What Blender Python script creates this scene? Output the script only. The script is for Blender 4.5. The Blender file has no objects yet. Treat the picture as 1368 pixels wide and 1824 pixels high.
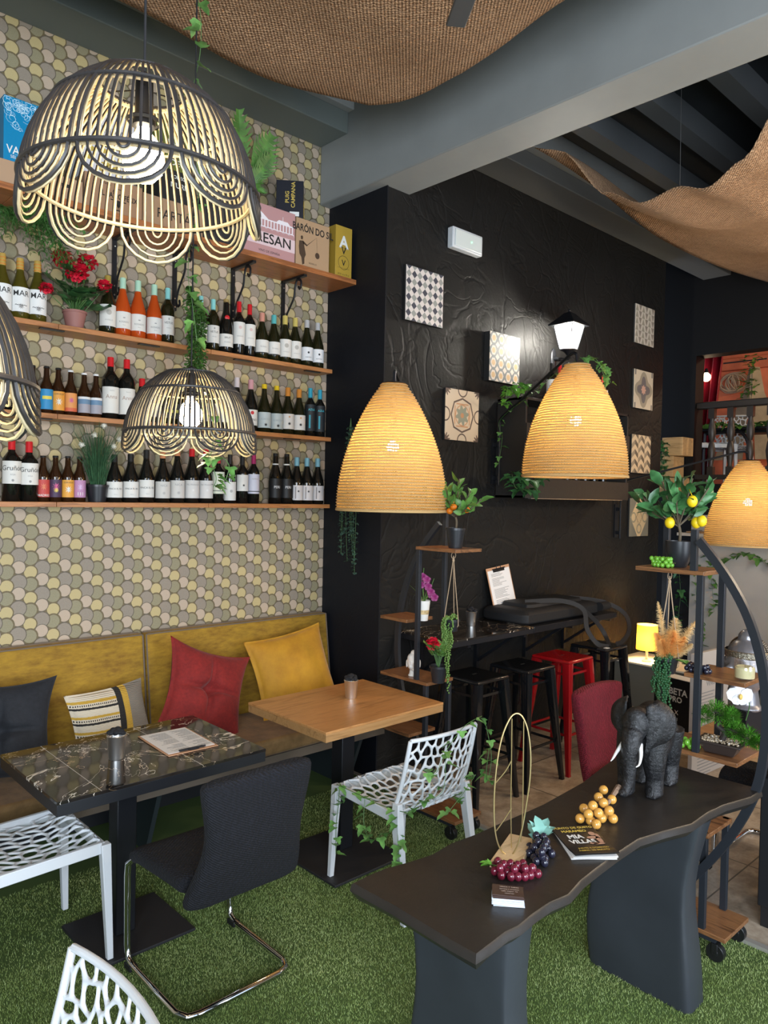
import bpy, bmesh, math, random
import numpy as np
from mathutils import Vector, Matrix, Euler
random.seed(7)
PI = math.pi
S = bpy.context.scene
COL = S.collection

# ------------------------------------------------------------------ camera
FPX = 1339.12
YAW, PITCH, ROLL = math.radians(46.74257496), math.radians(1.28110261), math.radians(-1.19073423)
HC = 1.86
fw = Vector((math.cos(YAW) * math.cos(PITCH), math.sin(YAW) * math.cos(PITCH), -math.sin(PITCH)))
rt = Vector((math.sin(YAW), -math.cos(YAW), 0))
dn = fw.cross(rt)
r2 = rt * math.cos(ROLL) + dn * math.sin(ROLL)
d2 = -rt * math.sin(ROLL) + dn * math.cos(ROLL)
cd = bpy.data.cameras.new('camera'); cam = bpy.data.objects.new('camera', cd); COL.objects.link(cam)
cd.sensor_fit = 'VERTICAL'; cd.sensor_height = 24.0; cd.lens = FPX * 24.0 / 1824.0
cd.clip_start = .02; cd.clip_end = 100
mw = Matrix((( r2.x, -d2.x, -fw.x, 0), (r2.y, -d2.y, -fw.y, 0), (r2.z, -d2.z, -fw.z, HC), (0, 0, 0, 1)))
cam.matrix_world = mw
S.camera = cam
S.view_settings.view_transform = 'Standard'; S.view_settings.look = 'None'
S.view_settings.gamma = 1.0; S.view_settings.exposure = 0.9
S.view_settings.use_curve_mapping = False

def at(px, py, **k):
    """point of the place seen at a pixel of the photograph, on a plane x=, y= or z= (or at depth D)"""
    d = r2 * ((px - 684) / FPX) + d2 * ((py - 912) / FPX) + fw
    if 'D' in k: return Vector((0, 0, HC)) + d * k['D']
    n, v = list(k.items())[0]; i = 'xyz'.index(n)
    t = (v - (0, 0, HC)[i]) / d[i]
    return Vector((0, 0, HC)) + d * t

# ------------------------------------------------------------------ world and daylight
W = bpy.data.worlds.new('world'); S.world = W; W.use_nodes = True
W.node_tree.nodes['Background'].inputs[0].default_value = (.62, .76, 1.0, 1)
W.node_tree.nodes['Background'].inputs[1].default_value = .9

def area(name, loc, target, sx, sy, power, col):
    l = bpy.data.lights.new(name, 'AREA'); l.shape = 'RECTANGLE'; l.size = sx; l.size_y = sy; l.energy = power; l.color = col
    o = bpy.data.objects.new(name, l); COL.objects.link(o); o.location = loc
    o.rotation_euler = (Vector(target) - Vector(loc)).to_track_quat('-Z', 'Y').to_euler()
    return o
# daylight through the shop window and the open door behind the camera
area('shop_window_daylight', (-1.5, -1.9, 2.0), (2.3, 2.2, 0.4), 3.2, 2.6, 210, (.80, .90, 1.0))
area('shop_door_daylight', (2.6, -2.0, 1.7), (2.6, 2.5, 0.6), 1.6, 2.6, 60, (.86, .93, 1.0))
def point(name, loc, power, col, r=.05):
    l = bpy.data.lights.new(name, 'POINT'); l.energy = power; l.color = col; l.shadow_soft_size = r
    o = bpy.data.objects.new(name, l); COL.objects.link(o); o.location = loc; return o
# unseen warm fill lights for the red room and back bar, without fittings
point('red_room_fill_light', (9.2, .9, 3.9), 95, (1, .72, .45), .1)
point('back_bar_fill_light', (5.6, .2, 2.6), 60, (1, .80, .56), .12)
point('back_bar_fill_light', (4.6, -.3, 2.4), 30, (1, .78, .5), .12)

# ------------------------------------------------------------------ shader expression helper
class X:
    """a socket in a node tree with arithmetic"""
    nt = None
    def __init__(s, sock): s.s = sock
    @staticmethod
    def m(op, *a):
        n = X.nt.nodes.new('ShaderNodeMath'); n.operation = op
        for i, v in enumerate(a):
            if isinstance(v, X): X.nt.links.new(v.s, n.inputs[i])
            else: n.inputs[i].default_value = v
        return X(n.outputs[0])
    def __add__(a, b): return X.m('ADD', a, b)
    __radd__ = __add__
    def __sub__(a, b): return X.m('SUBTRACT', a, b)
    def __rsub__(a, b): return X.m('SUBTRACT', b, a)
    def __mul__(a, b): return X.m('MULTIPLY', a, b)
    __rmul__ = __mul__
    def __truediv__(a, b): return X.m('DIVIDE', a, b)
def flo(a): return X.m('FLOOR', a)
def fmod(a, b): return X.m('FLOORED_MODULO', a, b)
def xabs(a): return X.m('ABSOLUTE', a)
def lt(a, b): return X.m('LESS_THAN', a, b)
def gt(a, b): return X.m('GREATER_THAN', a, b)
def xmin(a, b): return X.m('MINIMUM', a, b)
def xmax(a, b): return X.m('MAXIMUM', a, b)
def hyp(a, b): return X.m('SQRT', a * a + b * b)
def xsin(a): return X.m('SINE', a)
def sel(c, a, b): return b + c * (a - b)          # c ? a : b

def newmat(name):
    m = bpy.data.materials.new(name); m.use_nodes = True
    X.nt = m.node_tree
    return m, m.node_tree, m.node_tree.nodes['Principled BSDF']
def coords(nt, which='Object', scale=(1, 1, 1), rot=(0, 0, 0)):
    tc = nt.nodes.new('ShaderNodeTexCoord'); mp = nt.nodes.new('ShaderNodeMapping')
    mp.inputs['Scale'].default_value = scale; mp.inputs['Rotation'].default_value = rot
    nt.links.new(tc.outputs[which], mp.inputs[0]); return mp.outputs[0]
def sep(nt, v):
    n = nt.nodes.new('ShaderNodeSeparateXYZ'); nt.links.new(v, n.inputs[0]); return X(n.outputs[0]), X(n.outputs[1]), X(n.outputs[2])
def ramp(nt, fac, stops, interp='LINEAR'):
    n = nt.nodes.new('ShaderNodeValToRGB'); n.color_ramp.interpolation = interp
    e = n.color_ramp.elements
    while len(e) < len(stops): e.new(.5)
    for i, (p, c) in enumerate(stops): e[i].position = p; e[i].color = (*c[:3], 1)
    nt.links.new(fac.s if isinstance(fac, X) else fac, n.inputs[0]); return n.outputs[0]
def noise(nt, v, scale, detail=4, rough=.55, dist=0):
    n = nt.nodes.new('ShaderNodeTexNoise'); n.inputs['Scale'].default_value = scale; n.inputs['Detail'].default_value = detail
    n.inputs['Roughness'].default_value = rough; n.inputs['Distortion'].default_value = dist
    nt.links.new(v, n.inputs['Vector']); return X(n.outputs['Fac'])
def mixc(nt, f, a, b):
    n = nt.nodes.new('ShaderNodeMix'); n.data_type = 'RGBA'
    for i, v in ((0, f), (6, a), (7, b)):
        if isinstance(v, X): v = v.s
        if isinstance(v, (float, int)): n.inputs[i].default_value = v
        elif isinstance(v, tuple): n.inputs[i].default_value = (*v[:3], 1)
        else: nt.links.new(v, n.inputs[i])
    return n.outputs[2]
def bump(nt, bs, h, strength, dist=.01):
    n = nt.nodes.new('ShaderNodeBump'); n.inputs['Strength'].default_value = strength; n.inputs['Distance'].default_value = dist
    nt.links.new(h.s if isinstance(h, X) else h, n.inputs['Height']); nt.links.new(n.outputs[0], bs.inputs['Normal'])

_mc = {}
def mat(name, col, rough=.5, metal=0, var=0, vscale=8, bmp=0, bscale=60, trans=0, emit=0, coat=0, ior=1.45, sheen=0, spec=None, sub=0, alpha=1, ecol=None):
    if name in _mc: return _mc[name]
    m, nt, b = newmat(name)
    b.inputs['Roughness'].default_value = rough; b.inputs['Metallic'].default_value = metal
    b.inputs['Transmission Weight'].default_value = trans; b.inputs['IOR'].default_value = ior
    b.inputs['Coat Weight'].default_value = coat; b.inputs['Sheen Weight'].default_value = sheen
    if spec is not None: b.inputs['Specular IOR Level'].default_value = spec
    if alpha < 1: b.inputs['Alpha'].default_value = alpha
    v = coords(nt)
    c = (*col, 1)
    b.inputs['Base Color'].default_value = c
    if var:
        f = noise(nt, v, vscale)
        lo = tuple(x * (1 - var) for x in col); hi = tuple(min(1, x * (1 + var)) for x in col)
        nt.links.new(ramp(nt, f, [(.3, lo), (.7, hi)]), b.inputs['Base Color'])
    if bmp: bump(nt, b, noise(nt, v, bscale), bmp)
    if emit:
        b.inputs['Emission Color'].default_value = (*(ecol or col), 1); b.inputs['Emission Strength'].default_value = emit
    _mc[name] = m
    return m

# ------------------------------------------------------------------ mesh builder
class B:
    def __init__(s): s.v = []; s.f = []; s.mi = []; s.m = 0
    def add(s, vs, fs):
        o = len(s.v); s.v += [tuple(p) for p in vs]
        for f in fs: s.f.append(tuple(i + o for i in f)); s.mi.append(s.m)
        return s
    def box(s, c, d, rot=None):
        x, y, z = d[0] / 2, d[1] / 2, d[2] / 2
        vs = [Vector((a * x, b * y, g * z)) for a in (-1, 1) for b in (-1, 1) for g in (-1, 1)]
        if rot is not None:
            R = rot if isinstance(rot, Matrix) else Euler(rot).to_matrix()
            vs = [R @ p for p in vs]
        c = Vector(c); vs = [p + c for p in vs]
        return s.add(vs, [(0, 1, 3, 2), (4, 6, 7, 5), (0, 4, 5, 1), (2, 3, 7, 6), (0, 2, 6, 4), (1, 5, 7, 3)])
    def bb(s, a, b):
        return s.box([(a[i] + b[i]) / 2 for i in range(3)], [abs(b[i] - a[i]) for i in range(3)])
    def ring(s, c, ax, r, n, ry=None, ref=None):
        ax = Vector(ax).normalized()
        u = Vector(ref) if ref is not None else (Vector((0, 0, 1)) if abs(ax.z) < .9 else Vector((1, 0, 0)))
        u = (u - ax * u.dot(ax)).normalized(); w = ax.cross(u); ry = ry or r
        return [Vector(c) + u * (math.cos(2 * PI * i / n) * r) + w * (math.sin(2 * PI * i / n) * ry) for i in range(n)], u
    def loft(s, rings, cap=True, closed=False):
        n = len(rings[0]); vs = [p for r in rings for p in r]; fs = []
        k = len(rings)
        for j in range(k if closed else k - 1):
            j2 = (j + 1) % k
            for i in range(n): fs.append((j * n + i, j * n + (i + 1) % n, j2 * n + (i + 1) % n, j2 * n + i))
        if cap and not closed: fs.append(tuple(reversed(range(n)))); fs.append(tuple((k - 1) * n + i for i in range(n)))
        return s.add(vs, fs)
    def tube(s, pts, r, n=6, closed=False, flat=None, cap=True):
        pts = [Vector(p) for p in pts]; k = len(pts); rings = []; ref = None
        for i, p in enumerate(pts):
            a = pts[i - 1] if (i or closed) else p; b = pts[(i + 1) % k] if (i < k - 1 or closed) else p
            d = (b - a)
            if d.length < 1e-9: d = Vector((0, 0, 1))
            rr = r(i / (k - 1)) if callable(r) else r
            rg, ref = s.ring(p, d, rr, n, ry=(flat * rr if flat else None), ref=ref); rings.append(rg)
        return s.loft(rings, cap, closed)
    def bar(s, a, b, w, h=None, up=(0, 0, 1)):
        a = Vector(a); b = Vector(b); d = (b - a); L = d.length; d.normalize(); up = Vector(up)
        if abs(d.dot(up)) > .98: up = Vector((0, 1, 0))
        x = up.cross(d).normalized(); y = d.cross(x)
        R = Matrix((x, y, d)).transposed()
        return s.box((a + b) / 2, (w, h or w, L), R)
    def cyl(s, a, b, r0, r1=None, n=16): return s.tube([a, b], (lambda t: r0 + ((r0 if r1 is None else r1) - r0) * t), n)
    def lathe(s, prof, c=(0, 0, 0), n=24, cap=True):
        c = Vector(c)
        return s.loft([[c + Vector((r * math.cos(2 * PI * i / n), r * math.sin(2 * PI * i / n), z)) for i in range(n)] for r, z in prof], cap)
    def sweep(s, pts, w, h, up):
        pts = [Vector(p) for p in pts]; up = Vector(up).normalized(); rg = []
        for i, p in enumerate(pts):
            d = (pts[min(i + 1, len(pts) - 1)] - pts[max(i - 1, 0)]).normalized(); x = up.cross(d).normalized(); y = d.cross(x)
            rg.append([p + x * (a * w / 2) + y * (b_ * h / 2) for a, b_ in ((-1, -1), (1, -1), (1, 1), (-1, 1))])
        return s.loft(rg)
    def ball(s, c, r, n=12, k=8, rot=None):
        if isinstance(r, (int, float)): r = (r, r, r)
        c = Vector(c); R = (rot if isinstance(rot, Matrix) else Euler(rot).to_matrix()) if rot is not None else Matrix.Identity(3)
        rings = []
        for j in range(k + 1):
            t = PI * j / k; q = max(math.sin(t), 1e-3)
            rings.append([c + R @ Vector((r[0] * q * math.cos(2 * PI * i / n), r[1] * q * math.sin(2 * PI * i / n), -r[2] * math.cos(t))) for i in range(n)])
        return s.loft(rings)
    def grid(s, f, nu, nv, wrap=False):
        vs = [f(i / nu, j / nv) for j in range(nv + 1) for i in range(nu + 1)]
        return s.add(vs, [(j * (nu + 1) + i, j * (nu + 1) + i + 1, (j + 1) * (nu + 1) + i + 1, (j + 1) * (nu + 1) + i) for j in range(nv) for i in range(nu)])
    def prism(s, poly, z0, z1):
        n = len(poly)
        return s.add([(p[0], p[1], z0) for p in poly] + [(p[0], p[1], z1) for p in poly],
                     [tuple(reversed(range(n))), tuple(range(n, 2 * n))] + [(i, (i + 1) % n, n + (i + 1) % n, n + i) for i in range(n)])
    def map(s, f, start=0):
        s.v[start:] = [tuple(f(Vector(p))) for p in s.v[start:]]; return s
    def leaf(s, p, d, L, wd, up=(0, 0, 1), bend=.25, kind='oval'):
        """one folded leaf from p along d"""
        p = Vector(p); d = Vector(d).normalized(); up = Vector(up)
        x = d.cross(up)
        if x.length < .1: x = d.cross(Vector((1, 0, .3)))
        x.normalize(); n = x.cross(d)
        if kind == 'ivy':
            pr = [(0, .0), (.05, .42), (.35, .55), (.42, .28), (.75, .22), (1, 0)]
        elif kind == 'round':
            pr = [(0, 0), (.15, .4), (.5, .55), (.85, .4), (1, 0)]
        elif kind == 'thin':
            pr = [(0, .1), (.5, .12), (1, 0)]
        else:
            pr = [(0, 0), (.25, .7), (.55, .8), (.85, .4), (1, 0)]
            pr = [(a, b * .5) for a, b in pr]
        q = wd / L if kind in ('oval',) else wd / L
        mid = []; l = []; r = []
        for a, b in pr:
            c = p + d * (a * L) - n * (bend * L * a * a)
            mid.append(c); l.append(c + x * (b * wd) + n * (b * wd * .35)); r.append(c - x * (b * wd) + n * (b * wd * .35))
        k = len(pr); fs = []
        for i in range(k - 1): fs += [(i, i + 1, k + i + 1, k + i), (2 * k + i, 2 * k + i + 1, i + 1, i)]
        return s.add(mid + l + r, fs)
    def build(s, name, mats, parent=None, smooth=None, bevel=0, seg=2, sub=0, world=True, loc=None, solid=0):
        me = bpy.data.meshes.new(name)
        off = Vector((0, 0, 0))
        if parent is not None and world:
            off = world_loc(parent)
        if loc is not None and parent is None: off = Vector(loc)
        me.from_pydata([tuple(Vector(p) - off) for p in s.v], [], s.f)
        mats = mats if isinstance(mats, (list, tuple)) else [mats]
        for m in mats: me.materials.append(m)
        if len(mats) > 1: me.polygons.foreach_set('material_index', s.mi)
        if smooth is None or smooth:
            me.polygons.foreach_set('use_smooth', [True] * len(me.polygons))
            if smooth is None:
                try: me.set_sharp_from_angle(angle=math.radians(38))
                except Exception: pass
        me.update()
        o = bpy.data.objects.new(name, me); COL.objects.link(o)
        if parent is not None: o.parent = parent
        elif loc is not None: o.location = off
        if solid:
            md = o.modifiers.new('solid', 'SOLIDIFY'); md.thickness = solid
        if bevel:
            md = o.modifiers.new('bevel', 'BEVEL'); md.width = bevel; md.segments = seg; md.limit_method = 'ANGLE'; md.angle_limit = math.radians(40)
        if sub:
            md = o.modifiers.new('sub', 'SUBSURF'); md.levels = sub; md.render_levels = sub
        return o
def world_loc(o):
    p = Vector((0, 0, 0))
    while o is not None: p += o.location; o = o.parent
    return p
def tag(o, label=None, cat=None, group=None, kind=None):
    if label: o['label'] = label
    if cat: o['category'] = cat
    if group: o['group'] = group
    if kind: o['kind'] = kind
    return o
def thing(name, loc, label, cat, group=None, rz=0):
    o = bpy.data.objects.new(name, None); COL.objects.link(o); o.location = loc; o.rotation_euler = (0, 0, rz); o.empty_display_size = .05
    return tag(o, label, cat, group)
def struct(b, name, m, **k): return tag(b.build(name, m, **k), kind='structure')
def dup(root, loc, rz=0, label=None, group=None, scale=None):
    def cp(o, par):
        c = o.copy(); COL.objects.link(c)
        if par is not None: c.parent = par
        for ch in KIDS.get(o.name, None) or [x for x in o.children]: cp(ch, c)
        return c
    r = cp(root, None); r.location = loc; r.rotation_euler = (0, 0, rz)
    if label: r['label'] = label
    if group: r['group'] = group
    if scale: r.scale = (scale,) * 3 if isinstance(scale, (int, float)) else scale
    return r
KIDS = {}
_tc = {}
def text_geo(st, size=1, bold=0, fine=0):
    """triangulated lettering in the XY plane, centred"""
    key = (st, bold, fine)
    if key not in _tc:
        cu = bpy.data.curves.new('lettering', 'FONT'); cu.body = st; cu.align_x = 'CENTER'; cu.align_y = 'CENTER'; cu.size = 1; cu.offset = bold; cu.resolution_u = 3
        ob = bpy.data.objects.new('lettering', cu); COL.objects.link(ob)
        dg = bpy.context.evaluated_depsgraph_get(); me = ob.evaluated_get(dg).to_mesh()
        if fine:
            bm = bmesh.new(); bm.from_mesh(me)
            for _ in range(3):
                es = [e for e in bm.edges if e.calc_length() > .16]
                if es: bmesh.ops.subdivide_edges(bm, edges=es, cuts=1); bmesh.ops.triangulate(bm, faces=bm.faces)
            bm.verts.index_update(); _tc[key] = ([tuple(v.co) for v in bm.verts], [tuple(v.index for v in f.verts) for f in bm.faces]); bm.free()
        else: _tc[key] = ([tuple(v.co) for v in me.vertices], [tuple(p.vertices) for p in me.polygons])
        bpy.data.objects.remove(ob); bpy.data.curves.remove(cu)
    vs, fs = _tc[key]
    return [(x * size, y * size, 0) for x, y, z in vs], fs
def letters(b, st, size, org, ux, uy, bold=0, sx=1):
    """lettering on a plane: org + ux*x + uy*y"""
    vs, fs = text_geo(st, size, bold); org = Vector(org); ux = Vector(ux); uy = Vector(uy)
    b.add([org + ux * (x * sx) + uy * y for x, y, z in vs], fs)
def remeshed(b, name, mats, parent, voxel, smooth=3, disp=None, **k):
    o = b.build(name, mats, parent, smooth=True, **k)
    md = o.modifiers.new('r', 'REMESH'); md.mode = 'VOXEL'; md.voxel_size = voxel; md.use_smooth_shade = True
    if smooth:
        sm = o.modifiers.new('s', 'SMOOTH'); sm.factor = .6; sm.iterations = smooth
    dg = bpy.context.evaluated_depsgraph_get(); me = bpy.data.meshes.new_from_object(o.evaluated_get(dg))
    o.modifiers.clear(); old = o.data; o.data = me; me.name = name; bpy.data.meshes.remove(old)
    me.polygons.foreach_set('use_smooth', [True] * len(me.polygons))
    return o
def spline(pts, n=8, closed=False):
    pts = [Vector(p) for p in pts]; k = len(pts); out = []
    for i in range(k if closed else k - 1):
        p0 = pts[(i - 1) % k] if (closed or i) else pts[0]; p1 = pts[i]; p2 = pts[(i + 1) % k]; p3 = pts[(i + 2) % k] if (closed or i < k - 2) else pts[-1]
        for j in range(n):
            t = j / n
            out.append(.5 * ((2 * p1) + (p2 - p0) * t + (2 * p0 - 5 * p1 + 4 * p2 - p3) * t * t + (3 * p1 - p0 - 3 * p2 + p3) * t ** 3))
    if not closed: out.append(pts[-1])
    return out

# ------------------------------------------------------------------ materials
BLACKMET = mat('black_metal', (.012, .013, .016), .38, .3)
GREYMET = mat('dark_grey_metal', (.035, .04, .05), .4, .4)
CHROME = mat('chrome', (.75, .76, .78), .07, 1)
STEEL = mat('brushed_steel', (.78, .77, .75), .36, 1)
WHITEPL = mat('white_plastic', (.58, .60, .62), .38)
def wood(name, c1, c2, axis=0, sc=1, rough=.4, coat=.2):
    m, nt, b = newmat(name)
    s_ = [14 * sc, 14 * sc, 14 * sc]; s_[axis] = 1.3 * sc
    v = coords(nt, scale=tuple(s_))
    f = noise(nt, v, 2.0, 6, .6, 1.2)
    g = noise(nt, v, 14, 3)
    nt.links.new(ramp(nt, f * .8 + g * .2, [(.3, c1), (.5, c2), (.62, tuple(x * .8 for x in c1)), (.75, c2)]), b.inputs['Base Color'])
    b.inputs['Roughness'].default_value = rough; b.inputs['Coat Weight'].default_value = coat; b.inputs['Coat Roughness'].default_value = .3
    bump(nt, b, g, .08); return m
WOODSHELF = wood('shelf_pine', (.33, .125, .036), (.46, .19, .06), 0, 1, .45, .05)
WOODTABLE = wood('honey_oak', (.44, .195, .06), (.52, .255, .09), 0, .8, .38, .15)
WOODRUST = wood('rustic_walnut', (.085, .032, .012), (.24, .105, .04), 1, 1.2, .4, .2)
WOODPALE = wood('pale_pine', (.62, .42, .22), (.72, .52, .30), 0, 2, .5, 0)

def wallpaper():
    m, nt, b = newmat('fish_scale_wallpaper')
    x, y, z = sep(nt, coords(nt))
    w = .118; P = 1.165
    u = x / w; v = z / w
    best = None; idx = None; q = None
    # pink, grey, cream, sage circles: column shift, height, radius
    for f, (xo, yo, R) in enumerate(((0, 0, .305), (0, .50, .37), (.5, -.2375, .325), (.5, .38, .365))):
        j = X.m('ROUND', u - xo); sh = fmod(j, 2) * (.5 * P) + yo
        n = X.m('ROUND', (v - sh) / P); cy = n * P + sh
        d = hyp(u - xo - j, v - cy) / R; ins = lt(d, 1.0)
        cy = cy + (u * 0.0 + xo + j) * .6
        if best is None: best = sel(ins, cy, 1000.0); idx = X.m('MULTIPLY', cy, 0.0) + 3.0 * 1; idx = sel(ins, 0.0, 3.0); q = sel(ins, d, 1.0)
        else:
            t = ins * lt(cy, best); idx = sel(t, float(f), idx); q = sel(t, d, q); best = sel(t, cy, best)
    C = ramp(nt, (idx + .5) / 4, [(0, (.45, .345, .25)), (.25, (.25, .205, .155)), (.5, (.47, .37, .165)), (.75, (.245, .215, .12))], 'CONSTANT')
    thick = sel(gt(idx, 2.5), .80, sel(gt(idx, 1.5), .84, .90))
    ring = gt(q, thick)
    n = noise(nt, coords(nt), 160, 2)
    RC = ramp(nt, gt(idx, 1.5), [(0, (.085, .065, .04)), (1, (.115, .08, .026))])
    c = mixc(nt, ring, C, RC)
    c2 = mixc(nt, (n - .5) * .25 + .06, c, (.6, .55, .45))
    nt.links.new(c2, b.inputs['Base Color']); b.inputs['Roughness'].default_value = .6
    bump(nt, b, n, .05); return m
def plaster(name, col, rough=.42, strength=.55):
    m, nt, b = newmat(name); b.inputs['Base Color'].default_value = (*col, 1); b.inputs['Specular IOR Level'].default_value = .25
    v = coords(nt)
    a = noise(nt, v, 1.5, 3, .5, 1.6)
    ridge = xmin(xabs(a - .5) * 22, 1.0)
    a2 = noise(nt, v, 2.6, 3, .55, 1.0); ridge2 = xmin(xabs(a2 - .47) * 30, 1.0)
    f = noise(nt, v, 40, 4)
    bump(nt, b, ridge * .5 + ridge2 * .35 + f * .25, strength, .012)
    nt.links.new((noise(nt, v, 3, 3) * .25 + (rough - .1)).s, b.inputs['Roughness'])
    return m
def marble(name):
    m, nt, b = newmat(name)
    v = coords(nt)
    a = noise(nt, v, 2.2, 5, .6, 1.2); c = noise(nt, v, 8, 4, .6, 1.2); g = noise(nt, v, 1.3, 2)
    v1 = lt(xabs(a - .5), .0015 + xmax(g - .46, 0.0) * .05) ; v2 = lt(xabs(c - .47), .004) * gt(g, .56)
    base = ramp(nt, noise(nt, v, 6, 3), [(.35, (.012, .010, .009)), (.7, (.035, .028, .022))])
    vein = ramp(nt, noise(nt, v, 5), [(.4, (.42, .28, .15)), (.6, (.75, .70, .62))])
    nt.links.new(mixc(nt, xmax(v1, v2), base, vein), b.inputs['Base Color'])
    b.inputs['Roughness'].default_value = .06; return m
def velvet(name, c1, c2, sc=30, rough=.8, sheen=.5, stretch=(1, 1, 1), bmp=.3):
    m, nt, b = newmat(name)
    v = coords(nt, scale=stretch)
    f = noise(nt, v, sc, 5, .65) * .6 + noise(nt, v, sc * .15, 3) * .4
    nt.links.new(ramp(nt, f, [(.36, c1), (.62, c2)]), b.inputs['Base Color'])
    b.inputs['Roughness'].default_value = rough; b.inputs['Sheen Weight'].default_value = sheen; b.inputs['Sheen Roughness'].default_value = .4
    bump(nt, b, noise(nt, v, sc * 4, 3), bmp, .004); return m
def weave(name, c1, c2, freq, which='Object', bmp=1.0, rough=.9, con=0):
    m, nt, b = newmat(name)
    x, y, z = sep(nt, coords(nt, which))
    v = coords(nt, which)
    n = noise(nt, v, freq * .12, 3)
    n_ = noise(nt, v, freq * .4, 2)
    a = xsin((x + n * .03 + n_ * .004 + z * (0.0 if con else 1.0)) * freq); c = xsin((y + n * .03 + n_ * .004 + z * (0.0 if con else -1.0)) * freq)
    h = a * c
    f2 = noise(nt, v, freq * .04, 5)
    if con: g2 = noise(nt, v, 130, 2); nt.links.new(ramp(nt, h * .30 + .12 + f2 * .3 + g2 * .45, [(.28, c1), (.72, c2)]), b.inputs['Base Color'])
    else: nt.links.new(ramp(nt, h * .28 + .25 + f2 * .5, [(.25, c1), (.8, c2)]), b.inputs['Base Color'])
    b.inputs['Roughness'].default_value = rough; bump(nt, b, h, bmp, .006)
    return m
WALLPAPER = wallpaper()
BLACKWALL = plaster('black_rough_plaster', (.0085, .0083, .008), .58, .55)
BLACKSIDE = plaster('black_painted_wall', (.0065, .0075, .011), .55, .10)
GREYPAINT = mat('grey_paint', (.27, .28, .275), .55, var=.06, vscale=3, bmp=.05, bscale=30)
GREYDARK = mat('dark_grey_ceiling_paint', (.05, .056, .062), .6, var=.08, vscale=2)
BURLAP = weave('burlap', (.20, .10, .045), (.56, .34, .19), 300, con=1)
# ================================================================== the room
# floor: stone slabs beyond the turf
def stone():
    m, nt, b = newmat('stone_floor')
    v = coords(nt); x, y, z = sep(nt, v)
    f = noise(nt, v, 7, 6, .65, .6); g = noise(nt, v, 45, 3)
    joint = xmax(lt(fmod(x, .8), .008), lt(fmod(y + .13, .8), .008))
    c = ramp(nt, f * .75 + g * .25, [(.32, (.20, .155, .11)), (.5, (.34, .27, .20)), (.68, (.50, .42, .33))])
    nt.links.new(mixc(nt, joint, c, (.07, .055, .04)), b.inputs['Base Color']); b.inputs['Roughness'].default_value = .38
    bump(nt, b, f, .1); return m
STONE = stone()
b = B(); b.bb((-4, -2.2, -.12), (12.5, 4.6, 0)); struct(b, 'floor', STONE)
b = B(); b.bb((3.27, -2.2, 0), (3.30, 3.3, .022)); struct(b, 'trim_1', mat('metal_edge', (.5, .47, .42), .4, .6))
# back wall with wallpaper, column, tile wall, far corner
b = B(); b.bb((-4, 4.15, 0), (3.34, 4.35, 4.9)); struct(b, 'wall_back', WALLPAPER)
b = B(); b.bb((3.33, 3.57, 0), (7.12, 4.6, 4.9)); struct(b, 'wall_tiled_bar', [BLACKWALL], bevel=.012).name = 'wall_bar'
# black painted face of the column turned to the seats
b = B(); b.bb((3.322, 3.56, 0), (3.331, 4.149, 3.85)); struct(b, 'wall_column', BLACKSIDE)
# far end wall of the room with the opening into the red room
XE = 7.95
b = B()
b.bb((XE, 3.62, 0), (XE + .2, 4.6, 4.9)); b.bb((XE, -2.2, 3.42), (XE + .2, 3.62, 4.9)); b.bb((XE, -2.2, 1.72), (XE + .2, 3.62, 2.05))
struct(b, 'wall_far', mat('deep_black_paint', (.0035, .0035, .004), .6, spec=.25))
b = B(); b.bb((XE, -2.2, 0), (XE + .2, 3.62, 1.72)); struct(b, 'wall_far_lower', mat('warm_grey_paint', (.36, .34, .31), .6, var=.05, vscale=3)).name = 'wall_lower'
b = B(); b.bb((XE + .2, -2.2, 1.9), (12.3, 6.2, 2.05)); struct(b, 'floor_red_room', mat('dark_boards', (.05, .03, .02), .5)).name = 'floor_upper'
RED = mat('red_plaster', (.60, .15, .06), .6, var=.2, vscale=4, bmp=.4, bscale=25)
b = B(); b.bb((11.2, -2.2, 2.05), (11.4, 6.2, 4.9)); struct(b, 'wall_red', RED)
b = B(); b.bb((XE + .2, 6.0, 2.05), (11.2, 6.2, 4.9)); struct(b, 'wall_red_side', RED)
# left, right and the street side
b = B(); b.bb((-4.2, -2.2, 0), (-4, 4.35, 4.9)); struct(b, 'wall_left', GREYPAINT)
b = B(); b.bb((4.6, -2.4, 0), (12.5, -2.2, 4.9)); b.bb((-4.2, -2.4, 3.4), (4.6, -2.2, 4.9)); b.bb((1.2, -2.4, 0), (1.7, -2.2, 3.4)); b.bb((-4.2, -2.4, 0), (-3.6, -2.2, 3.4))
struct(b, 'wall_street', GREYPAINT)
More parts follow.
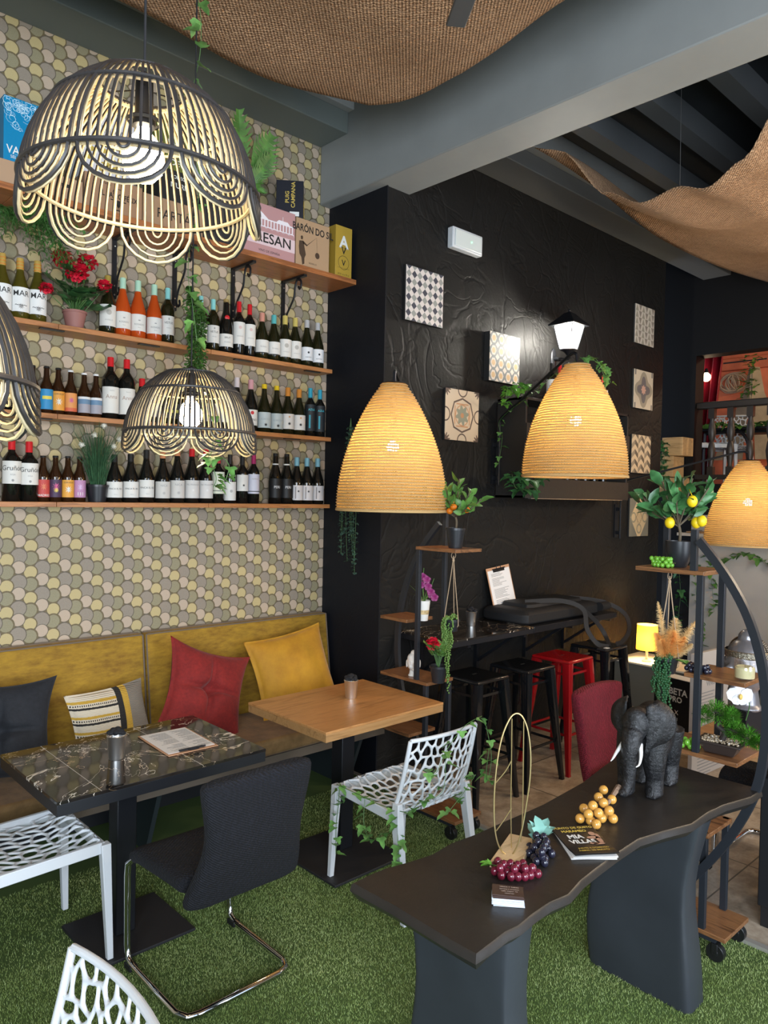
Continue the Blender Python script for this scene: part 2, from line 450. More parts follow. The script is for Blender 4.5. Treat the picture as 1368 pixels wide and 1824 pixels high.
# ceiling, joists, beam, soffits
b = B(); b.bb((-4.2, -2.4, 4.52), (12.5, 6.4, 4.7)); struct(b, 'ceiling', GREYDARK)
for k in range(11):
    yy = 2.87 - .46 * k
    b = B(); b.bb((3.56, yy - .06, 4.36), (XE, yy + .06, 4.52)); struct(b, 'trim_%d' % (k + 2), mat('joist_grey', (.20, .21, .22), .6))
b = B(); b.bb((3.235, -2.2, 3.85), (3.535, 4.15, 4.52)); struct(b, 'trim_beam', GREYPAINT, bevel=.008).name = 'trim_13'
def soff():
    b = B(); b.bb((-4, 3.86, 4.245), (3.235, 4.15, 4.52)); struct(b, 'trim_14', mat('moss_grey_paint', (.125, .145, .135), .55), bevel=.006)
    b = B(); b.bb((-4, 3.80, 4.38), (3.235, 3.86, 4.52)); struct(b, 'trim_15', GREYPAINT, bevel=.006)
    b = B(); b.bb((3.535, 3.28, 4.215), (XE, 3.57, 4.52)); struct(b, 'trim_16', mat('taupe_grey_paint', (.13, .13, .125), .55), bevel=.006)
    b = B(); b.bb((3.535, 3.20, 4.33), (XE, 3.28, 4.52)); struct(b, 'trim_17', GREYPAINT, bevel=.006)
soff()
# ------------------------------------------------------------------ turf
b = B(); b.bb((-4, -2.2, .001), (3.27, 4.15, .006)); tag(b.build('turf_backing', mat('turf_base', (.06, .10, .022), .9)), kind='structure').name = 'floor_turf'
def turf():
    rng = np.random.default_rng(3)
    # density falls with the distance from the viewer
    pts = []
    for (x0, x1, y0, y1, n) in ((.3, 3.27, .95, 2.2, 120000), (.2, 3.27, 2.2, 3.0, 90000), (.6, 3.27, 3.0, 3.6, 30000)):
        pts.append(np.stack([rng.uniform(x0, x1, n), rng.uniform(y0, y1, n)], 1))
    p = np.concatenate(pts); n = len(p)
    a = rng.uniform(0, 2 * np.pi, n); h = rng.uniform(.007, .014, n); w = rng.uniform(.0012, .0020, n)
    t = rng.uniform(0, 2 * np.pi, n); l = rng.uniform(.1, .9, n) * h
    V = np.zeros((n, 3, 3), np.float32)
    V[:, 0, 0] = p[:, 0] - np.cos(a) * w; V[:, 0, 1] = p[:, 1] - np.sin(a) * w; V[:, 0, 2] = .004
    V[:, 1, 0] = p[:, 0] + np.cos(a) * w; V[:, 1, 1] = p[:, 1] + np.sin(a) * w; V[:, 1, 2] = .004
    V[:, 2, 0] = p[:, 0] + np.cos(t) * l; V[:, 2, 1] = p[:, 1] + np.sin(t) * l; V[:, 2, 2] = .004 + h
    me = bpy.data.meshes.new('turf_blades')
    me.vertices.add(3 * n); me.vertices.foreach_set('co', V.reshape(-1))
    me.loops.add(3 * n); me.loops.foreach_set('vertex_index', np.arange(3 * n, dtype=np.int32))
    me.polygons.add(n); me.polygons.foreach_set('loop_start', np.arange(0, 3 * n, 3, dtype=np.int32)); me.polygons.foreach_set('loop_total', np.full(n, 3, np.int32))
    me.update(calc_edges=True)
    m, nt, bs = newmat('turf_green')
    v = coords(nt); f = noise(nt, v, 1.8, 3); g = noise(nt, v, 350, 2)
    nt.links.new(ramp(nt, f * .35 + g * .65, [(.3, (.085, .15, .028)), (.5, (.20, .275, .07)), (.7, (.44, .46, .20))]), bs.inputs['Base Color'])
    bs.inputs['Roughness'].default_value = .55
    me.materials.append(m)
    o = bpy.data.objects.new('turf', me); COL.objects.link(o)
    tag(o, 'short green artificial grass covering the floor under the tables', 'artificial grass', kind='stuff')
turf()
# ------------------------------------------------------------------ burlap ceiling drapes
def drape(name, label, f, nu, nv):
    b = B(); b.grid(f, nu, nv)
    o = b.build(name, BURLAP, smooth=True, solid=.004); tag(o, label, 'fabric drape', 'burlap sheets slung under the ceiling'); return o
def f1(u, v):
    x = -.6 + 3.42 * u; y = -.8 + 4.0 * v
    # the far right corner is pulled in round
    ex = max(0, u - .8) / .2; ey = max(0, v - .86) / .14
    x -= .12 * ex * ey * ey; y -= .14 * ey * ex * ex
    z = 3.955 - .15 * math.sin(PI * u) * math.sin(PI * v) + .022 * math.sin(x * 5 + y * 2.2) + .012 * math.sin(y * 9 + x)
    z += ex * ex * (.10 * max(0, (2.5 - y) / .7 if y < 2.5 else 0) if y > 1.8 else .10 * ex) - .04 * ex * math.exp(-((y - 2.75) / .3) ** 2)
    return (x, y, z)
drape('burlap_drape', 'large brown burlap sheet slung in front of the grey beam over the shelves', f1, 70, 80)
def lerp(tb, t):
    for (a, va), (c, vc) in zip(tb, tb[1:]):
        if t <= c:
            k = max(0, (t - a) / (c - a)); k = k * k * (3 - 2 * k); return va + (vc - va) * k
    return tb[-1][1]
NE = [(-1.2, 3.7), (-.4, 3.95), (.3, 3.62), (1.0, 3.95), (1.47, 3.93), (1.65, 3.70), (1.84, 3.60), (2.0, 3.645), (2.21, 3.60), (2.47, 3.72), (2.68, 3.99), (2.9, 4.02)]
def f2(u, v):
    y = -1.0 + 3.78 * v; k = max(0, v - .93) / .07
    x = 4.10 - .28 * k + 3.75 * u
    zn = lerp(NE, y); zf = 3.97 - .12 * math.sin(PI * u)
    t = min(1, u * 2.3); t = t * t * (3 - 2 * t)
    z = zn * (1 - t) + zf * t - .22 * math.sin(PI * min(1, u * 1.3)) * math.sin(PI * v) * (.5 + .5 * math.sin(y * 3.7))
    z += .035 * math.sin(x * 6 + y * 3) * math.sin(PI * v)
    return (x, y, z)
drape('burlap_drape', 'brown burlap sheet sagging beyond the beam at the right, over the bar stools', f2, 80, 90)
b = B(); b.cyl((4.12, 2.0, 3.64), (4.16, 2.03, 4.4), .0015, n=5); tag(b.build('wire', mat('thin_wire', (.3, .3, .3), .4, .8)), 'thin hanging wire holding up the burlap under the dark joists', 'wire')
# ceiling fan (only a blade tip hangs into the photograph)
def fan():
    hub = at(912, -225, z=3.57)
    t = thing('ceiling_fan', hub, 'dark grey ceiling fan, one blade tip hanging into view at the top', 'ceiling fan')
    b = B(); b.cyl(hub, (hub.x, hub.y, 4.5), .014, n=10); b.build('rod', GREYMET, t)
    b = B(); b.lathe([(.02, -.08), (.09, -.06), (.11, 0), (.09, .06), (.03, .09)], hub); b.build('motor', GREYMET, t)
    tips = [at(811, 46, z=3.57)]
    a0 = math.atan2(tips[0].y - hub.y, tips[0].x - hub.x); L0 = (tips[0].xy - hub.xy).length
    for k in range(3):
        a = a0 + k * 2 * PI / 3
        if k == 0: end = tips[0]; L = L0
        else: L = L0; end = hub + Vector((math.cos(a), math.sin(a), 0)) * L + Vector((0, 0, tips[0].z - hub.z))
        d = (end - hub).normalized(); b = B(); x = d.cross(Vector((0, 0, 1))).normalized()
        up = x.cross(d)
        b.bar(hub + d * .09, end, .072, .012, up=up); b.build('blade', mat('fan_grey', (.07, .072, .075), .4), t, bevel=.004)
fan()
# ================================================================== wine shelves
YB, YF = 4.15, 3.965
SH = [2.70, 2.242, 1.79]           # top surfaces: upper, middle, lower
names = ['upper', 'middle', 'lowest']
plates = [[(92, 588), (265, 620), (432, 650), (556, 664)], [(70, 748), (300, 770), (520, 790)], []]
for k, z in enumerate(SH):
    t = thing('wine_shelf', (1.5, YB, z), '%s pine wine shelf on the patterned wall, below the deep box shelf' % names[k], 'shelf', 'pine bottle shelves')
    b = B()
    for x0, x1 in ((-1.0, 1.42), (1.422, 2.3), (2.302, 3.225)): b.bb((x0, YF, z - .026), (x1, YB, z))
    b.build('board', WOODSHELF, t, bevel=.0015)
    for p in plates[k]:
        q = at(p[0], p[1], y=4.0); b = B(); b.bb((q.x - .06, 3.985, z - .031), (q.x + .06, 4.015, z - .0265)); b.build('mounting_plate', BLACKMET, t)
ZT = 3.30
t = thing('box_shelf', (1.5, YB, ZT), 'deep reddish brown shelf along the top carrying the wine boxes', 'shelf')
b = B(); b.bb((-1, 3.85, ZT - .032), (1.18, YB, ZT)); b.bb((1.182, 3.85, ZT - .032), (3.325, YB, ZT)); b.build('board', wood('red_brown_wood', (.28, .095, .032), (.40, .145, .045), 0, 1, .4, .1), t, bevel=.002)
def bracket(px, lab):
    x = at(px, 480, y=4.13).x; t = thing('shelf_bracket', (x, 4.15, 3.0), lab, 'bracket', 'scrolled iron brackets under the box shelf')
    b = B(); b.bb((x - .012, 4.135, 2.93), (x + .012, 4.149, 3.266)); b.bb((x - .012, 3.90, 3.252), (x + .012, 4.149, 3.266)); b.build('angle', BLACKMET, t)
    pts = []
    for i in range(15): a = -.5 * PI + i * .33; r = .012 + .0022 * i; pts.append((x, 3.935 + r * math.cos(a + PI), 3.20 + r * math.sin(a)))
    s = [(x, 3.95, 3.235)] + [(x, 4.13 - .16 * (1 - u) ** 1.4 - .03 * math.sin(u * PI), 3.235 - .29 * u) for u in [.15, .3, .45, .6, .75, .9]]
    e = [(x, 4.085 + .03 * math.cos(a), 2.965 + .03 * math.sin(a)) for a in [0, -.7, -1.4, -2.2, -3, -3.8, -4.4]]
    b = B(); b.tube(spline([(x, 3.975, 3.20), (x, 3.96, 3.185), (x, 3.945, 3.20), (x, 3.95, 3.235), (x, 3.99, 3.245), (x, 4.01, 3.20), (x, 4.02, 3.14), (x, 4.055, 3.09), (x, 4.095, 3.04), (x, 4.115, 2.98), (x, 4.10, 2.95), (x, 4.075, 2.955), (x, 4.08, 2.98)], 5), .009, 6, flat=.6); b.build('scroll', BLACKMET, t)
    b = B()
    for zz in (2.95, 3.0, 3.22): b.ball((x, 4.134, zz), .005, 6, 4)
    b.build('screws', STEEL, t)
for px, lab in ((205, 'scrolled black iron bracket above the first mint-capped bottle, leftmost'), (313, 'scrolled black iron bracket just right of the big rattan pendant centre'), (417, 'scrolled black iron bracket under the pink wine box'), (507, 'scrolled black iron bracket under the fisherman box, rightmost')):
    bracket(px, lab)

# ------------------------------------------------------------------ boxes on the top shelf
INK = mat('black_ink', (.015, .013, .012), .6); WHITEINK = mat('white_ink', (.75, .75, .72), .6); GOLDINK = mat('gold_ink', (.62, .45, .10), .45, .3)
KRAFT = mat('kraft_cardboard', (.36, .22, .125), .75, var=.05, vscale=20)
def wbox(x0, x1, z0, z1, yf, dep, m, label, arts=(), rz=0, cat='wine box'):
    c = Vector(((x0 + x1) / 2, yf + dep / 2, z0))
    t = thing('wine_box', c, label, cat, 'wine boxes on the top shelf', rz)
    w = (x1 - x0) / 2; h = z1 - z0
    b = B(); b.bb((-w, -dep / 2, 0), (w, dep / 2, h)); b.build('carton', m, t, bevel=.002, world=False)
    for nm, mm, fn in arts:
        b = B(); fn(b, w, h, -dep / 2 - .0008); b.build(nm, mm, t, smooth=False, world=False)
    return t
def TX(st, size, x, z, bold=0.01, sx=1):
    return lambda b, w, h, y: letters(b, st, size, (x * w, y - .0006, z * h), (1, 0, 0), (0, 0, 1), bold, sx)
def px3(px, py, y=3.875): return at(px, py, y=y)
pA, pB = px3(598, 398), px3(627, 410)
def artA(b, w, h, y):
    letters(b, 'A', .11, (0, y, h * .68), (1, 0, 0), (0, 0, 1), .03)
def artA2(b, w, h, y):
    letters(b, 'V', .07, (0, y, h * .52), (1, 0, 0), (0, 0, 1), .01); letters(b, 'V', .055, (0, y, h * .28), (1, 0, 0), (0, 0, 1), .01)
    b.bb((-w * .7, y, h * .58), (w * .7, y + .0004, h * .585)); b.bb((-w * .7, y, h * .18), (w * .7, y + .0004, h * .184))
    for r in (.062, .059):
        pass
    b.tube([(math.cos(a) * .045, y, h * .29 + math.sin(a) * .045) for a in np.linspace(0, 2 * PI, 24, endpoint=False)], .0012, 4, closed=True)
    letters(b, 'ECO  6 x 75 cl', .016, (0, y, h * .06), (1, 0, 0), (0, 0, 1))
wbox(pA.x, min(pB.x, 3.31), ZT, (pA.z + pB.z) / 2, 3.872, .22, mat('mustard_carton', (.42, .27, .035), .5), 'mustard yellow wine box with a large white A, last one beside the black column', [('lettering', WHITEINK, artA), ('emblem', INK, artA2)])
q0, q1 = px3(527, 388), px3(586, 404)
def fisher(b, w, h, y):
    # angler: head, body, rod and catch
    pl = lambda pts: b.add([(x * w, y, z * h) for x, z in pts], [tuple(range(len(pts)))])
    pl([(-.72, .56), (-.62, .56), (-.60, .62), (-.66, .645), (-.74, .62)])
    pl([(-.82, .52), (-.58, .54), (-.50, .40), (-.42, .26), (-.5, .18), (-.5, .06), (-.62, .03), (-.68, .18), (-.8, .25), (-.84, .4)])
    pl([(-.6, .48), (-.36, .44), (-.34, .47), (-.6, .54)])
    pl([(-.36, .45), (.2, .68), (.21, .685), (-.36, .47)])
    pl([(.2, .68), (.21, .68), (.27, .33), (.26, .33)])
    b.ball((.27 * w, y, .30 * h), (.018, .0006, .02), 10, 6)
wbox(q0.x, q1.x, ZT, (q0.z + q1.z) / 2, 3.868, .24, mat('tan_carton', (.40, .26, .15), .6), 'tan wine box printed with an angler and BARON DO SIL', [('lettering', INK, lambda b, w, h, y: (letters(b, 'BARÓN DO SIL', .062, (0, y, h * .80), (1, 0, 0), (0, 0, 1), .02, .78), letters(b, 'GODELLO', .014, (0, y, h * .1), (1, 0, 0), (0, 0, 1)))), ('angler_print', mat('sepia_ink', (.06, .035, .02), .6), fisher)])
q0, q1 = px3(432, 358), px3(525, 379)
def palace(b, w, h, y):
    r = lambda x0, x1, z0, z1: b.bb((x0 * w, y, z0 * h), (x1 * w, y + .0004, z1 * h))
    r(-.95, .95, .70, .725); r(-.95, .95, .555, .57)
    for i in range(16): r(-.93 + i * .12, -.89 + i * .12, .57, .70)
    pl = lambda pts: b.add([(x * w, y, z * h) for x, z in pts], [tuple(range(len(pts)))])
    pl([(-.62, .725), (-.05, .725), (-.33, .84)]); pl([(.25, .725), (.8, .725), (.7, .78), (.35, .78)]); r(.5, .515, .78, .86)
    for i in range(9): b.tube([(-.9 * w + i * .22 * w + .09 * w * math.cos(a), y, h * .53 + h * .045 * math.sin(a)) for a in np.linspace(0, PI, 8)], .0012, 4)
wbox(q0.x, q1.x, ZT, (q0.z + q1.z) / 2 + .005, 3.868, .24, mat('pink_carton', (.46, .25, .25), .6), 'pink wine box with a white palace drawing and ARESAN', [
    ('label_band', mat('pale_pink_band', (.68, .52, .54), .6), lambda b, w, h, y: b.bb((-w, y, h * .20), (w, y + .0004, h * .46))),
    ('lettering', INK, lambda b, w, h, y: (letters(b, 'ARESAN', .085, (0, y - .0005, h * .34), (1, 0, 0), (0, 0, 1), .012, 1.05), letters(b, 'VINO DE ESPAÑA', .02, (0, y, h * .09), (1, 0, 0), (0, 0, 1)))),
    ('palace_print', mat('pale_print', (.78, .74, .78), .6), palace)])
# black box turned on top
zt = px3(455, 366).z + .012
c = at(527, 376, y=3.90)
def puig(b, w, h, y):
    letters(b, 'PUIG', .05, (-.01, y, h * .62), (0, 0, 1), (-1, 0, 0), .02); letters(b, 'CAMPANA', .05, (.035, y, h * .62), (0, 0, 1), (-1, 0, 0), .02)
t = thing('wine_box', (c.x + .02, 3.99, zt + .002), 'black wine box with gold PUIG CAMPANA, turned on top of the pink box', 'wine box', 'wine boxes on the top shelf', math.radians(-38))
H_ = .235
b = B(); b.bb((-.085, -.085, 0), (.085, .085, H_)); b.build('carton', mat('black_carton', (.012, .013, .02), .4), t, bevel=.002, world=False)
b = B(); letters(b, 'PUIG', .034, (-.015, -.0865, .13), (0, 0, 1), (-1, 0, 0), .02); letters(b, 'CAMPANA', .034, (.022, -.0865, .145), (0, 0, 1), (-1, 0, 0), .02)
letters(b, 'PUIG', .022, (.0865, .0, .195), (0, 1, 0), (0, 0, 1), .02); letters(b, 'CAMPANA', .026, (.0865, 0, .165), (0, 1, 0), (0, 0, 1), .02)
b.tube([(.087, -.08, .08), (.087, -.03, .13), (.087, .02, .12), (.087, .08, .05)], .002, 4)
b.build('lettering', GOLDINK, t, world=False, smooth=False)
b = B(); b.bb((-.07, -.0862, .012), (-.02, -.0856, .035)); b.bb((0, -.0862, .012), (.06, -.0856, .04)); b.build('barcode_sticker', WHITEINK, t, world=False)
q0, q1 = px3(366, 330), px3(430, 345)
wbox(q0.x, q1.x - .004, ZT, q0.z - .05, 3.89, .2, mat('charcoal_carton', (.02, .02, .022), .5), 'plain charcoal wine box between the PARTAL box and the pink one')
q0, q1 = px3(255, 351), px3(362, 366)
zP = (q0.z + q1.z) / 2
wbox(q0.x, q1.x, ZT, zP, 3.875, .24, KRAFT, 'brown cardboard wine box with PARTAL scribbled on it', [('lettering', INK, lambda b, w, h, y: letters(b, 'PARTAL', .075, (.1 * w, y, h * .45), (1, 0, 0), (0, 0, 1), .0, .9))])
q0, q1 = px3(150, 309), px3(253, 331)
zF = (q0.z + q1.z) / 2
def patio(b, w, h, y):
    letters(b, 'EL PATIO FÉLIX', .038, (.15 * w, y, h * .52), (1, 0, 0), (0, 0, 1), .02, .8); letters(b, 'VINOS', .02, (-.3 * w, y, h * .82), (1, 0, 0), (0, 0, 1))
    b.bb((-.12 * w, y, h * .38), (.42 * w, y + .0004, h * .41)); b.add([(.0 * w, y, .38 * h), (.3 * w, y, .38 * h), (.17 * w, y, .2 * h), (.13 * w, y, .2 * h)], [(0, 1, 2, 3)]); b.bb((.02 * w, y, h * .1), (.28 * w, y + .0004, h * .13)); b.bb((.14 * w, y, h * .1), (.16 * w, y + .0004, h * .3))
    b.tube([(.15 * w + math.cos(a) * .03, y, h * .62 + math.sin(a) * .022) for a in np.linspace(0, PI, 9)], .0015, 4)
wbox(q0.x, q1.x, ZT, zF, 3.87, .26, mat('kraft_cardboard_dark', (.33, .19, .105), .75), 'brown cardboard wine box with a bowl drawing and EL PATIO FELIX', [('lettering', INK, patio)])
q0, q1 = px3(-70, 262), px3(147, 314)
zL = at(0, 281, y=3.875).z
wbox(q0.x, q1.x, ZT, zL, 3.87, .26, mat('kraft_cardboard_pale', (.42, .27, .165), .75), 'long plain cardboard box at the left end under the blue box', [('sticker', INK, lambda b, w, h, y: b.bb((.62 * w, y, h * .55), (.8 * w, y + .0004, h * .7)))])
q0, q1 = at(7, 169, y=3.9), at(105, 200, y=3.9)
def swirl(b, w, h, y):
    rr = random.Random(4)
    for i in range(60):
        cx = rr.uniform(-.9, .9) * w; cz = (1 - .02 - abs(rr.gauss(0, .2))) * h
        if cz < .42 * h: continue
        r0 = rr.uniform(.010, .028); ph = rr.uniform(0, 6); n = 12
        b.tube([(cx + r0 * (1 - i_ / n * .8) * math.cos(ph + i_ * .75), y, min(h * .985, cz + r0 * (1 - i_ / n * .8) * math.sin(ph + i_ * .75))) for i_ in range(n)], .0012, 3)
def vand(b, w, h, y):
    letters(b, 'VANDAMA', .055, (0, y, h * .2), (1, 0, 0), (0, 0, 1), .01, .85); letters(b, 'SELECCIÓN FAMILIAR', .02, (0, y, h * .1), (1, 0, 0), (0, 0, 1)); b.bb((-.6 * w, y, h * .145), (.6 * w, y + .0003, h * .148))
wbox(q0.x, q1.x, zL + .001, (q0.z + q1.z) / 2, 3.9, .2, mat('turquoise_carton', (.0, .21, .42), .45), 'bright blue wine box with white swirls standing on the long cardboard box', [('swirl_print', mat('pale_blue_print', (.55, .75, .85), .5), swirl), ('lettering', WHITEINK, vand)])
q0, q1 = at(150, 190, y=3.9), at(240, 212, y=3.9)
def leaves(b, w, h, y):
    rr = random.Random(2)
    for i in range(14):
        x, z = rr.uniform(-.85, .85) * w, rr.uniform(.08, .45) * h; a = rr.uniform(.02, .035)
        b.add([(x - a, y, z), (x, y, z - a * .5), (x + a, y, z), (x, y, z + a * .5)], [(0, 1, 2, 3)])
wbox(q0.x, q1.x, zF + .001, (q0.z + q1.z) / 2, 3.9, .2, mat('white_carton', (.62, .60, .62), .5), 'white wine box with golden leaf prints behind the big pendant', [('leaf_print', GOLDINK, leaves), ('lettering', mat('grey_ink', (.25, .25, .25), .6), TX('XIRIMA', .05, 0, .72))])
q0, q1 = at(284, 298, y=3.9), at(346, 312, y=3.9)
zD = (q0.z + q1.z) / 2
wbox(q0.x, q1.x, zP + .001, zD, 3.9, .2, mat('soot_carton', (.022, .022, .022), .4), 'black wine box with small white print on the PARTAL box', [('lettering', WHITEINK, lambda b, w, h, y: (letters(b, 'BODEGAS', .026, (.2 * w, y, h * .8), (1, 0, 0), (0, 0, 1), .01), letters(b, 'MURIA', .04, (.2 * w, y, h * .55), (1, 0, 0), (0, 0, 1), .01)))])
q0, q1 = at(280, 203, y=3.9), at(345, 222, y=3.9)
def tree(b, w, h, y):
    rr = random.Random(5)
    for i in range(46):
        a = rr.uniform(0, 2 * PI); r = math.sqrt(rr.uniform(0, 1)) * .052
        b.tube([(math.cos(a) * r + .006 * math.cos(t_), y, h * .58 + math.sin(a) * r * 1.15 + .006 * math.sin(t_)) for t_ in np.linspace(0, 2 * PI, 7, endpoint=False)], .0009, 3, closed=True)
    b.bb((-.004, y, h * .3), (.004, y + .0004, h * .45))
wbox(q0.x, q1.x, zD + .001, (q0.z + q1.z) / 2, 3.9, .2, mat('olive_carton', (.13, .15, .03), .5), 'olive green wine box with a white tree print behind the big pendant', [('tree_print', WHITEINK, tree), ('lettering', WHITEINK, lambda b, w, h, y: letters(b, 'DE', .045, (0, y, h * .14), (1, 0, 0), (0, 0, 1), .01))])

# ------------------------------------------------------------------ bottles
DK = mat('dark_wine_glass', (.006, .006, .005), .07, coat=.3)
OL = mat('olive_wine_glass', (.012, .012, .004), .06, coat=.3)
YG = mat('yellow_green_glass', (.09, .075, .010), .05, trans=.3)
RO = mat('rose_wine_glass', (.60, .085, .012), .05, trans=.3)
BR = mat('brown_beer_glass', (.025, .009, .003), .07, coat=.3)
PAPER = (.68, .66, .61)
PROF = {
 'bdx': [(.0, 0), (.9, 0), (1, .015), (1, .62), (.93, .68), (.62, .745), (.40, .79), (.36, .84), (.36, .985), (.3, 1), (0, 1)],
 'bgy': [(.0, 0), (.9, 0), (1, .015), (1, .44), (.95, .51), (.72, .62), (.47, .74), (.37, .83), (.34, .985), (.3, 1), (0, 1)],
 'beer': [(.0, 0), (.9, 0), (1, .02), (1, .53), (.92, .60), (.62, .70), (.44, .80), (.40, .97), (.36, 1), (0, 1)],
 'chm': [(.0, 0), (.9, 0), (1, .015), (1, .46), (.94, .54), (.68, .66), (.44, .78), (.38, .96), (.3, 1), (0, 1)]}
def mk_bottle(pos, h, kind, glass, cap, lab, label, name='wine_bottle', cat='bottle', group='bottles on the pine shelves', R=None, face=None, lift=0):
    R = R or h * {'bdx': .125, 'bgy': .133, 'beer': .135, 'chm': .14}[kind]
    pos = Vector(pos)
    if face is None: face = (-PI / 2 + math.atan2(-pos.y, -pos.x)) / 2 if pos.y > 3.9 else math.atan2(-pos.y, -pos.x)
    t = thing(name, pos, label, cat, group, face)
    b = B(); b.lathe([(r * R, z * h) for r, z in PROF[kind]], n=20, cap=False); b.build('glass_body', glass, t, smooth=True, world=False)
    if cap:
        ccol, z0 = cap[0], cap[1]
        cm = mat('cap_%02d%02d%02d' % tuple(int(c * 99) for c in ccol), ccol, .35, .3 if len(cap) > 2 else 0)
        rr = (.385 if kind != 'beer' else .46) * R
        b = B(); b.lathe([(rr + (.02 * R), z0 * h), (rr, z0 * h + .002), (rr, .99 * h), (rr * .9, 1.004 * h), (0, 1.006 * h)], n=16, cap=False); b.build('cap', cm, t, world=False)
    if lab:
        z0, z1, col, deco = lab[0], lab[1], lab[2], lab[3:]
        half = 1.25; n = 16; r = R * 1.006 + .0003
        b = B(); b.grid(lambda u, v: (r * math.cos((u - .5) * 2 * half), r * math.sin((u - .5) * 2 * half), h * (z0 + (z1 - z0) * v)), n, 1)
        lm = mat('label_%02d%02d%02d' % tuple(int(c * 99) for c in col), col, .55)
        lb = b.build('paper_label', lm, t, smooth=True, world=False)
        for d in deco:
            bb_ = B(); r3 = r + .0006
            if d[0] == 'T':
                _, st, size, zz, c_ = d[:5]; bold = d[5] if len(d) > 5 else 0
                vs, fs = text_geo(st, size * h, bold, 1 if size > .06 else 0)
                zc = h * (z0 + (z1 - z0) * zz)
                bb_.add([(r3 * math.cos(x / r3), r3 * math.sin(x / r3), zc + y) for x, y, _z in vs], fs); nm = 'lettering'
            elif d[0] == 'R':       # rectangle band
                _, za, zb, c_ = d[:4]; ua, ub = d[4:6] if len(d) > 4 else (0, 1)
                bb_.grid(lambda u, v: (r3 * math.cos((ua + (ub - ua) * u - .5) * 2 * half), r3 * math.sin((ua + (ub - ua) * u - .5) * 2 * half), h * (z0 + (z1 - z0) * (za + (zb - za) * v))), 10, 1); nm = 'label_band'
            else:                   # 'O' emblem disc, 'S' star-ish splash
                _, sz, zz, c_ = d[:4]; zc = h * (z0 + (z1 - z0) * zz); pts = []; sz = sz * h; k = 18
                for i in range(k):
                    a = 2 * PI * i / k; q = sz * (1 if d[0] == 'O' else (1 if i % 2 else .45)); pts.append((q * math.cos(a), q * math.sin(a)))
                bb_.add([(r3 * math.cos(x / r3), r3 * math.sin(x / r3), zc + y) for x, y in pts] + [(r3, 0, zc)], [(i, (i + 1) % k, k) for i in range(k)]); nm = 'emblem'
            im = mat('ink_%02d%02d%02d' % tuple(int(c * 99) for c in c_), c_, .55)
            bb_.build(nm, im, lb, smooth=False, world=False)
    return t
K = (.02, .02, .02); GY = (.3, .29, .28)
MINT = (.42, .66, .50); AQ = (.25, .60, .58); RD = (.55, .015, .02); GD = (.50, .33, .08); SV = (.6, .6, .6); CU = (.55, .22, .10); BKC = (.015, .015, .015)
def T_(s, sz, z, c=K, bo=0): return ('T', s, sz, z, c, bo)
VET = (.17, .50, PAPER, T_('VETUS', .055, .62, K), T_('VERDEJO', .022, .35, GY), T_('a', .07, .85, K))
ROS = (.14, .42, PAPER, T_('ROSADO', .04, .38, GY, .01), T_('finca', .025, .2, GY), ('R', .6, .66, GY, .45, .55))
MARL = (.13, .52, (.74, .74, .72), T_('MAR', .125, .74, K, .005), ('S', .05, .22, GY), T_('~~~', .11, .28, K))
CIR = (.14, .50, PAPER, ('O', .045, .64, (.42, .40, .36)), T_('GODELLO', .03, .28, GY))
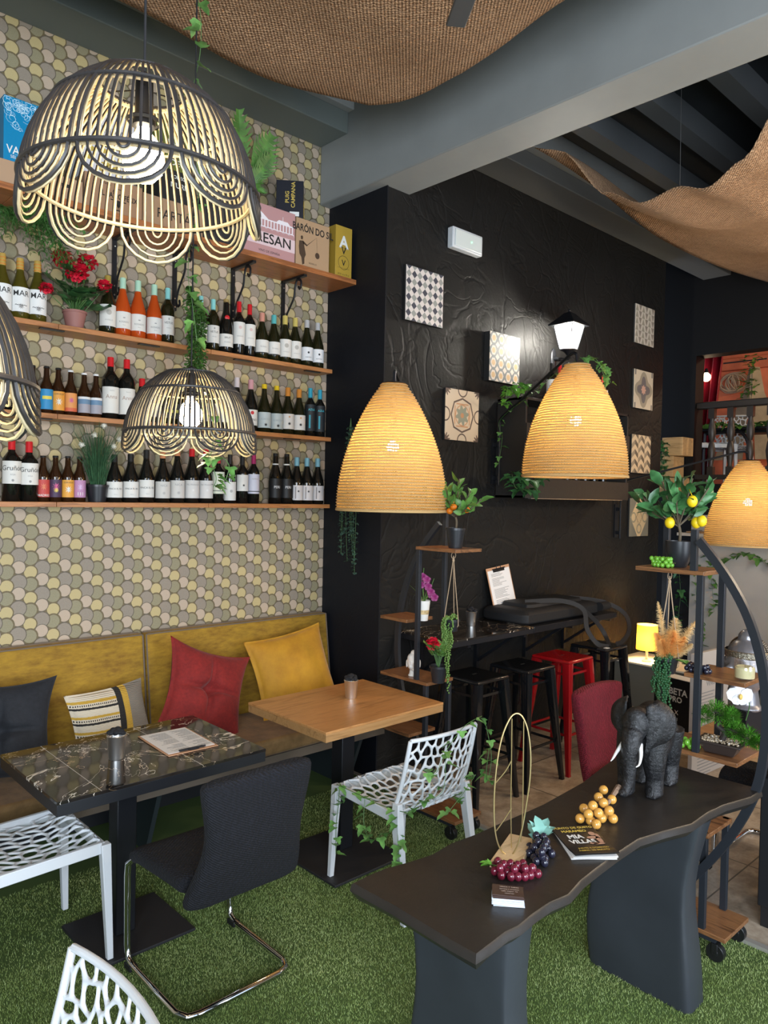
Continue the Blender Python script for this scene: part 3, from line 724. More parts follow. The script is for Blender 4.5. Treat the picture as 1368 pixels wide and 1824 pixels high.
BOTT = [
 # upper shelf
 (0, 4, 452, 'bgy', YG, (GD, .80), MARL, 'olive wine bottle with striped yellow neck at the far left, behind the left rattan shade'),
 (0, 36, 461, 'bgy', YG, (GD, .80), MARL, 'olive wine bottle with striped yellow neck and MAR label, second before the geranium'),
 (0, 67, 466, 'bgy', YG, (GD, .80), MARL, 'olive wine bottle with striped yellow neck and MAR label, right beside the geranium'),
 (0, 192, 492, 'bgy', OL, ((.35, .25, .05), .86), CIR, 'dark wine bottle with round emblem label between geranium and orange bottles'),
 (0, 219, 496, 'bgy', RO, (MINT, .80), ROS, 'orange rosé bottle with mint cap, left of three'),
 (0, 246, 501, 'bgy', RO, (MINT, .80), ROS, 'orange rosé bottle with mint cap, middle of three'),
 (0, 275, 508, 'bgy', RO, (MINT, .80), ROS, 'orange rosé bottle with mint cap, right of three'),
 (0, 299, 514, 'bdx', OL, (AQ, .80), VET, 'dark bottle with aqua cap and cream label, left of the hanging greenery'),
 (0, 358, 528, 'bdx', OL, (AQ, .80), VET, 'dark bottle with aqua cap and cream label, just right of the hanging greenery'),
 (0, 380, 534, 'bdx', OL, (AQ, .80), VET, 'dark bottle with aqua cap and cream label, beside the gold-necked sparkling bottle'),
 (0, 403, 534, 'chm', DK, ((.45, .32, .12), .68, 1), (.13, .36, PAPER, T_('BRUT', .045, .7, K), T_('RESERVA', .03, .35, GY)), 'sparkling wine bottle with gold foil neck and red seal'),
 (0, 426, 538, 'bdx', DK, (RD, .79), (.22, .62, PAPER, ('O', .03, .75, (.62, .45, .42)), T_('CRIANZA', .03, .35, GY)), 'black wine bottle with bright red cap, left of the upper shelf pair'),
 (0, 445, 543, 'bdx', DK, (RD, .79), (.22, .62, PAPER, ('O', .03, .75, (.62, .45, .42)), T_('CRIANZA', .03, .35, GY)), 'black wine bottle with bright red cap, right of the upper shelf pair'),
 (0, 467, 558, 'bgy', OL, ((.60, .27, .20), .80), (.14, .42, PAPER, T_('Ermita', .05, .5, GY), ('R', .0, .08, K)), 'dark wine bottle with salmon pink cap'),
 (0, 488, 562, 'bgy', OL, ((.10, .42, .42), .80), (.14, .42, PAPER, T_('Ermita', .05, .5, GY), ('R', .0, .08, K)), 'dark wine bottle with deep teal cap next to the salmon-capped one'),
 (0, 508, 563, 'bgy', OL, ((.55, .44, .12), .80), CIR, 'dark wine bottle with gold cap and round emblem label, left one'),
 (0, 526, 567, 'bgy', OL, ((.55, .44, .12), .80), CIR, 'dark wine bottle with gold cap and round emblem label, right one'),
 (0, 547, 571, 'bgy', OL, (SV, .84, 1), (.14, .42, (.72, .72, .72), ('O', .022, .6, K), T_('ALBARIÑO', .03, .25, K)), 'dark wine bottle with silver cap, left of two at the end of the upper shelf'),
 (0, 566, 576, 'bgy', OL, (SV, .84, 1), (.14, .42, (.72, .72, .72), ('O', .022, .6, K), T_('ALBARIÑO', .03, .25, K)), 'dark wine bottle with silver cap, last on the upper shelf'),
 # middle shelf
 (1, -2, 640, 'bdx', DK, (BKC, .8), (.2, .5, PAPER, T_('TINTO', .05, .5, K)), 'black bottle behind the scallops of the left rattan shade, far left'),
 (1, 28, 642, 'bdx', DK, (BKC, .8), (.2, .5, PAPER, T_('TINTO', .05, .5, K)), 'black bottle half behind the left rattan shade, second on the middle shelf'),
 (1, 58, 651, 'beer', BR, (BKC, .96), (.10, .50, (.12, .30, .06), T_('IPA', .12, .6, (.7, .7, .5), .02)), 'brown beer bottle with green label'),
 (1, 83, 653, 'beer', BR, (BKC, .96), (.10, .52, (.03, .25, .50), ('R', .5, .66, (.75, .60, .08), .2, .8), ('S', .04, .55, (.75, .6, .08))), 'brown beer bottle with blue and yellow label'),
 (1, 104, 656, 'beer', BR, (BKC, .96), (.10, .50, (.72, .32, .05), ('S', .08, .45, (.7, .7, .65)), T_('CERVEZA', .05, .85, K)), 'brown beer bottle with orange skull-like print on the middle shelf'),
 (1, 126, 660, 'beer', BR, ((.7, .7, .7), .96), (.10, .50, (.68, .28, .08), ('S', .07, .6, (.55, .12, .25)), ('R', 0, .2, (.6, .12, .05))), 'brown beer bottle with orange and pink label'),
 (1, 150, 665, 'beer', BR, ((.75, .75, .75), .96), (.10, .46, (.33, .32, .36), ('R', .55, .85, (.12, .22, .34)), ('R', .85, 1, (.7, .7, .7))), 'brown beer bottle with white cap and grey-blue label, left of two'),
 (1, 171, 667, 'beer', BR, ((.75, .75, .75), .96), (.10, .46, (.33, .32, .36), ('R', .55, .85, (.12, .22, .34)), ('R', .85, 1, (.7, .7, .7))), 'brown beer bottle with white cap and grey-blue label, right of two'),
 (1, 197, 637, 'bdx', DK, (RD, .85), (.10, .52, PAPER, T_('Anna', .09, .62, (.35, .25, .2)), T_('TINTO', .025, .85, GY)), 'tall black magnum with red cap and cream label, left of two'),
 (1, 226, 641, 'bdx', DK, (RD, .85), (.10, .52, PAPER, T_('Anna', .09, .62, (.35, .25, .2)), T_('TINTO', .025, .85, GY)), 'tall black magnum with red cap and cream label, right of two'),
 (1, 253, 675, 'bgy', DK, (RD, .82), (.12, .42, PAPER, T_('MENCÍA', .05, .5, GY)), 'red-capped black bottle behind the left side of the middle pendant'),
 (1, 276, 680, 'bdx', DK, (BKC, .82), (.15, .5, (.30, .28, .25), T_('ROBLE', .05, .5, PAPER)), 'dark-labelled bottle behind the middle pendant, left of its bulb'),
 (1, 299, 684, 'bdx', OL, ((.6, .55, .08), .85), (.15, .5, (.05, .05, .05), ('R', .4, .6, (.5, .45, .1))), 'bottle with yellow cap and black label behind the middle pendant'),
 (1, 322, 684, 'bdx', OL, ((.6, .55, .08), .85), (.15, .5, (.05, .05, .05), ('R', .4, .6, (.5, .45, .1))), 'bottle with yellow cap directly behind the glowing bulb'),
 (1, 378, 676, 'bdx', DK, (BKC, .84), (.14, .5, PAPER, T_('RIOJA', .05, .5, GY)), 'black-capped bottle behind the right half of the middle pendant'),
 (1, 400, 676, 'bdx', DK, (BKC, .84), (.14, .5, PAPER, T_('RIOJA', .05, .5, GY)), 'black-capped bottle at the right edge inside the middle pendant'),
 (1, 422, 673, 'bgy', DK, ((.60, .52, .52), .80), (.12, .42, PAPER, T_('PRUNO', .06, .5, GY)), 'black bottle with red and white neck foil at the pendant edge, left one'),
 (1, 447, 677, 'bgy', DK, ((.60, .30, .32), .80), (.12, .42, PAPER, ('O', .035, .8, RD), T_('PRUNO', .06, .35, K)), 'black bottle with red and white neck foil, right of the pendant'),
 (1, 471, 685, 'bgy', OL, ((.72, .50, .02), .91), (.10, .42, (.46, .52, .52), T_('KIMERA', .06, .55, (.35, .4, .42), .01), ('S', .04, .2, K)), 'bottle with yellow wax top and grey-blue label, left of two'),
 (1, 493, 688, 'bgy', OL, ((.72, .50, .02), .91), (.10, .42, (.46, .52, .52), T_('KIMERA', .06, .55, (.35, .4, .42), .01), ('S', .04, .2, K)), 'bottle with yellow wax top and grey-blue label, right of two'),
 (1, 513, 691, 'bgy', OL, ((.62, .24, .04), .82), (.12, .44, (.70, .68, .64), ('S', .04, .35, K), ('S', .03, .8, (.62, .3, .1))), 'bottle with orange cap and white label, left of two'),
 (1, 533, 694, 'bgy', OL, ((.62, .24, .04), .82), (.12, .44, (.70, .68, .64), ('S', .04, .35, K), ('S', .03, .8, (.62, .3, .1))), 'bottle with orange cap and white label, right of two'),
 (1, 553, 692, 'bdx', DK, ((.05, .42, .58), .80, 1), (.12, .66, (.012, .015, .018), T_('AZUL', .06, .8, (.05, .5, .6)), ('R', .1, .6, (.02, .28, .36), .3, .42)), 'black bottle with metallic blue cap and black label, left of two'),
 (1, 570, 695, 'bdx', DK, ((.05, .42, .58), .80, 1), (.12, .66, (.012, .015, .018), T_('AZUL', .06, .8, (.05, .5, .6)), ('R', .1, .6, (.02, .28, .36), .3, .42)), 'black bottle with metallic blue cap and black label, last on the middle shelf'),
 # lowest shelf
 (2, 21, 781, 'bdx', DK, (RD, .82), (.28, .64, PAPER, T_('Gruñón', .11, .68, K), T_('RIOJA', .03, .4, GY), ('O', .02, .15, GY)), 'broad black magnum with red cap and script label, far left of the lowest shelf'),
 (2, 52, 787, 'bdx', DK, (RD, .82), (.28, .64, PAPER, T_('Gruñón', .11, .68, K), T_('RIOJA', .03, .4, GY), ('O', .02, .15, GY)), 'broad black magnum with red cap and script label, second on the lowest shelf'),
 (2, 77, 812, 'beer', BR, (BKC, .96), (.10, .48, (.50, .06, .05), T_('MADRID', .07, .1, PAPER, .01), ('S', .08, .6, (.65, .2, .1))), 'brown beer bottle with red label'),
 (2, 99, 812, 'beer', BR, (BKC, .96), (.10, .48, (.06, .03, .07), ('S', .09, .6, (.6, .1, .25)), ('S', .06, .4, (.7, .55, .1))), 'brown beer bottle with black, pink and yellow label'),
 (2, 121, 813, 'beer', BR, (BKC, .96), (.10, .48, (.72, .34, .05), ('S', .08, .45, (.7, .7, .65)), T_('CERVEZA', .05, .85, K)), 'brown beer bottle with orange label on the lowest shelf'),
 (2, 142, 814, 'beer', BR, (BKC, .96), (.10, .48, (.45, .22, .38), ('S', .08, .6, (.6, .4, .6)), T_('111', .1, .2, PAPER, .02)), 'brown beer bottle with lilac pink label beside the potted grass'),
 (2, 204, 810, 'bgy', DK, (BKC, .84), (.10, .43, PAPER, T_('FINCA EL REI', .05, .55, K), T_('MENCÍA', .02, .2, GY)), 'black-capped bottle with cream label, right beside the potted grass'),
 (2, 233, 809, 'bgy', DK, (BKC, .84), (.10, .43, PAPER, T_('FINCA EL REI', .05, .55, K), T_('MENCÍA', .02, .2, GY)), 'black-capped bottle with cream label, second after the potted grass'),
 (2, 261, 802, 'bgy', DK, (BKC, .84), (.10, .43, PAPER, T_('FINCA EL REI', .05, .55, K), T_('MENCÍA', .02, .2, GY)), 'black-capped bottle with cream label, just before the copper-capped pair'),
 (2, 290, 806, 'bgy', DK, (CU, .88), (.09, .42, (.60, .57, .52), ('S', .04, .3, (.42, .4, .38)), T_('NICA', .06, .75, GY)), 'copper-capped black bottle with grey pyramid label, left of two'),
 (2, 316, 801, 'bgy', DK, (CU, .88), (.09, .42, (.60, .57, .52), ('S', .04, .3, (.42, .4, .38)), T_('NICA', .06, .75, GY)), 'copper-capped black bottle with grey pyramid label, right of two'),
 (2, 342, 800, 'bgy', DK, (RD, .86), (.09, .42, (.64, .61, .57), T_('PIE FRANCO', .045, .75, GY), ('O', .02, .45, (.72, .7, .66))), 'red-capped black bottle under the middle pendant, left of two'),
 (2, 367, 801, 'bgy', DK, (RD, .86), (.09, .42, (.64, .61, .57), T_('PIE FRANCO', .045, .75, GY), ('O', .02, .45, (.72, .7, .66))), 'red-capped black bottle under the middle pendant, right of two'),
 (2, 389, 812, 'bdx', DK, ((.40, .02, .03), .84), (.2, .66, (.62, .64, .50), T_('SYRAH', .04, .3, GY), ('R', .12, .15, K)), 'black bottle with pale green label behind the trailing ivy leaves'),
 (2, 410, 810, 'bdx', DK, (BKC, .80), (.06, .44, PAPER, ('O', .03, .5, (.4, .38, .36))), 'black-capped bottle with low cream label and round emblem'),
 (2, 432, 812, 'bdx', DK, (BKC, .80), (.26, .60, PAPER, ('S', .03, .35, K)), 'black-capped bottle with high cream label and a bird print'),
 (2, 452, 810, 'bdx', DK, ((.32, .02, .10), .78), (.20, .60, (.58, .58, .66), T_('TEMPLE', .04, .75, GY), ('R', .1, .14, K)), 'black bottle with magenta cap and lilac label'),
 (2, 491, 808, 'chm', DK, (BKC, .80), (.12, .5, (.008, .008, .008), T_('PERI', .07, .55, (.6, .6, .6), .01)), 'all black bottle with white neck ring, left of two'),
 (2, 511, 809, 'chm', DK, (BKC, .80), (.12, .5, (.008, .008, .008), T_('PERI', .07, .55, (.6, .6, .6), .01)), 'all black bottle with white neck ring, right of two'),
 (2, 529, 815, 'bgy', DK, ((.22, .47, .58), .80, 1), (.08, .40, (.62, .60, .60), ('R', .1, .9, (.22, .2, .2), .3, .36), ('S', .03, .6, K)), 'black bottle with steel blue cap, left of three'),
 (2, 547, 816, 'bgy', DK, ((.22, .47, .58), .80, 1), (.08, .40, (.62, .60, .60), ('R', .1, .9, (.22, .2, .2), .3, .36), ('S', .03, .6, K)), 'black bottle with steel blue cap, middle of three'),
 (2, 566, 817, 'bgy', DK, ((.22, .47, .58), .80, 1), (.08, .40, (.62, .60, .60), ('R', .1, .9, (.22, .2, .2), .3, .36), ('S', .03, .6, K)), 'black bottle with steel blue cap, right of three at the shelf end'),
]
for k, px, ty, kind, gl, cap, lab, lbl in BOTT:
    p = at(px, ty, y=4.055); h = p.z - SH[k]
    nm = 'beer_bottle' if kind == 'beer' else 'wine_bottle'
    # spacing keeps neighbours apart: the radius follows the real bottle type
    R = {'beer': .0325, 'bdx': .0385, 'bgy': .0445, 'chm': .0445}[kind]
    if px in (21, 52, 197, 226): R = .0455
    t = mk_bottle((p.x, 4.055, SH[k]), h, kind, gl, cap, lab, lbl, nm, R=R)
    if px in (491, 511) and k == 2:
        b = B(); b.lathe([(R * .45, h * .76), (R * .46, h * .80)], cap=False, n=16); b.build('neck_ring', WHITEINK, t, world=False)
    if px == 403:
        b = B(); b.ball((R * .62, 0, h * .66), (.006, .016, .016), 10, 6); b.build('red_seal', mat('red_seal', RD, .4), t, world=False)
    if lbl.startswith('olive wine bottle'):
        b = B()
        for i in range(3): b.lathe([(R * .42, h * (.83 + i * .05)), (R * .42, h * (.85 + i * .05))], cap=False, n=14)
        b.build('neck_stripes', mat('orange_stripe', (.55, .22, .03), .5), t, world=False)
# ================================================================== rattan pendants
CANE = mat('natural_cane', (.62, .50, .30), .5, var=.12, vscale=40)
CANEDK = mat('black_cane', (.035, .032, .032), .38, var=.2, vscale=30)
BULB = mat('lit_bulb', (1, .86, .62), .3, emit=30, ecol=(1, .80, .52))
def dome(t, R, Ht, top):
    """t 0 top ring .. 1 rim ring -> radius, z below the top"""
    a = math.asin(top) + (math.radians(82) - math.asin(top)) * t
    return R * math.sin(a) / math.sin(math.radians(82)), -Ht * (math.cos(math.asin(top)) - math.cos(a)) / (math.cos(math.asin(top)) - math.cos(math.radians(82)))
def cage(b, R, Ht, drop, top, N, off, rr, nl=5, flare=1.0):
    for k in range(N):
        a0 = off + 2 * PI * k / N; half = PI / N * .97
        for j in range(nl):
            f = (j + .6) / nl * (1.0 if j < nl - 1 else 1.02)
            f = min(f, 1); r_ = rr * (1.5 if j == nl - 1 else 1)
            pts = []
            for i in range(9):
                t = i / 8; r, z = dome(t, R, Ht, top); pts.append((r, a0 - half * f, z))
            d = drop * (f ** .8)
            for i in range(1, 10):
                g = PI * i / 10; r, z = dome(1, R, Ht, top)
                zz = z - d * math.sin(g) ; pts.append((r + .03 * flare * R * math.sin(g), a0 - half * f * math.cos(g), zz))
            for i in range(9):
                t = 1 - i / 8; r, z = dome(t, R, Ht, top); pts.append((r, a0 + half * f, z))
            b.tube([(r * math.cos(a), r * math.sin(a), z) for r, a, z in pts], r_, 5)
def rings_(b, R, Ht, top, ts, rr):
    for t, q in zip(ts, rr):
        r, z = dome(t, R, Ht, top)
        b.tube([((r) * math.cos(a), r * math.sin(a), z + .0015 * math.sin(a * 30)) for a in np.linspace(0, 2 * PI, 60, endpoint=False)], q, 6, closed=True)
def pendant(loc, label, watt_mat, cord_top, tilt=0):
    """loc = centre of the top ring"""
    t = thing('rattan_pendant_lamp', loc, label, 'pendant lamp', 'scalloped rattan pendant lamps', tilt)
    R, Ht = .262, .245
    b = B(); cage(b, R, Ht, .088, .38, 8, .2, .0030); b.build('black_outer_cage', CANEDK, t, world=False)
    b = B(); rings_(b, R * 1.012, Ht, .38, (.0, .42, 1.0), (.0045, .0045, .0055)); b.build('black_hoops', CANEDK, t, world=False)
    b = B(); cage(b, R * .974, Ht * .99, .088, .38, 8, .2, .0026); b.map(lambda p: (p.x, p.y, p.z - .004)); b.build('natural_inner_cage', CANE, t, world=False)
    b = B(); rings_(b, R * .955, Ht * .99, .38, (.03, .42, 1.0), (.0045, .0035, .005)); b.map(lambda p: (p.x, p.y, p.z - .004)); b.build('natural_hoops', CANE, t, world=False)
    b = B()
    for k in range(3): a = k * 2 * PI / 3; b.cyl((0, 0, -.01), (R * .34 * math.cos(a), R * .34 * math.sin(a), -.002), .0018, n=5)
    b.build('spider', BLACKMET, t, world=False)
    b = B(); b.cyl((0, 0, cord_top - loc[2]), (0, 0, -.01), .0032, n=8); b.build('cord', mat('black_cord', (.012, .012, .014), .7), t, world=False)
    b = B(); b.lathe([(.006, .03), (.02, .02), (.021, -.075), (.026, -.08), (.026, -.095), (.019, -.10)]); b.lathe([(.036, -.078), (.04, -.082), (.036, -.088)], cap=False); b.build('socket', BLACKMET, t, world=False)
    b = B(); b.lathe([(.014, -.095), (.018, -.11), (.036, -.132), (.0465, -.16), (.0475, -.175), (.043, -.198), (.026, -.217), (.0, -.222)], n=24, cap=False)
    b.build('bulb', BULB, t, smooth=True, world=False)
    return t
pl_big = at(256, 160, D=1.68); pl_big.z = 2.785
pb = at(256, 250, D=1.75)
pendant((pb.x, pb.y, 2.80), 'large scalloped rattan pendant lamp with a lit globe bulb, nearest at upper left', None, 4.0)
ps = at(340, 720, D=3.10)
pendant((ps.x, ps.y, 2.345), 'smaller looking scalloped rattan pendant lamp hanging above the marble table', None, 4.0, .5)
p3_ = at(-240, 640, D=1.27)
pendant((p3_.x, p3_.y, 2.285), 'scalloped rattan pendant lamp cut off by the left edge', None, 4.0, .9)

# ================================================================== woven bell shades on swing arms
def wicker_mat():
    m, nt, b = newmat('woven_palm_fibre')
    x, y, z = sep(nt, coords(nt))
    ang = X.m('ARCTAN2', y, x)
    n = noise(nt, coords(nt), 9, 3); n2 = noise(nt, coords(nt), 55, 3)
    rows = xsin((z + (n - .5) * .010 + (n2 - .5) * .004) * (2 * PI / .0160)); cols = xsin(ang * 120 + (n - .5) * 6)
    h = rows * .75 + cols * .2
    nt.links.new(ramp(nt, h * .3 + .5 + (n2 - .5) * .4, [(.15, (.15, .075, .025)), (.45, (.42, .27, .11)), (.85, (.62, .45, .22))]), b.inputs['Base Color'])
    b.inputs['Roughness'].default_value = .75
    bump(nt, b, h, .7, .004)
    tr = nt.nodes.new('ShaderNodeBsdfTranslucent'); tr.inputs[0].default_value = (1.0, .72, .27, 1)
    ms = nt.nodes.new('ShaderNodeMixShader'); nt.links.new(b.outputs[0], ms.inputs[1]); nt.links.new(tr.outputs[0], ms.inputs[2])
    nt.links.new((xmax(xmin((rows + cols * .35 + (n2 - .5) * 1.2) * -1.4 - .2, 0.85), 0.06)).s, ms.inputs[0])
    tp = nt.nodes.new('ShaderNodeBsdfTransparent'); m2 = nt.nodes.new('ShaderNodeMixShader')
    hole = lt(rows + (n2 - .5) * 1.2, -.86) * lt(cols + (n - .5), .25)
    nt.links.new((hole * .8).s, m2.inputs[0]); nt.links.new(ms.outputs[0], m2.inputs[1]); nt.links.new(tp.outputs[0], m2.inputs[2])
    nt.links.new(m2.outputs[0], nt.nodes['Material Output'].inputs[0]); return m
WICKER = wicker_mat()
WARMB = mat('warm_lit_bulb', (1, .75, .4), .3, emit=85, ecol=(1, .70, .38))
def bell(c, R, Hh, label, mount, zarm, arm='swing'):
    """c = centre of the bottom rim"""
    t = thing('woven_lamp', c, label, 'wall lamp', 'woven bell lamps on swing arms')
    prof = [(.985, -.01), (1.0, .0), (1.0, .06), (.985, .15), (.95, .26), (.89, .38), (.81, .50), (.705, .62), (.59, .73), (.47, .83), (.36, .91), (.27, .965), (.235, 1.0)]
    P = spline([(r, 0, z) for r, z in prof], 20)
    rr = [(p.x * R + .0042 * math.sin(p.z * Hh * 2 * PI / .016), p.z * Hh) for p in P]
    b = B(); b.lathe(rr, n=72, cap=False); s = b.build('woven_shade', WICKER, t, smooth=True, world=False)
    b = B(); b.tube([(R * 1.0 * math.cos(a), R * 1.0 * math.sin(a), -.004) for a in np.linspace(0, 2 * PI, 60, endpoint=False)], .006, 6, closed=True)
    b.build('rim_binding', mat('rim_fibre', (.55, .36, .15), .7), t, world=False)
    b = B(); b.lathe([(.02, Hh * .93), (.025, Hh * .75), (.02, Hh * .62)]); b.cyl((0, 0, Hh * .93), (0, 0, Hh * 1.03), .008); b.lathe([(R * .24, Hh * 1.0), (R * .2, Hh * 1.01), (.01, Hh * 1.02)], cap=False); b.build('socket', BLACKMET, t, world=False)
    b = B(); b.ball((0, 0, Hh * .50), .034, 16, 10); b.build('bulb', WARMB, t, smooth=True, world=False)
    m0, m1 = mount; c = Vector(c); top = c + Vector((0, 0, Hh * 1.02))
    y = m0.y
    b = B(); b.bb((m0.x - .032, y - .012, m1.z), (m0.x + .032, y, m0.z)); b.bb((m0.x - .018, y - .05, m1.z + .03), (m0.x + .018, y - .012, m1.z + .06)); b.bb((m0.x - .018, y - .05, m0.z - .06), (m0.x + .018, y - .012, m0.z - .03)); b.build('wall_plate', BLACKMET, t)
    pv = Vector((m0.x, y - .05, 0))
    el = Vector((pv.x, pv.y, zarm))
    dirv = Vector((top.x - pv.x, top.y - pv.y, 0)); dl = dirv.length; dirv.normalize()
    tip = Vector((top.x, top.y, top.z + .03)) 
    pts = [(pv.x, pv.y, m1.z - .01), (pv.x, pv.y, zarm - .06)]
    e = Vector((tip.x, tip.y, tip.z + .0))
    for g in (.25, .5, .75, 1): pts.append(tuple(Vector((pv.x, pv.y, zarm - .06)) + dirv * (.05 * (1 - math.cos(g * PI / 2))) + Vector((0, 0, .05 * math.sin(g * PI / 2)))))
    k = tip - dirv * .09 + Vector((0, 0, .03)); pts += [tuple(k), tuple(tip - dirv * .04 + Vector((0, 0, .035))), tuple(tip - dirv * .01 + Vector((0, 0, .02))), tuple(top)]
    b = B(); b.tube(pts, .0095, 8); b.build('swing_arm', BLACKMET, t)
    return t
def mnt(a, b_, y=3.57): return (at(*a, y=y), at(*b_, y=y))
w1 = at(697, 908, D=4.2)
bell((w1.x, w1.y, w1.z), .308, .70, 'woven bell lamp glowing in front of the black column corner, left of the three', (Vector((3.52, 3.57, 2.35)), Vector((3.52, 3.57, 2.05))), 2.44)
w2 = at(1023, 848, D=4.6)
bell((w2.x, w2.y, w2.z), .316, .68, 'woven bell lamp below the lit wall lantern, middle of the three', mnt((880, 782), (880, 862)), 2.47)
w3 = at(1330, 970, D=6.3)
bell((w3.x, w3.y, w3.z), .335, .70, 'woven bell lamp behind the lemon tree, furthest of the three', mnt((1097, 898), (1097, 957)), 2.05)

# ================================================================== wall lantern
def lantern():
    c = at(1013, 605, y=3.33)
    t = thing('wall_lantern', (c.x, c.y, c.z - .1), 'black outdoor wall lantern with lit white glass on the black wall', 'wall lamp')
    x, y, z = c
    b = B(); hw = .085
    # four cornered roof
    for (w0, z0, w1, z1) in ((.115, .105, .115, .115), (.115, .115, .06, .17), (.06, .17, .035, .20), (.035, .20, .01, .215)):
        b.loft([[Vector((x + sx * w0, y + sy * w0, z + z0)) for sx, sy in ((-1, -1), (1, -1), (1, 1), (-1, 1))], [Vector((x + sx * w1, y + sy * w1, z + z1)) for sx, sy in ((-1, -1), (1, -1), (1, 1), (-1, 1))]])
    b.ball((x, y, z + .225), .012, 8, 6); b.build('roof', BLACKMET, t, smooth=False)
    b = B()
    for sx, sy in ((-1, -1), (1, -1), (1, 1), (-1, 1)): b.bar((x + sx * .085, y + sy * .085, z + .105), (x + sx * .05, y + sy * .05, z - .075), .007)
    b.lathe([(.045, z - .075), (.065, z - .08), (.03, z - .10), (.015, z - .12), (.02, z - .14), (.006, z - .16)], (x, y, 0), 12); b.build('frame', BLACKMET, t)
    b = B(); b.loft([[Vector((x + sx * w, y + sy * w, z + zz)) for sx, sy in ((-1, -1), (1, -1), (1, 1), (-1, 1))] for w, zz in ((.048, -.073), (.082, .102))], cap=False)
    gm, gnt, gb = newmat('lantern_glass')
    gt_ = gnt.nodes.new('ShaderNodeBsdfTranslucent'); gp_ = gnt.nodes.new('ShaderNodeBsdfTransparent'); gx = gnt.nodes.new('ShaderNodeMixShader'); gx.inputs[0].default_value = .8
    gnt.links.new(gt_.outputs[0], gx.inputs[1]); gnt.links.new(gp_.outputs[0], gx.inputs[2]); gnt.links.new(gx.outputs[0], gnt.nodes['Material Output'].inputs[0])
    b.build('glass_panes', gm, t, smooth=False)
    b = B(); b.ball((x, y, z + .02), (.034, .034, .045), 12, 8); b.build('bulb', mat('cool_lit_bulb', (1, .97, .9), .3, emit=420, ecol=(1, .95, .84)), t, smooth=True)
    b = B(); wx, wy = at(985, 640, y=3.57).x, 3.57; wz = z - .10
    b.ball((wx, wy - .004, wz), (.04, .016, .085), 16, 10)
    b.tube(spline([(wx, wy - .01, wz), (wx - .02, wy - .08, wz - .02), (x - .04, y + .05, wz - .05), (x, y, z - .15)], 6), lambda u: .018 - .009 * u, 8); b.build('bracket', BLACKMET, t)
lantern()
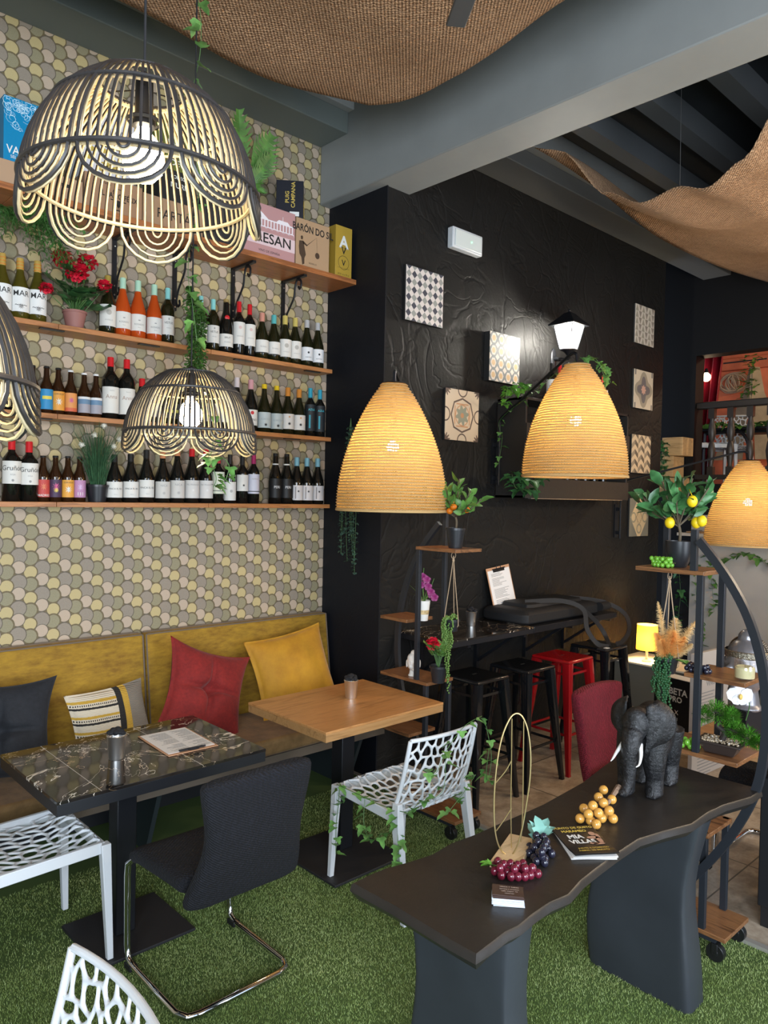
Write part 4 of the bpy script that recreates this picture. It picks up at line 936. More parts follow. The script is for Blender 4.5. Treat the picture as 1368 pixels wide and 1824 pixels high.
# ================================================================== small things on the black wall
t = thing('emergency_light', at(830, 432, y=3.57), 'white emergency light box high on the black wall', 'emergency light')
a_, c_ = at(804, 432, y=3.53), at(857, 432, y=3.53)
z1, z0 = at(830, 412, y=3.53).z, at(830, 449, y=3.53).z
b = B(); b.bb((a_.x, 3.515, z0), (c_.x, 3.57, z1)); b.build('housing', WHITEPL, t, bevel=.008)
b = B(); b.bb((a_.x + .02, 3.508, z0 + .015), (c_.x - .02, 3.516, z1 - .015)); b.build('diffuser', mat('milk_diffuser', (.62, .66, .64), .25), t, bevel=.004)
b = B(); b.ball(((a_.x + c_.x) / 2 + .03, 3.507, z0 + .07), .005, 8, 6); b.build('indicator', mat('green_led', (.1, 1, .2), .3, emit=4), t)
def tilemat(kind):
    m, nt, b = newmat('printed_tile_' + kind)
    x, y, z = sep(nt, coords(nt)); S_ = .36
    u = x / S_ + .5; v = z / S_ + .5
    if kind == 'diamond':
        p = u * 7; q = v * 7 
        a = p + q * 1.0; c = p - q * 1.0
        ia = flo(a); ic = flo(c)
        e = fmod(ia + ic, 2)      # 0 / 1
        dark = fmod(ia, 2) * 1.0
        idx = sel(gt(e, .5), 2.0, sel(gt(fmod(ia, 2), .5), 1.0, 0.0))
        idx = sel(gt(fmod(ia, 2) + fmod(ic, 2), 1.5), 0.0, sel(lt(fmod(ia, 2) + fmod(ic, 2), .5), 1.0, 2.0))
        col = ramp(nt, (idx + .5) / 3, [(0, (.05, .052, .07)), (.333, (.27, .275, .25)), (.666, (.62, .56, .52))], 'CONSTANT')
    elif kind == 'star':
        p = fmod(u * 4, 1) - .5; q = fmod(v * 4, 1) - .5
        ax = xabs(p); ay = xabs(q)
        hexa = lt(xmax(ax * 1.15 + ay * .55, ay * 1.05), .40); inner = lt(hyp(p, q), .24)
        ax2 = .5 - ax; ay2 = .5 - ay
        star = lt(ax2 + ay2, .27); cross = lt(xmin(ax2, ay2), .09)
        idx = sel(inner, 0.0, sel(hexa, 1.0, sel(star, 1.0, 2.0)))
        col = ramp(nt, (idx + .5) / 3, [(0, (.48, .32, .16)), (.333, (.58, .50, .42)), (.666, (.15, .16, .16))], 'CONSTANT')
    elif kind == 'petal':
        p = u - .5; q = v - .5; ax = xabs(p); ay = xabs(q); r = hyp(p, q)
        ring = lt(xabs(xmax(ax + ay * .35, ay + ax * .35) - .33), .018)
        ring2 = lt(xabs(xmax(ax, ay) - .22), .012) * lt(ax + ay, .40)
        ang = X.m('ARCTAN2', q, p); fl = lt(r, .17 + xsin(ang * 8) * .035); ctr = lt(r, .05)
        cr = hyp(ax - .5, ay - .5); corner = lt(cr, .12 + xsin(X.m('ARCTAN2', ay - .5, ax - .5) * 12) * .035); arc = lt(xabs(hyp(ax - .5, ay) - .13), .014)
        arc2 = lt(xabs(hyp(ax, ay - .5) - .13), .014)
        idx = sel(ctr, 2.0, sel(fl, 3.0, sel(xmax(ring2, lt(xabs(r - .2), .01)), 2.0, sel(xmax(ring, xmax(arc, arc2)), 0.0, sel(corner, 0.0, 1.0)))))
        col = ramp(nt, (idx + .5) / 4, [(0, (.10, .065, .05)), (.25, (.60, .48, .34)), (.5, (.50, .25, .12)), (.75, (.26, .27, .20))], 'CONSTANT')
    elif kind == 'bow':
        p = fmod(u * 6, 1); q = fmod(v * 6, 1); a = lt(xabs(p - .5), q * .45); c = lt(xabs(p - .5), (1.0 - q) * .45)
        k = fmod(flo(u * 6), 2); idx = sel(gt(k, .5), sel(a, 0.0, 1.0), sel(c, 2.0, 1.0))
        col = ramp(nt, (idx + .5) / 3, [(0, (.22, .19, .16)), (.333, (.50, .46, .40)), (.666, (.27, .25, .2))], 'CONSTANT')
    elif kind == 'flower':
        p = u - .5; q = v - .5; r = hyp(p, q); ang = X.m('ARCTAN2', q, p)
        a = lt(r, .11 + xsin(ang * 8 + 1.5) * .02); c = lt(r, .27 + X.m('COSINE', ang * 4) * .08); d = lt(r, .40 + X.m('COSINE', ang * 4) * .07)
        e = lt(xabs(xabs(p) - .44), .03) * gt(xabs(q), .36)
        idx = sel(a, 0.0, sel(c, 1.0, sel(d, 2.0, sel(e, 1.0, 3.0))))
        col = ramp(nt, (idx + .5) / 4, [(0, (.55, .33, .25)), (.25, (.13, .13, .13)), (.5, (.30, .27, .20)), (.75, (.55, .48, .36))], 'CONSTANT')
    elif kind == 'cube':
        p = fmod(u * 6, 1); k = fmod(flo(u * 6), 2); q = fmod(v * 4 + flo(u * 3) * .5 + sel(gt(k, .5), p * .5, .5 - p * .5), 1); idx = sel(gt(q, .5), 1.0, sel(gt(k, .5), 0.0, 2.0))
        col = ramp(nt, (idx + .5) / 3, [(0, (.12, .10, .075)), (.333, (.60, .47, .30)), (.666, (.28, .23, .16))], 'CONSTANT')
    else:
        p = u - .5; q = v - .5; ax = xabs(p); ay = xabs(q); dd = ax * 1.3 + ay
        c1 = lt(dd, .12); c2 = lt(xabs(dd + xsin(X.m('ARCTAN2', q, p) * 12) * .01 - .2), .015)
        s1 = lt(xabs(hyp(ax, ay - .3) - .11), .022); s2 = lt(xabs(hyp(ax - .3, ay) - .12), .022); out = gt(dd, .60)
        idx = sel(xmax(s1, s2), 0.0, sel(c2, 1.0, sel(c1, 2.0, sel(out, 3.0, 2.0))))
        col = ramp(nt, (idx + .5) / 4, [(0, (.28, .25, .17)), (.25, (.20, .13, .06)), (.5, (.58, .44, .25)), (.75, (.18, .17, .13))], 'CONSTANT')
    nt.links.new(col, b.inputs['Base Color']); b.inputs['Roughness'].default_value = .5; return m
for x, z, kd, lab, dp in ((3.67, 3.20, 'diamond', 'square wall panel printed with black, grey and cream diamonds', .02), (4.515, 2.90, 'star', 'square wall panel with tan rosettes and crosses, left of the lantern', .05), (4.085, 2.44, 'petal', 'square wall panel with brown and cream ornate medallion, between two woven lamps', .015),
    (6.68, 3.515, 'bow', 'square wall panel with small brown triangles, highest in the right column', .015), (6.69, 2.91, 'flower', 'square wall panel with one large grey star flower', .015), (6.68, 2.30, 'cube', 'square wall panel with stacked beige cubes', .015), (6.675, 1.70, 'scroll', 'square wall panel with cream scrolls round a small cross, lowest in the right column', .015)):
    t = thing('tile_panel', (x, 3.57 - dp / 2 - .004, z), lab, 'decorative panel', 'square patterned panels on the black wall')
    b = B(); b.box((0, 0, 0), (.36, dp, .36)); b.build('backing_board', mat('panel_edge', (.02, .02, .02), .5), t, world=False)
    b = B(); b.box((0, -dp / 2 - .0022, 0), (.36, .004, .36)); b.build('printed_face', tilemat(kd), t, world=False)
# ================================================================== wall crate with bottles
x0, x1 = 4.50, 5.98; zb, zt = 1.86, 2.60; yf = 3.30
t = thing('wall_crate', (5.24, 3.57, zb), 'black slatted wall crate holding dark bottles behind the middle woven lamp', 'wine rack')
CR = mat('black_stained_wood', (.022, .02, .018), .5, bmp=.2, bscale=30)
b = B(); b.bb((x0, yf, zb), (x1, 3.56, zb + .02)); b.bb((x0, yf, zt - .02), (x1, 3.56, zt)); b.bb((x0, yf, zb), (x0 + .02, 3.56, zt)); b.bb((x1 - .02, yf, zb), (x1, 3.56, zt)); b.build('case', CR, t, bevel=.002)
b = B()
for z in (zb + .0, zb + .40): b.bb((x0, yf - .015, z), (x1, yf, z + .15))
b.bb((x0 + .02, yf, zb + .38), (x1 - .02, 3.56, zb + .395))
b.build('slats', CR, t, bevel=.002)
b = B(); b.bb((x0 + .07, yf - .017, zb - .004), (x1 - .1, yf + .01, zb)); b.build('steel_edge', STEEL, t)
for i, (px, ty, z, cap) in enumerate(((983, 652, zt, BKC), (997, 656, zt, RD), (1076, 650, zt, RD))):
    p = at(px, ty, y=3.43)
    mk_bottle((p.x, 3.43, z), .32, 'bdx', DK, (cap, .82), (.2, .6, PAPER, T_('TINTO', .04, .6, K)),
              ('black-capped wine bottle on top of the wall crate', 'red-capped wine bottle on the wall crate, mostly behind the middle woven lamp', 'black wine bottle with red cap on the wall crate, right of the middle woven lamp')[i], group='bottles on the wall crate')
for i, x in enumerate((4.85, 5.0, 5.25, 5.38, 5.52, 5.66, 5.8)):
    mk_bottle((x, 3.43, zb + .02), .30, 'bdx', DK, (BKC, .82), None, 'dark bottle inside the wall crate, %s from the left in its row' % ('first', 'second', 'third', 'fourth', 'fifth', 'sixth', 'seventh')[i], group='bottles inside the wall crate')
# table lamp on the ledge
p = at(1120, 1176, y=3.33)
t = thing('table_lamp', (6.42, 3.30, .40), 'small table lamp with glowing yellow drum shade beside the black wall', 'table lamp')
b = B(); b.lathe([(.04, 0), (.04, .01), (.012, .02), (.014, .13)], n=16); b.build('base', mat('cream_ceramic', (.6, .55, .45), .3), t, world=False)
sm, snt, sb = newmat('lit_drum_shade'); sb.inputs['Base Color'].default_value = (.75, .5, .15, 1); sb.inputs['Roughness'].default_value = .8
trn = snt.nodes.new('ShaderNodeBsdfTranslucent'); trn.inputs[0].default_value = (1, .52, .05, 1); ms = snt.nodes.new('ShaderNodeMixShader'); ms.inputs[0].default_value = .16
snt.links.new(sb.outputs[0], ms.inputs[1]); snt.links.new(trn.outputs[0], ms.inputs[2]); snt.links.new(ms.outputs[0], snt.nodes['Material Output'].inputs[0])
b = B(); b.lathe([(.095, .11), (.090, .335)], n=32, cap=False); b.build('drum_shade', sm, t, smooth=True, world=False)
b = B(); b.ball((0, 0, .23), .026, 12, 8); b.cyl((0, 0, .13), (0, 0, .2), .008); b.build('bulb', mat('table_bulb', (1, .8, .5), .3, emit=260, ecol=(1, .74, .36)), t, world=False)
# ================================================================== bench
MUST = velvet('mustard_velvet', (.20, .10, .006), (.38, .215, .014), 16, .8, .08, (1, 1, 3.0))
SEATV = velvet('olive_brown_velvet', (.12, .066, .02), (.26, .15, .055), 10, .8, .15)
PIPE = mat('taupe_piping', (.16, .12, .085), .7)
t = thing('bench', (1.5, 3.8, 0), 'long mustard velvet bench with brown seat cushions along the patterned wall', 'bench')
for i, (x0, x1) in enumerate(((-.9, 1.955), (1.965, 3.30))):
    b = B(); b.loft([[Vector((x0, 3.99, .42)), Vector((x1, 3.99, .42)), Vector((x1, 4.14, .42)), Vector((x0, 4.14, .42))], [Vector((x0, 4.07, 1.035)), Vector((x1, 4.07, 1.035)), Vector((x1, 4.14, 1.035)), Vector((x0, 4.14, 1.035))]])
    bk = b.build('back_cushion', MUST, t, bevel=.018, seg=3)
    b = B(); b.tube([(x0 + .01, 4.072, 1.030), (x1 - .01, 4.072, 1.030)], .0045, 6); b.tube([(x0 + .006, 4.072, 1.03), (x0 + .006, 3.993, .45)], .0045, 6); b.tube([(x1 - .006, 4.072, 1.03), (x1 - .006, 3.993, .45)], .0045, 6)
    b.tube([(x0 + .01, 4.125, 1.036), (x1 - .01, 4.125, 1.036)], .0045, 6); b.build('piping', PIPE, bk)
for x0, x1 in ((-.9, 1.955), (1.965, 3.30)):
    b = B(); b.bb((x0, 3.45, .385), (x1, 4.0, .48)); st = b.build('seat_cushion', SEATV, t, bevel=.025, seg=3)
    b = B(); b.tube([(x0 + .01, 3.458, .40), (x1 - .01, 3.458, .40)], .004, 6); b.build('piping', PIPE, st)
b = B(); b.bb((-.9, 3.46, .335), (3.30, 4.14, .384)); b.build('seat_board', mat('taupe_board', (.12, .095, .07), .6), t)
BKPAINT = mat('black_paint', (.010, .011, .013), .5)
for x in (.2, 1.75, 3.1):
    b = B(); b.loft([[Vector((x, 3.60, 0)), Vector((x + .025, 3.60, 0)), Vector((x + .025, 4.12, 0)), Vector((x, 4.12, 0))], [Vector((x, 3.47, .335)), Vector((x + .025, 3.47, .335)), Vector((x + .025, 4.12, .335)), Vector((x, 4.12, .335))]]); b.build('leg_panel', mat('dark_teal_panel', (.022, .03, .033), .5), t)
b = B(); b.bb((-.9, 4.05, .006), (3.30, 4.12, .33)); b.build('back_panel', BKPAINT, t)

# ------------------------------------------------------------------ cushions
def pillow(b, w, h, T, tuft=0, n=34):
    cv = .17 if tuft else .09
    def f(sgn):
        def g(u, v):
            x = (u * 2 - 1); y = (v * 2 - 1)
            X_ = w / 2 * x * (1 - cv * (1 - y * y)); Y_ = h / 2 * y * (1 - cv * (1 - x * x))
            z = T / 2 * (max(0, 1 - abs(x) ** 2.6) * max(0, 1 - abs(y) ** 2.6)) ** .55
            if tuft:
                r = math.hypot(x, y); z *= max(.06, 1 - .85 * math.exp(-(r / .15) ** 2) - .55 * math.exp(-(abs(x) / .075) ** 1.3) * (1 - abs(y) ** 2) - .55 * math.exp(-(abs(y) / .075) ** 1.3) * (1 - abs(x) ** 2))
            z += .003 * math.sin(7 * x + 5 * y) * (1 - x * x) * (1 - y * y)
            return (X_, -sgn * z, Y_)
        return g
    b.grid(f(1), n, n); o = len(b.v); b.grid(f(-1), n, n)
    return b
def cushion(c, w, h, T, m, label, yaw=0, lean=-.3, roll=0, tuft=0, name='cushion'):
    b = pillow(B(), w, h, T, tuft)
    R = Euler((lean, 0, yaw)).to_matrix() @ Euler((0, roll, 0)).to_matrix()
    b.map(lambda p: R @ p + Vector(c))
    o = b.build(name, m, loc=c, smooth=True)
    md = o.modifiers.new('weld', 'WELD'); md.merge_threshold = .0004
    return tag(o, label, 'cushion', 'cushions leaning on the bench back')
p = at(86, 1270, y=3.80)
cushion((p.x - .23, 3.80, .705), .52, .50, .16, velvet('black_linen', (.007, .008, .011), (.014, .016, .021), 60, .85, .05), 'black tufted cushion at the left end of the bench', yaw=-.15, lean=-.32, roll=.06, tuft=1)
def striped():
    m, nt, b = newmat('striped_weave')
    x, y, z = sep(nt, coords(nt)); f = noise(nt, coords(nt), 90, 2)
    zz = z + (f - .5) * .006
    st = fmod(zz, .072)
    lo = sel(lt(xabs(st - .02), .005), 0.0, sel(lt(xabs(st - .05), .006), 1.0, 2.0))
    tooth = gt(xsin(x * 620), 0.0)
    lo = sel(lt(xabs(st - .035), .004), sel(tooth, 0.0, 2.0), lo)
    rx = sel(gt(x, .09), 3.0, sel(gt(x, .055), 1.0, sel(gt(x, .022), 0.0, lo)))
    nt.links.new(ramp(nt, (rx + .5) / 4, [(0, (.02, .018, .016)), (.25, (.50, .30, .04)), (.5, (.62, .53, .40)), (.75, (.20, .17, .135))], 'CONSTANT'), b.inputs['Base Color'])
    b.inputs['Roughness'].default_value = .9; bump(nt, b, xsin(z * 900) + f, .5, .003); return m
p0, p1 = at(130, 1265, y=3.76), at(272, 1262, y=3.76)
cushion(((p0.x + p1.x) / 2, 3.80, .655), p1.x - p0.x + .02, .36, .14, striped(), 'small striped cushion with cream, mustard, black and grey bands', yaw=.12, lean=-.35, roll=-.04)
p0, p1 = at(290, 1220, y=3.76), at(440, 1222, y=3.76)
cushion(((p0.x + p1.x) / 2 + .01, 3.79, .725), .54, .52, .19, velvet('red_linen', (.15, .007, .006), (.24, .012, .009), 70, .85, .1), 'red tufted cushion with a pale stain, tilted against the bench back', yaw=.05, lean=-.36, roll=.37, tuft=1)
p0, p1 = at(455, 1170, y=3.80), at(592, 1165, y=3.80)
cushion(((p0.x + p1.x) / 2, 3.83, .74), .56, .50, .20, velvet('mustard_plush', (.36, .16, .005), (.50, .25, .010), 9, .75, .3), 'plump mustard yellow velvet cushion in the corner behind the wooden table', yaw=-.12, lean=-.32, roll=-.14)

# ================================================================== café tables
MARB = marble('black_gold_marble')
TOPW = [(.975, 2.695), (1.865, 2.695), (1.865, 3.34), (.975, 3.34)]
def cafe_table(x0, x1, y0, y1, z, th, label, wood_top, post, basec):
    t = thing('cafe_table', (post[0], post[1], 0), label, 'table')
    if wood_top:
        b = B(); b.bb((x0, y0, z - .012), (x1, y1, z)); b.build('table_top', WOODTABLE, t, bevel=.0015)
        b = B(); b.bb((x0 + .001, y0 + .001, z - th), (x1 - .001, y1 - .001, z - .0122)); b.build('top_edge', wood('oak_edge', (.33, .17, .06), (.42, .23, .09), 0, .6, .45, .1), t, bevel=.001)
    else:
        b = B(); b.bb((x0, y0, z - .012), (x1, y1, z)); tp = b.build('marble_top', MARB, t, bevel=.001)
        b = B(); b.bb((x0 + .001, y0 + .001, z - th), (x1 - .001, y1 - .001, z - .0122)); b.build('top_edge', mat('black_laminate', (.010, .011, .014), .45), t, bevel=.001)
        b = B()
        for xx in (x0 + .16, x0 + .575): b.bb((xx, y0 + .001, z + .0001), (xx + .0025, y1 - .001, z + .0006))
        b.build('joint_strip', mat('pale_joint', (.50, .46, .40), .5), tp)
    b = B(); b.bb((post[0] - .042, post[1] - .042, .03), (post[0] + .042, post[1] + .042, z - th)); b.build('post', BLACKMET, t, bevel=.004)
    b = B(); b.bb((basec[0], basec[2], .018), (basec[1], basec[3], .030)); b.build('base_plate', mat('black_powder_coat', (.016, .016, .018), .55, bmp=.1, bscale=300), t, bevel=.002)
    b = B(); b.bb((post[0] - .15, post[1] - .2, z - th - .012), (post[0] + .15, post[1] + .2, z - th)); b.build('top_bracket', BLACKMET, t)
    return t
cafe_table(.978, 1.862, 2.695, 3.335, .75, .055, 'black marble topped café table with clipboard and steel cup, in front of the bench', False, (1.35, 2.98), (1.172, 1.585, 2.785, 3.165))
cafe_table(2.20, 3.01, 2.70, 3.355, .75, .05, 'honey coloured wooden café table in front of the mustard cushion', True, (2.52, 2.95), (2.24, 2.70, 2.66, 3.14))
def cup(p, z, label):
    t = thing('steel_cup', (p.x, p.y, z), label, 'cup', 'steel cups holding black brushes')
    b = B(); b.lathe([(.0, 0), (.029, 0), (.030, .004), (.038, .094), (.040, .097), (.038, .099), (.036, .096), (.028, .006), (0, .006)], n=28, cap=False); b.build('tumbler', STEEL, t, world=False)
    b = B(); rr = random.Random(int(p.x * 100))
    for i in range(40):
        a = rr.uniform(0, 6.28); r = rr.uniform(0, .031); b.ball((r * math.cos(a), r * math.sin(a), .102 + rr.uniform(0, .026) * (1 - r * 15)), (.013, .013, .008), 8, 5)
    b.build('black_napkin', mat('black_tissue', (.012, .012, .014), .85), t, world=False)
cup(at(207, 1351, z=.75), .7505, 'steel cup stuffed with black napkin on the marble table')
cup(at(625, 1243, z=.75), .7505, 'steel cup stuffed with black napkin on the wooden table')
cup(at(839, 1114, z=.96), .9605, 'steel cup stuffed with black napkin on the marble bar counter')
PAPERM = mat('white_paper', (.78, .76, .74), .6)
CLIPB = mat('tan_hardboard', (.50, .27, .15), .55)
def clipboard(M, label, cols=2):
    t = thing('clipboard_menu', (0, 0, 0), label, 'clipboard', 'menus on clipboards'); t.matrix_world = M
    b = B(); b.bb((-.115, -.16, 0), (.115, .16, .004)); b.build('board', CLIPB, t, world=False, bevel=.001)
    b = B(); b.bb((-.107, -.152, .0042), (.107, .142, .0055)); sh = b.build('menu_sheet', PAPERM, t, world=False)
    b = B(); rr = random.Random(3)
    for c in range(cols):
        x0 = -.1 + c * .1 + (0 if cols > 1 else .02); w = .085 if cols > 1 else .15
        for i in range(34):
            if i in (3, 11, 12, 21): continue
            L = w * rr.uniform(.45, 1); b.bb((x0, .118 - i * .0075, .0056), (x0 + L, .1205 - i * .0075, .0058))
    letters(b, 'MENÚ', .012, (0, .129, .0058), (1, 0, 0), (0, 1, 0), .01)
    b.build('menu_text', mat('grey_print', (.22, .22, .22), .6), sh, world=False, smooth=False)
    b = B(); b.bb((-.055, .128, .0056), (.055, .146, .009)); b.cyl((-.06, .146, .01), (.06, .146, .01), .004, n=8); b.tube([(-.02, .146, .01), (-.02, .165, .012), (.02, .165, .012), (.02, .146, .01)], .0025, 6); b.build('clip', BLACKMET, t, world=False)
    return t
c4 = [at(*p, z=.75) for p in ((246, 1311), (326, 1297), (393, 1328), (300, 1353))]
cc = sum(c4, Vector((0, 0, 0))) / 4
# clip end lies toward the near right
dx = ((c4[2] + c4[3]) - (c4[0] + c4[1])); dx.z = 0; dx.normalize()
uy = dx; ux = Vector((uy.y, -uy.x, 0))
M = Matrix(((ux.x, uy.x, 0, cc.x), (ux.y, uy.y, 0, cc.y), (0, 0, 1, .7512), (0, 0, 0, 1)))
clipboard(M, 'tan clipboard with a printed menu lying on the marble table')

# ================================================================== chairs
BLKF = weave('black_quilted_fabric', (.0028, .003, .0055), (.0075, .008, .014), 330, bmp=.8)
BURG = weave('burgundy_fabric', (.11, .004, .012), (.23, .010, .026), 330, bmp=.6)
def chrome_chair(loc, rz, fab, label, group='cantilever chairs'):
    t = thing('cantilever_chair', loc, label, 'chair', group, rz)
    w = .228; r = .0125
    pts = [(-.18, -.10, .445), (-.19, .13, .445), (-w + .02, .19, .43), (-w, .225, .395), (-w, .232, .35), (-w, .225, .08), (-w, .215, .03), (-w, .17, .0145), (-w, -.17, .0145), (-w + .02, -.215, .0145), (-w + .06, -.225, .0145)]
    p2 = pts + [(-x, y, z) for x, y, z in reversed(pts)]
    b = B(); b.tube(p2, r, 10); b.build('chrome_frame', CHROME, t, smooth=True, world=False)
    b = B()
    for s in (-1, 1): b.box((s * w, .19, .012), (.032, .05, .02))
    b.build('glides', mat('black_rubber', (.01, .01, .01), .6), t, world=False)
    def seat(u, v):
        x = u * 2 - 1; a = 2 * PI * v
        return None
    # upholstered seat
    b = B(); rings = []
    for i in range(15):
        y = -.20 + .46 * i / 14; k = i / 14
        zc = .455 + .012 * math.cos(k * PI) - .03 * max(0, k - .78) / .22; th = .038 * (1 - .25 * max(0, k - .85) / .15); rg = []
        hw = .232 - .02 * max(0, (k - .9) / .1)
        for j in range(24):
            a = 2 * PI * j / 24; c, s = math.cos(a), math.sin(a)
            rg.append(Vector((hw * math.copysign(abs(c) ** .35, c), y, zc + th * math.copysign(abs(s) ** .55, s) - .01 * (1 - abs(c)))))
        rings.append(rg)
    b.loft(rings); b.build('seat', fab, t, smooth=True, world=False, bevel=0, sub=1)
    b = B(); rings = []
    for i in range(17):
        k = i / 16; z = .40 + .47 * k
        yc = -.215 - .10 * k - .03 * math.sin(k * PI); th = .038 * (1 - .35 * (k > .95)); hw = .222 + .018 * math.cos(k * 2 * PI) - .012 * k; rg = []
        for j in range(24):
            a = 2 * PI * j / 24; c, s = math.cos(a), math.sin(a); xx = hw * math.copysign(abs(c) ** .35, c)
            zz = z
            if i == 16: zz += .012 * (1 - (xx / hw) ** 2)
            if i == 0: zz += .035 * (1 - (xx / hw) ** 2) - .02
            rg.append(Vector((xx, yc + th * math.copysign(abs(s) ** .6, s) - .03 * (1 - (xx / hw) ** 2), zz)))
        rings.append(rg)
    b.loft(rings); b.build('backrest', fab, t, smooth=True, world=False, sub=1)
    return t
chrome_chair((1.50, 2.53, .018), 0, BLKF, 'black fabric cantilever chair with chrome frame, back turned to us, at the marble table')
chrome_chair((3.59, 1.80, 0), PI, BURG, 'burgundy fabric cantilever chair behind the elephant and the slab table')

def hexnet(f, nu, nv, jit=.28, seed=1):
    """hex cells in the unit square mapped through f"""
    rr = random.Random(seed); bm = bmesh.new(); cache = {}
    def vert(i, j):        # brick-like hexagon lattice
        key = (i, j)
        if key not in cache:
            u = i / (2 * nu); v = (j + (0 if (i + j) % 2 else .36)) / nv
            if 0 < u < 1: u += rr.uniform(-jit, jit) / (2 * nu)
            if 0 < v < 1: v += rr.uniform(-jit, jit) * .8 / nv
            cache[key] = bm.verts.new(f(min(1, max(0, u)), min(1, max(0, v))))
        return cache[key]
    for j in range(-1, nv + 1):
        for i in range(-1, 2 * nu + 1):
            if (i + j) % 2: continue
            q = [(i, j), (i + 1, j), (i + 2, j), (i + 2, j + 1), (i + 1, j + 1), (i, j + 1)]
            q = [(max(0, min(2 * nu, a)), max(0, min(nv, c))) for a, c in q]
            o = []
            for k in q:
                if k not in o: o.append(k)
            if len(o) < 3: continue
            try: bm.faces.new([vert(*k) for k in o])
            except ValueError: pass
    bmesh.ops.remove_doubles(bm, verts=bm.verts, dist=.0005)
    return bm
def netobj(name, bm, m, parent, th, world=False):
    me = bpy.data.meshes.new(name); bm.to_mesh(me); bm.free(); me.materials.append(m)
    o = bpy.data.objects.new(name, me); COL.objects.link(o); o.parent = parent
    w = o.modifiers.new('w', 'WIREFRAME'); w.thickness = th; w.use_replace = True; w.use_even_offset = False; w.use_boundary = True
    s = o.modifiers.new('s', 'SUBSURF'); s.levels = 1; s.render_levels = 1
    me.polygons.foreach_set('use_smooth', [True] * len(me.polygons))
    return o
def net_chair(loc, rz, label):
    t = thing('perforated_chair', loc, label, 'chair', 'white perforated plastic chairs', rz)
    hw = .215
    def seat(u, v):
        x = (u * 2 - 1) * hw; y = .22 - .41 * v
        z = .452 + .012 * math.sin(v * PI * .9) * 0 - .028 * math.sin(min(1, v * 1.05) * PI) * (1 - .3 * abs(u * 2 - 1)) + .022 * math.exp(-((v - .08) / .12) ** 2) * (1 - (u * 2 - 1) ** 2)
        return (x, y, z)
    def back(u, v):
        w_ = hw * (1 - .03 * v); k = u * 2 - 1
        x = k * w_; z = .425 + .362 * v
        y = -.19 - .075 * v - .045 * (1 - k * k) * math.sin(min(1, v * 1.2 + .1) * PI * .8) + .03 * (1 - v) ** 3
        return (x, y, z)
    netobj('perforated_seat', hexnet(seat, 9, 7, .5, seed=2), WHITEPL, t, .0155)
    netobj('perforated_back', hexnet(back, 9, 7, .5, seed=5), WHITEPL, t, .0155)
    b = B()
    for s in (-1, 1):
        b.bar((s * hw, .215, .44), (s * hw, -.19, .43), .018, .045, up=(0, 0, 1))
        b.tube([back(.5 + s * .5, v) for v in np.linspace(0, 1, 8)], .011, 6)
    b.bar((-hw, .222, .435), (hw, .222, .435), .045, .016, up=(0, 1, 0)); b.tube([back(u, 1) for u in np.linspace(0, 1, 10)], .0105, 6)
    b.build('rim', WHITEPL, t, world=False, bevel=.003)
    for s in (-1, 1):
        b = B(); b.loft([[Vector((s * (.218) + a * .019, .226 + c * .019, .455)) for a, c in ((-1, -1), (1, -1), (1, 1), (-1, 1))], [Vector((s * .232 + a * .012, .245 + c * .012, 0)) for a, c in ((-1, -1), (1, -1), (1, 1), (-1, 1))]]); b.build('leg', WHITEPL, t, world=False, bevel=.003)
        b = B(); b.loft([[Vector((s * .216 + a * .014, -.20 + c * .019, .50)) for a, c in ((-1, -1), (1, -1), (1, 1), (-1, 1))], [Vector((s * .218 + a * .019, -.205 + c * .022, .42)) for a, c in ((-1, -1), (1, -1), (1, 1), (-1, 1))], [Vector((s * .232 + a * .013, -.275 + c * .014, 0)) for a, c in ((-1, -1), (1, -1), (1, 1), (-1, 1))]]); b.build('leg', WHITEPL, t, world=False, bevel=.003)
    return t
net_chair((2.51, 2.50, .018), -.03, 'white perforated plastic chair draped with ivy, at the wooden table')
net_chair((.985, 3.05, .031), -PI / 2, 'white perforated plastic chair cut by the left edge, seat pushed to the marble table')
net_chair((.405, 1.505, .018), PI / 2 + .03, 'white perforated plastic chair, only its back showing in the bottom left corner')

# ================================================================== slab table
SLAB = mat('black_stained_slab', (.022, .0185, .016), .40, var=.25, vscale=3, bmp=.12, bscale=24)
SLABLEG = mat('charcoal_slab_leg', (.028, .032, .038), .42, var=.12, vscale=4, bmp=.12, bscale=10)
px_top = [(626, 1573), (655, 1558), (684, 1546), (728, 1534), (768, 1521), (802, 1501), (841, 1487), (886, 1467), (937, 1445), (966, 1432), (993, 1417), (1038, 1392), (1077, 1362), (1108, 1340), (1161, 1352), (1218, 1366), (1274, 1383), (1345, 1402), (1357, 1408), (1340, 1420), (1291, 1434), (1262, 1448), (1234, 1468), (1184, 1481), (1139, 1495), (1100, 1521), (1066, 1546), (1038, 1568), (1015, 1594), (982, 1608), (954, 1627), (926, 1650), (903, 1661), (872, 1685), (848, 1701), (800, 1675), (752, 1646), (700, 1614), (656, 1590)]
P = [at(x, y, z=.75) for x, y in px_top]
cen = sum(P, Vector((0, 0, 0))) / len(P)
t = thing('slab_table', (cen.x, cen.y, 0), 'long black live-edge slab table carrying the elephant and the grapes', 'table')
b = B(); n = len(P)
def off(P, d, z): 
    out = []
    for i, p in enumerate(P):
        a = P[i - 1]; c = P[(i + 1) % n]; tg = (c - a); tg.z = 0; tg.normalize(); nn = Vector((tg.y, -tg.x, 0))
        q = p + nn * d; out.append(Vector((q.x, q.y, z)))
    return out
sg = 1 if ((P[1] - P[0]).cross(P[2] - P[1])).z > 0 else -1
area2 = sum(P[i].x * P[(i + 1) % n].y - P[(i + 1) % n].x * P[i].y for i in range(n)); ins_ = -1 if area2 > 0 else 1
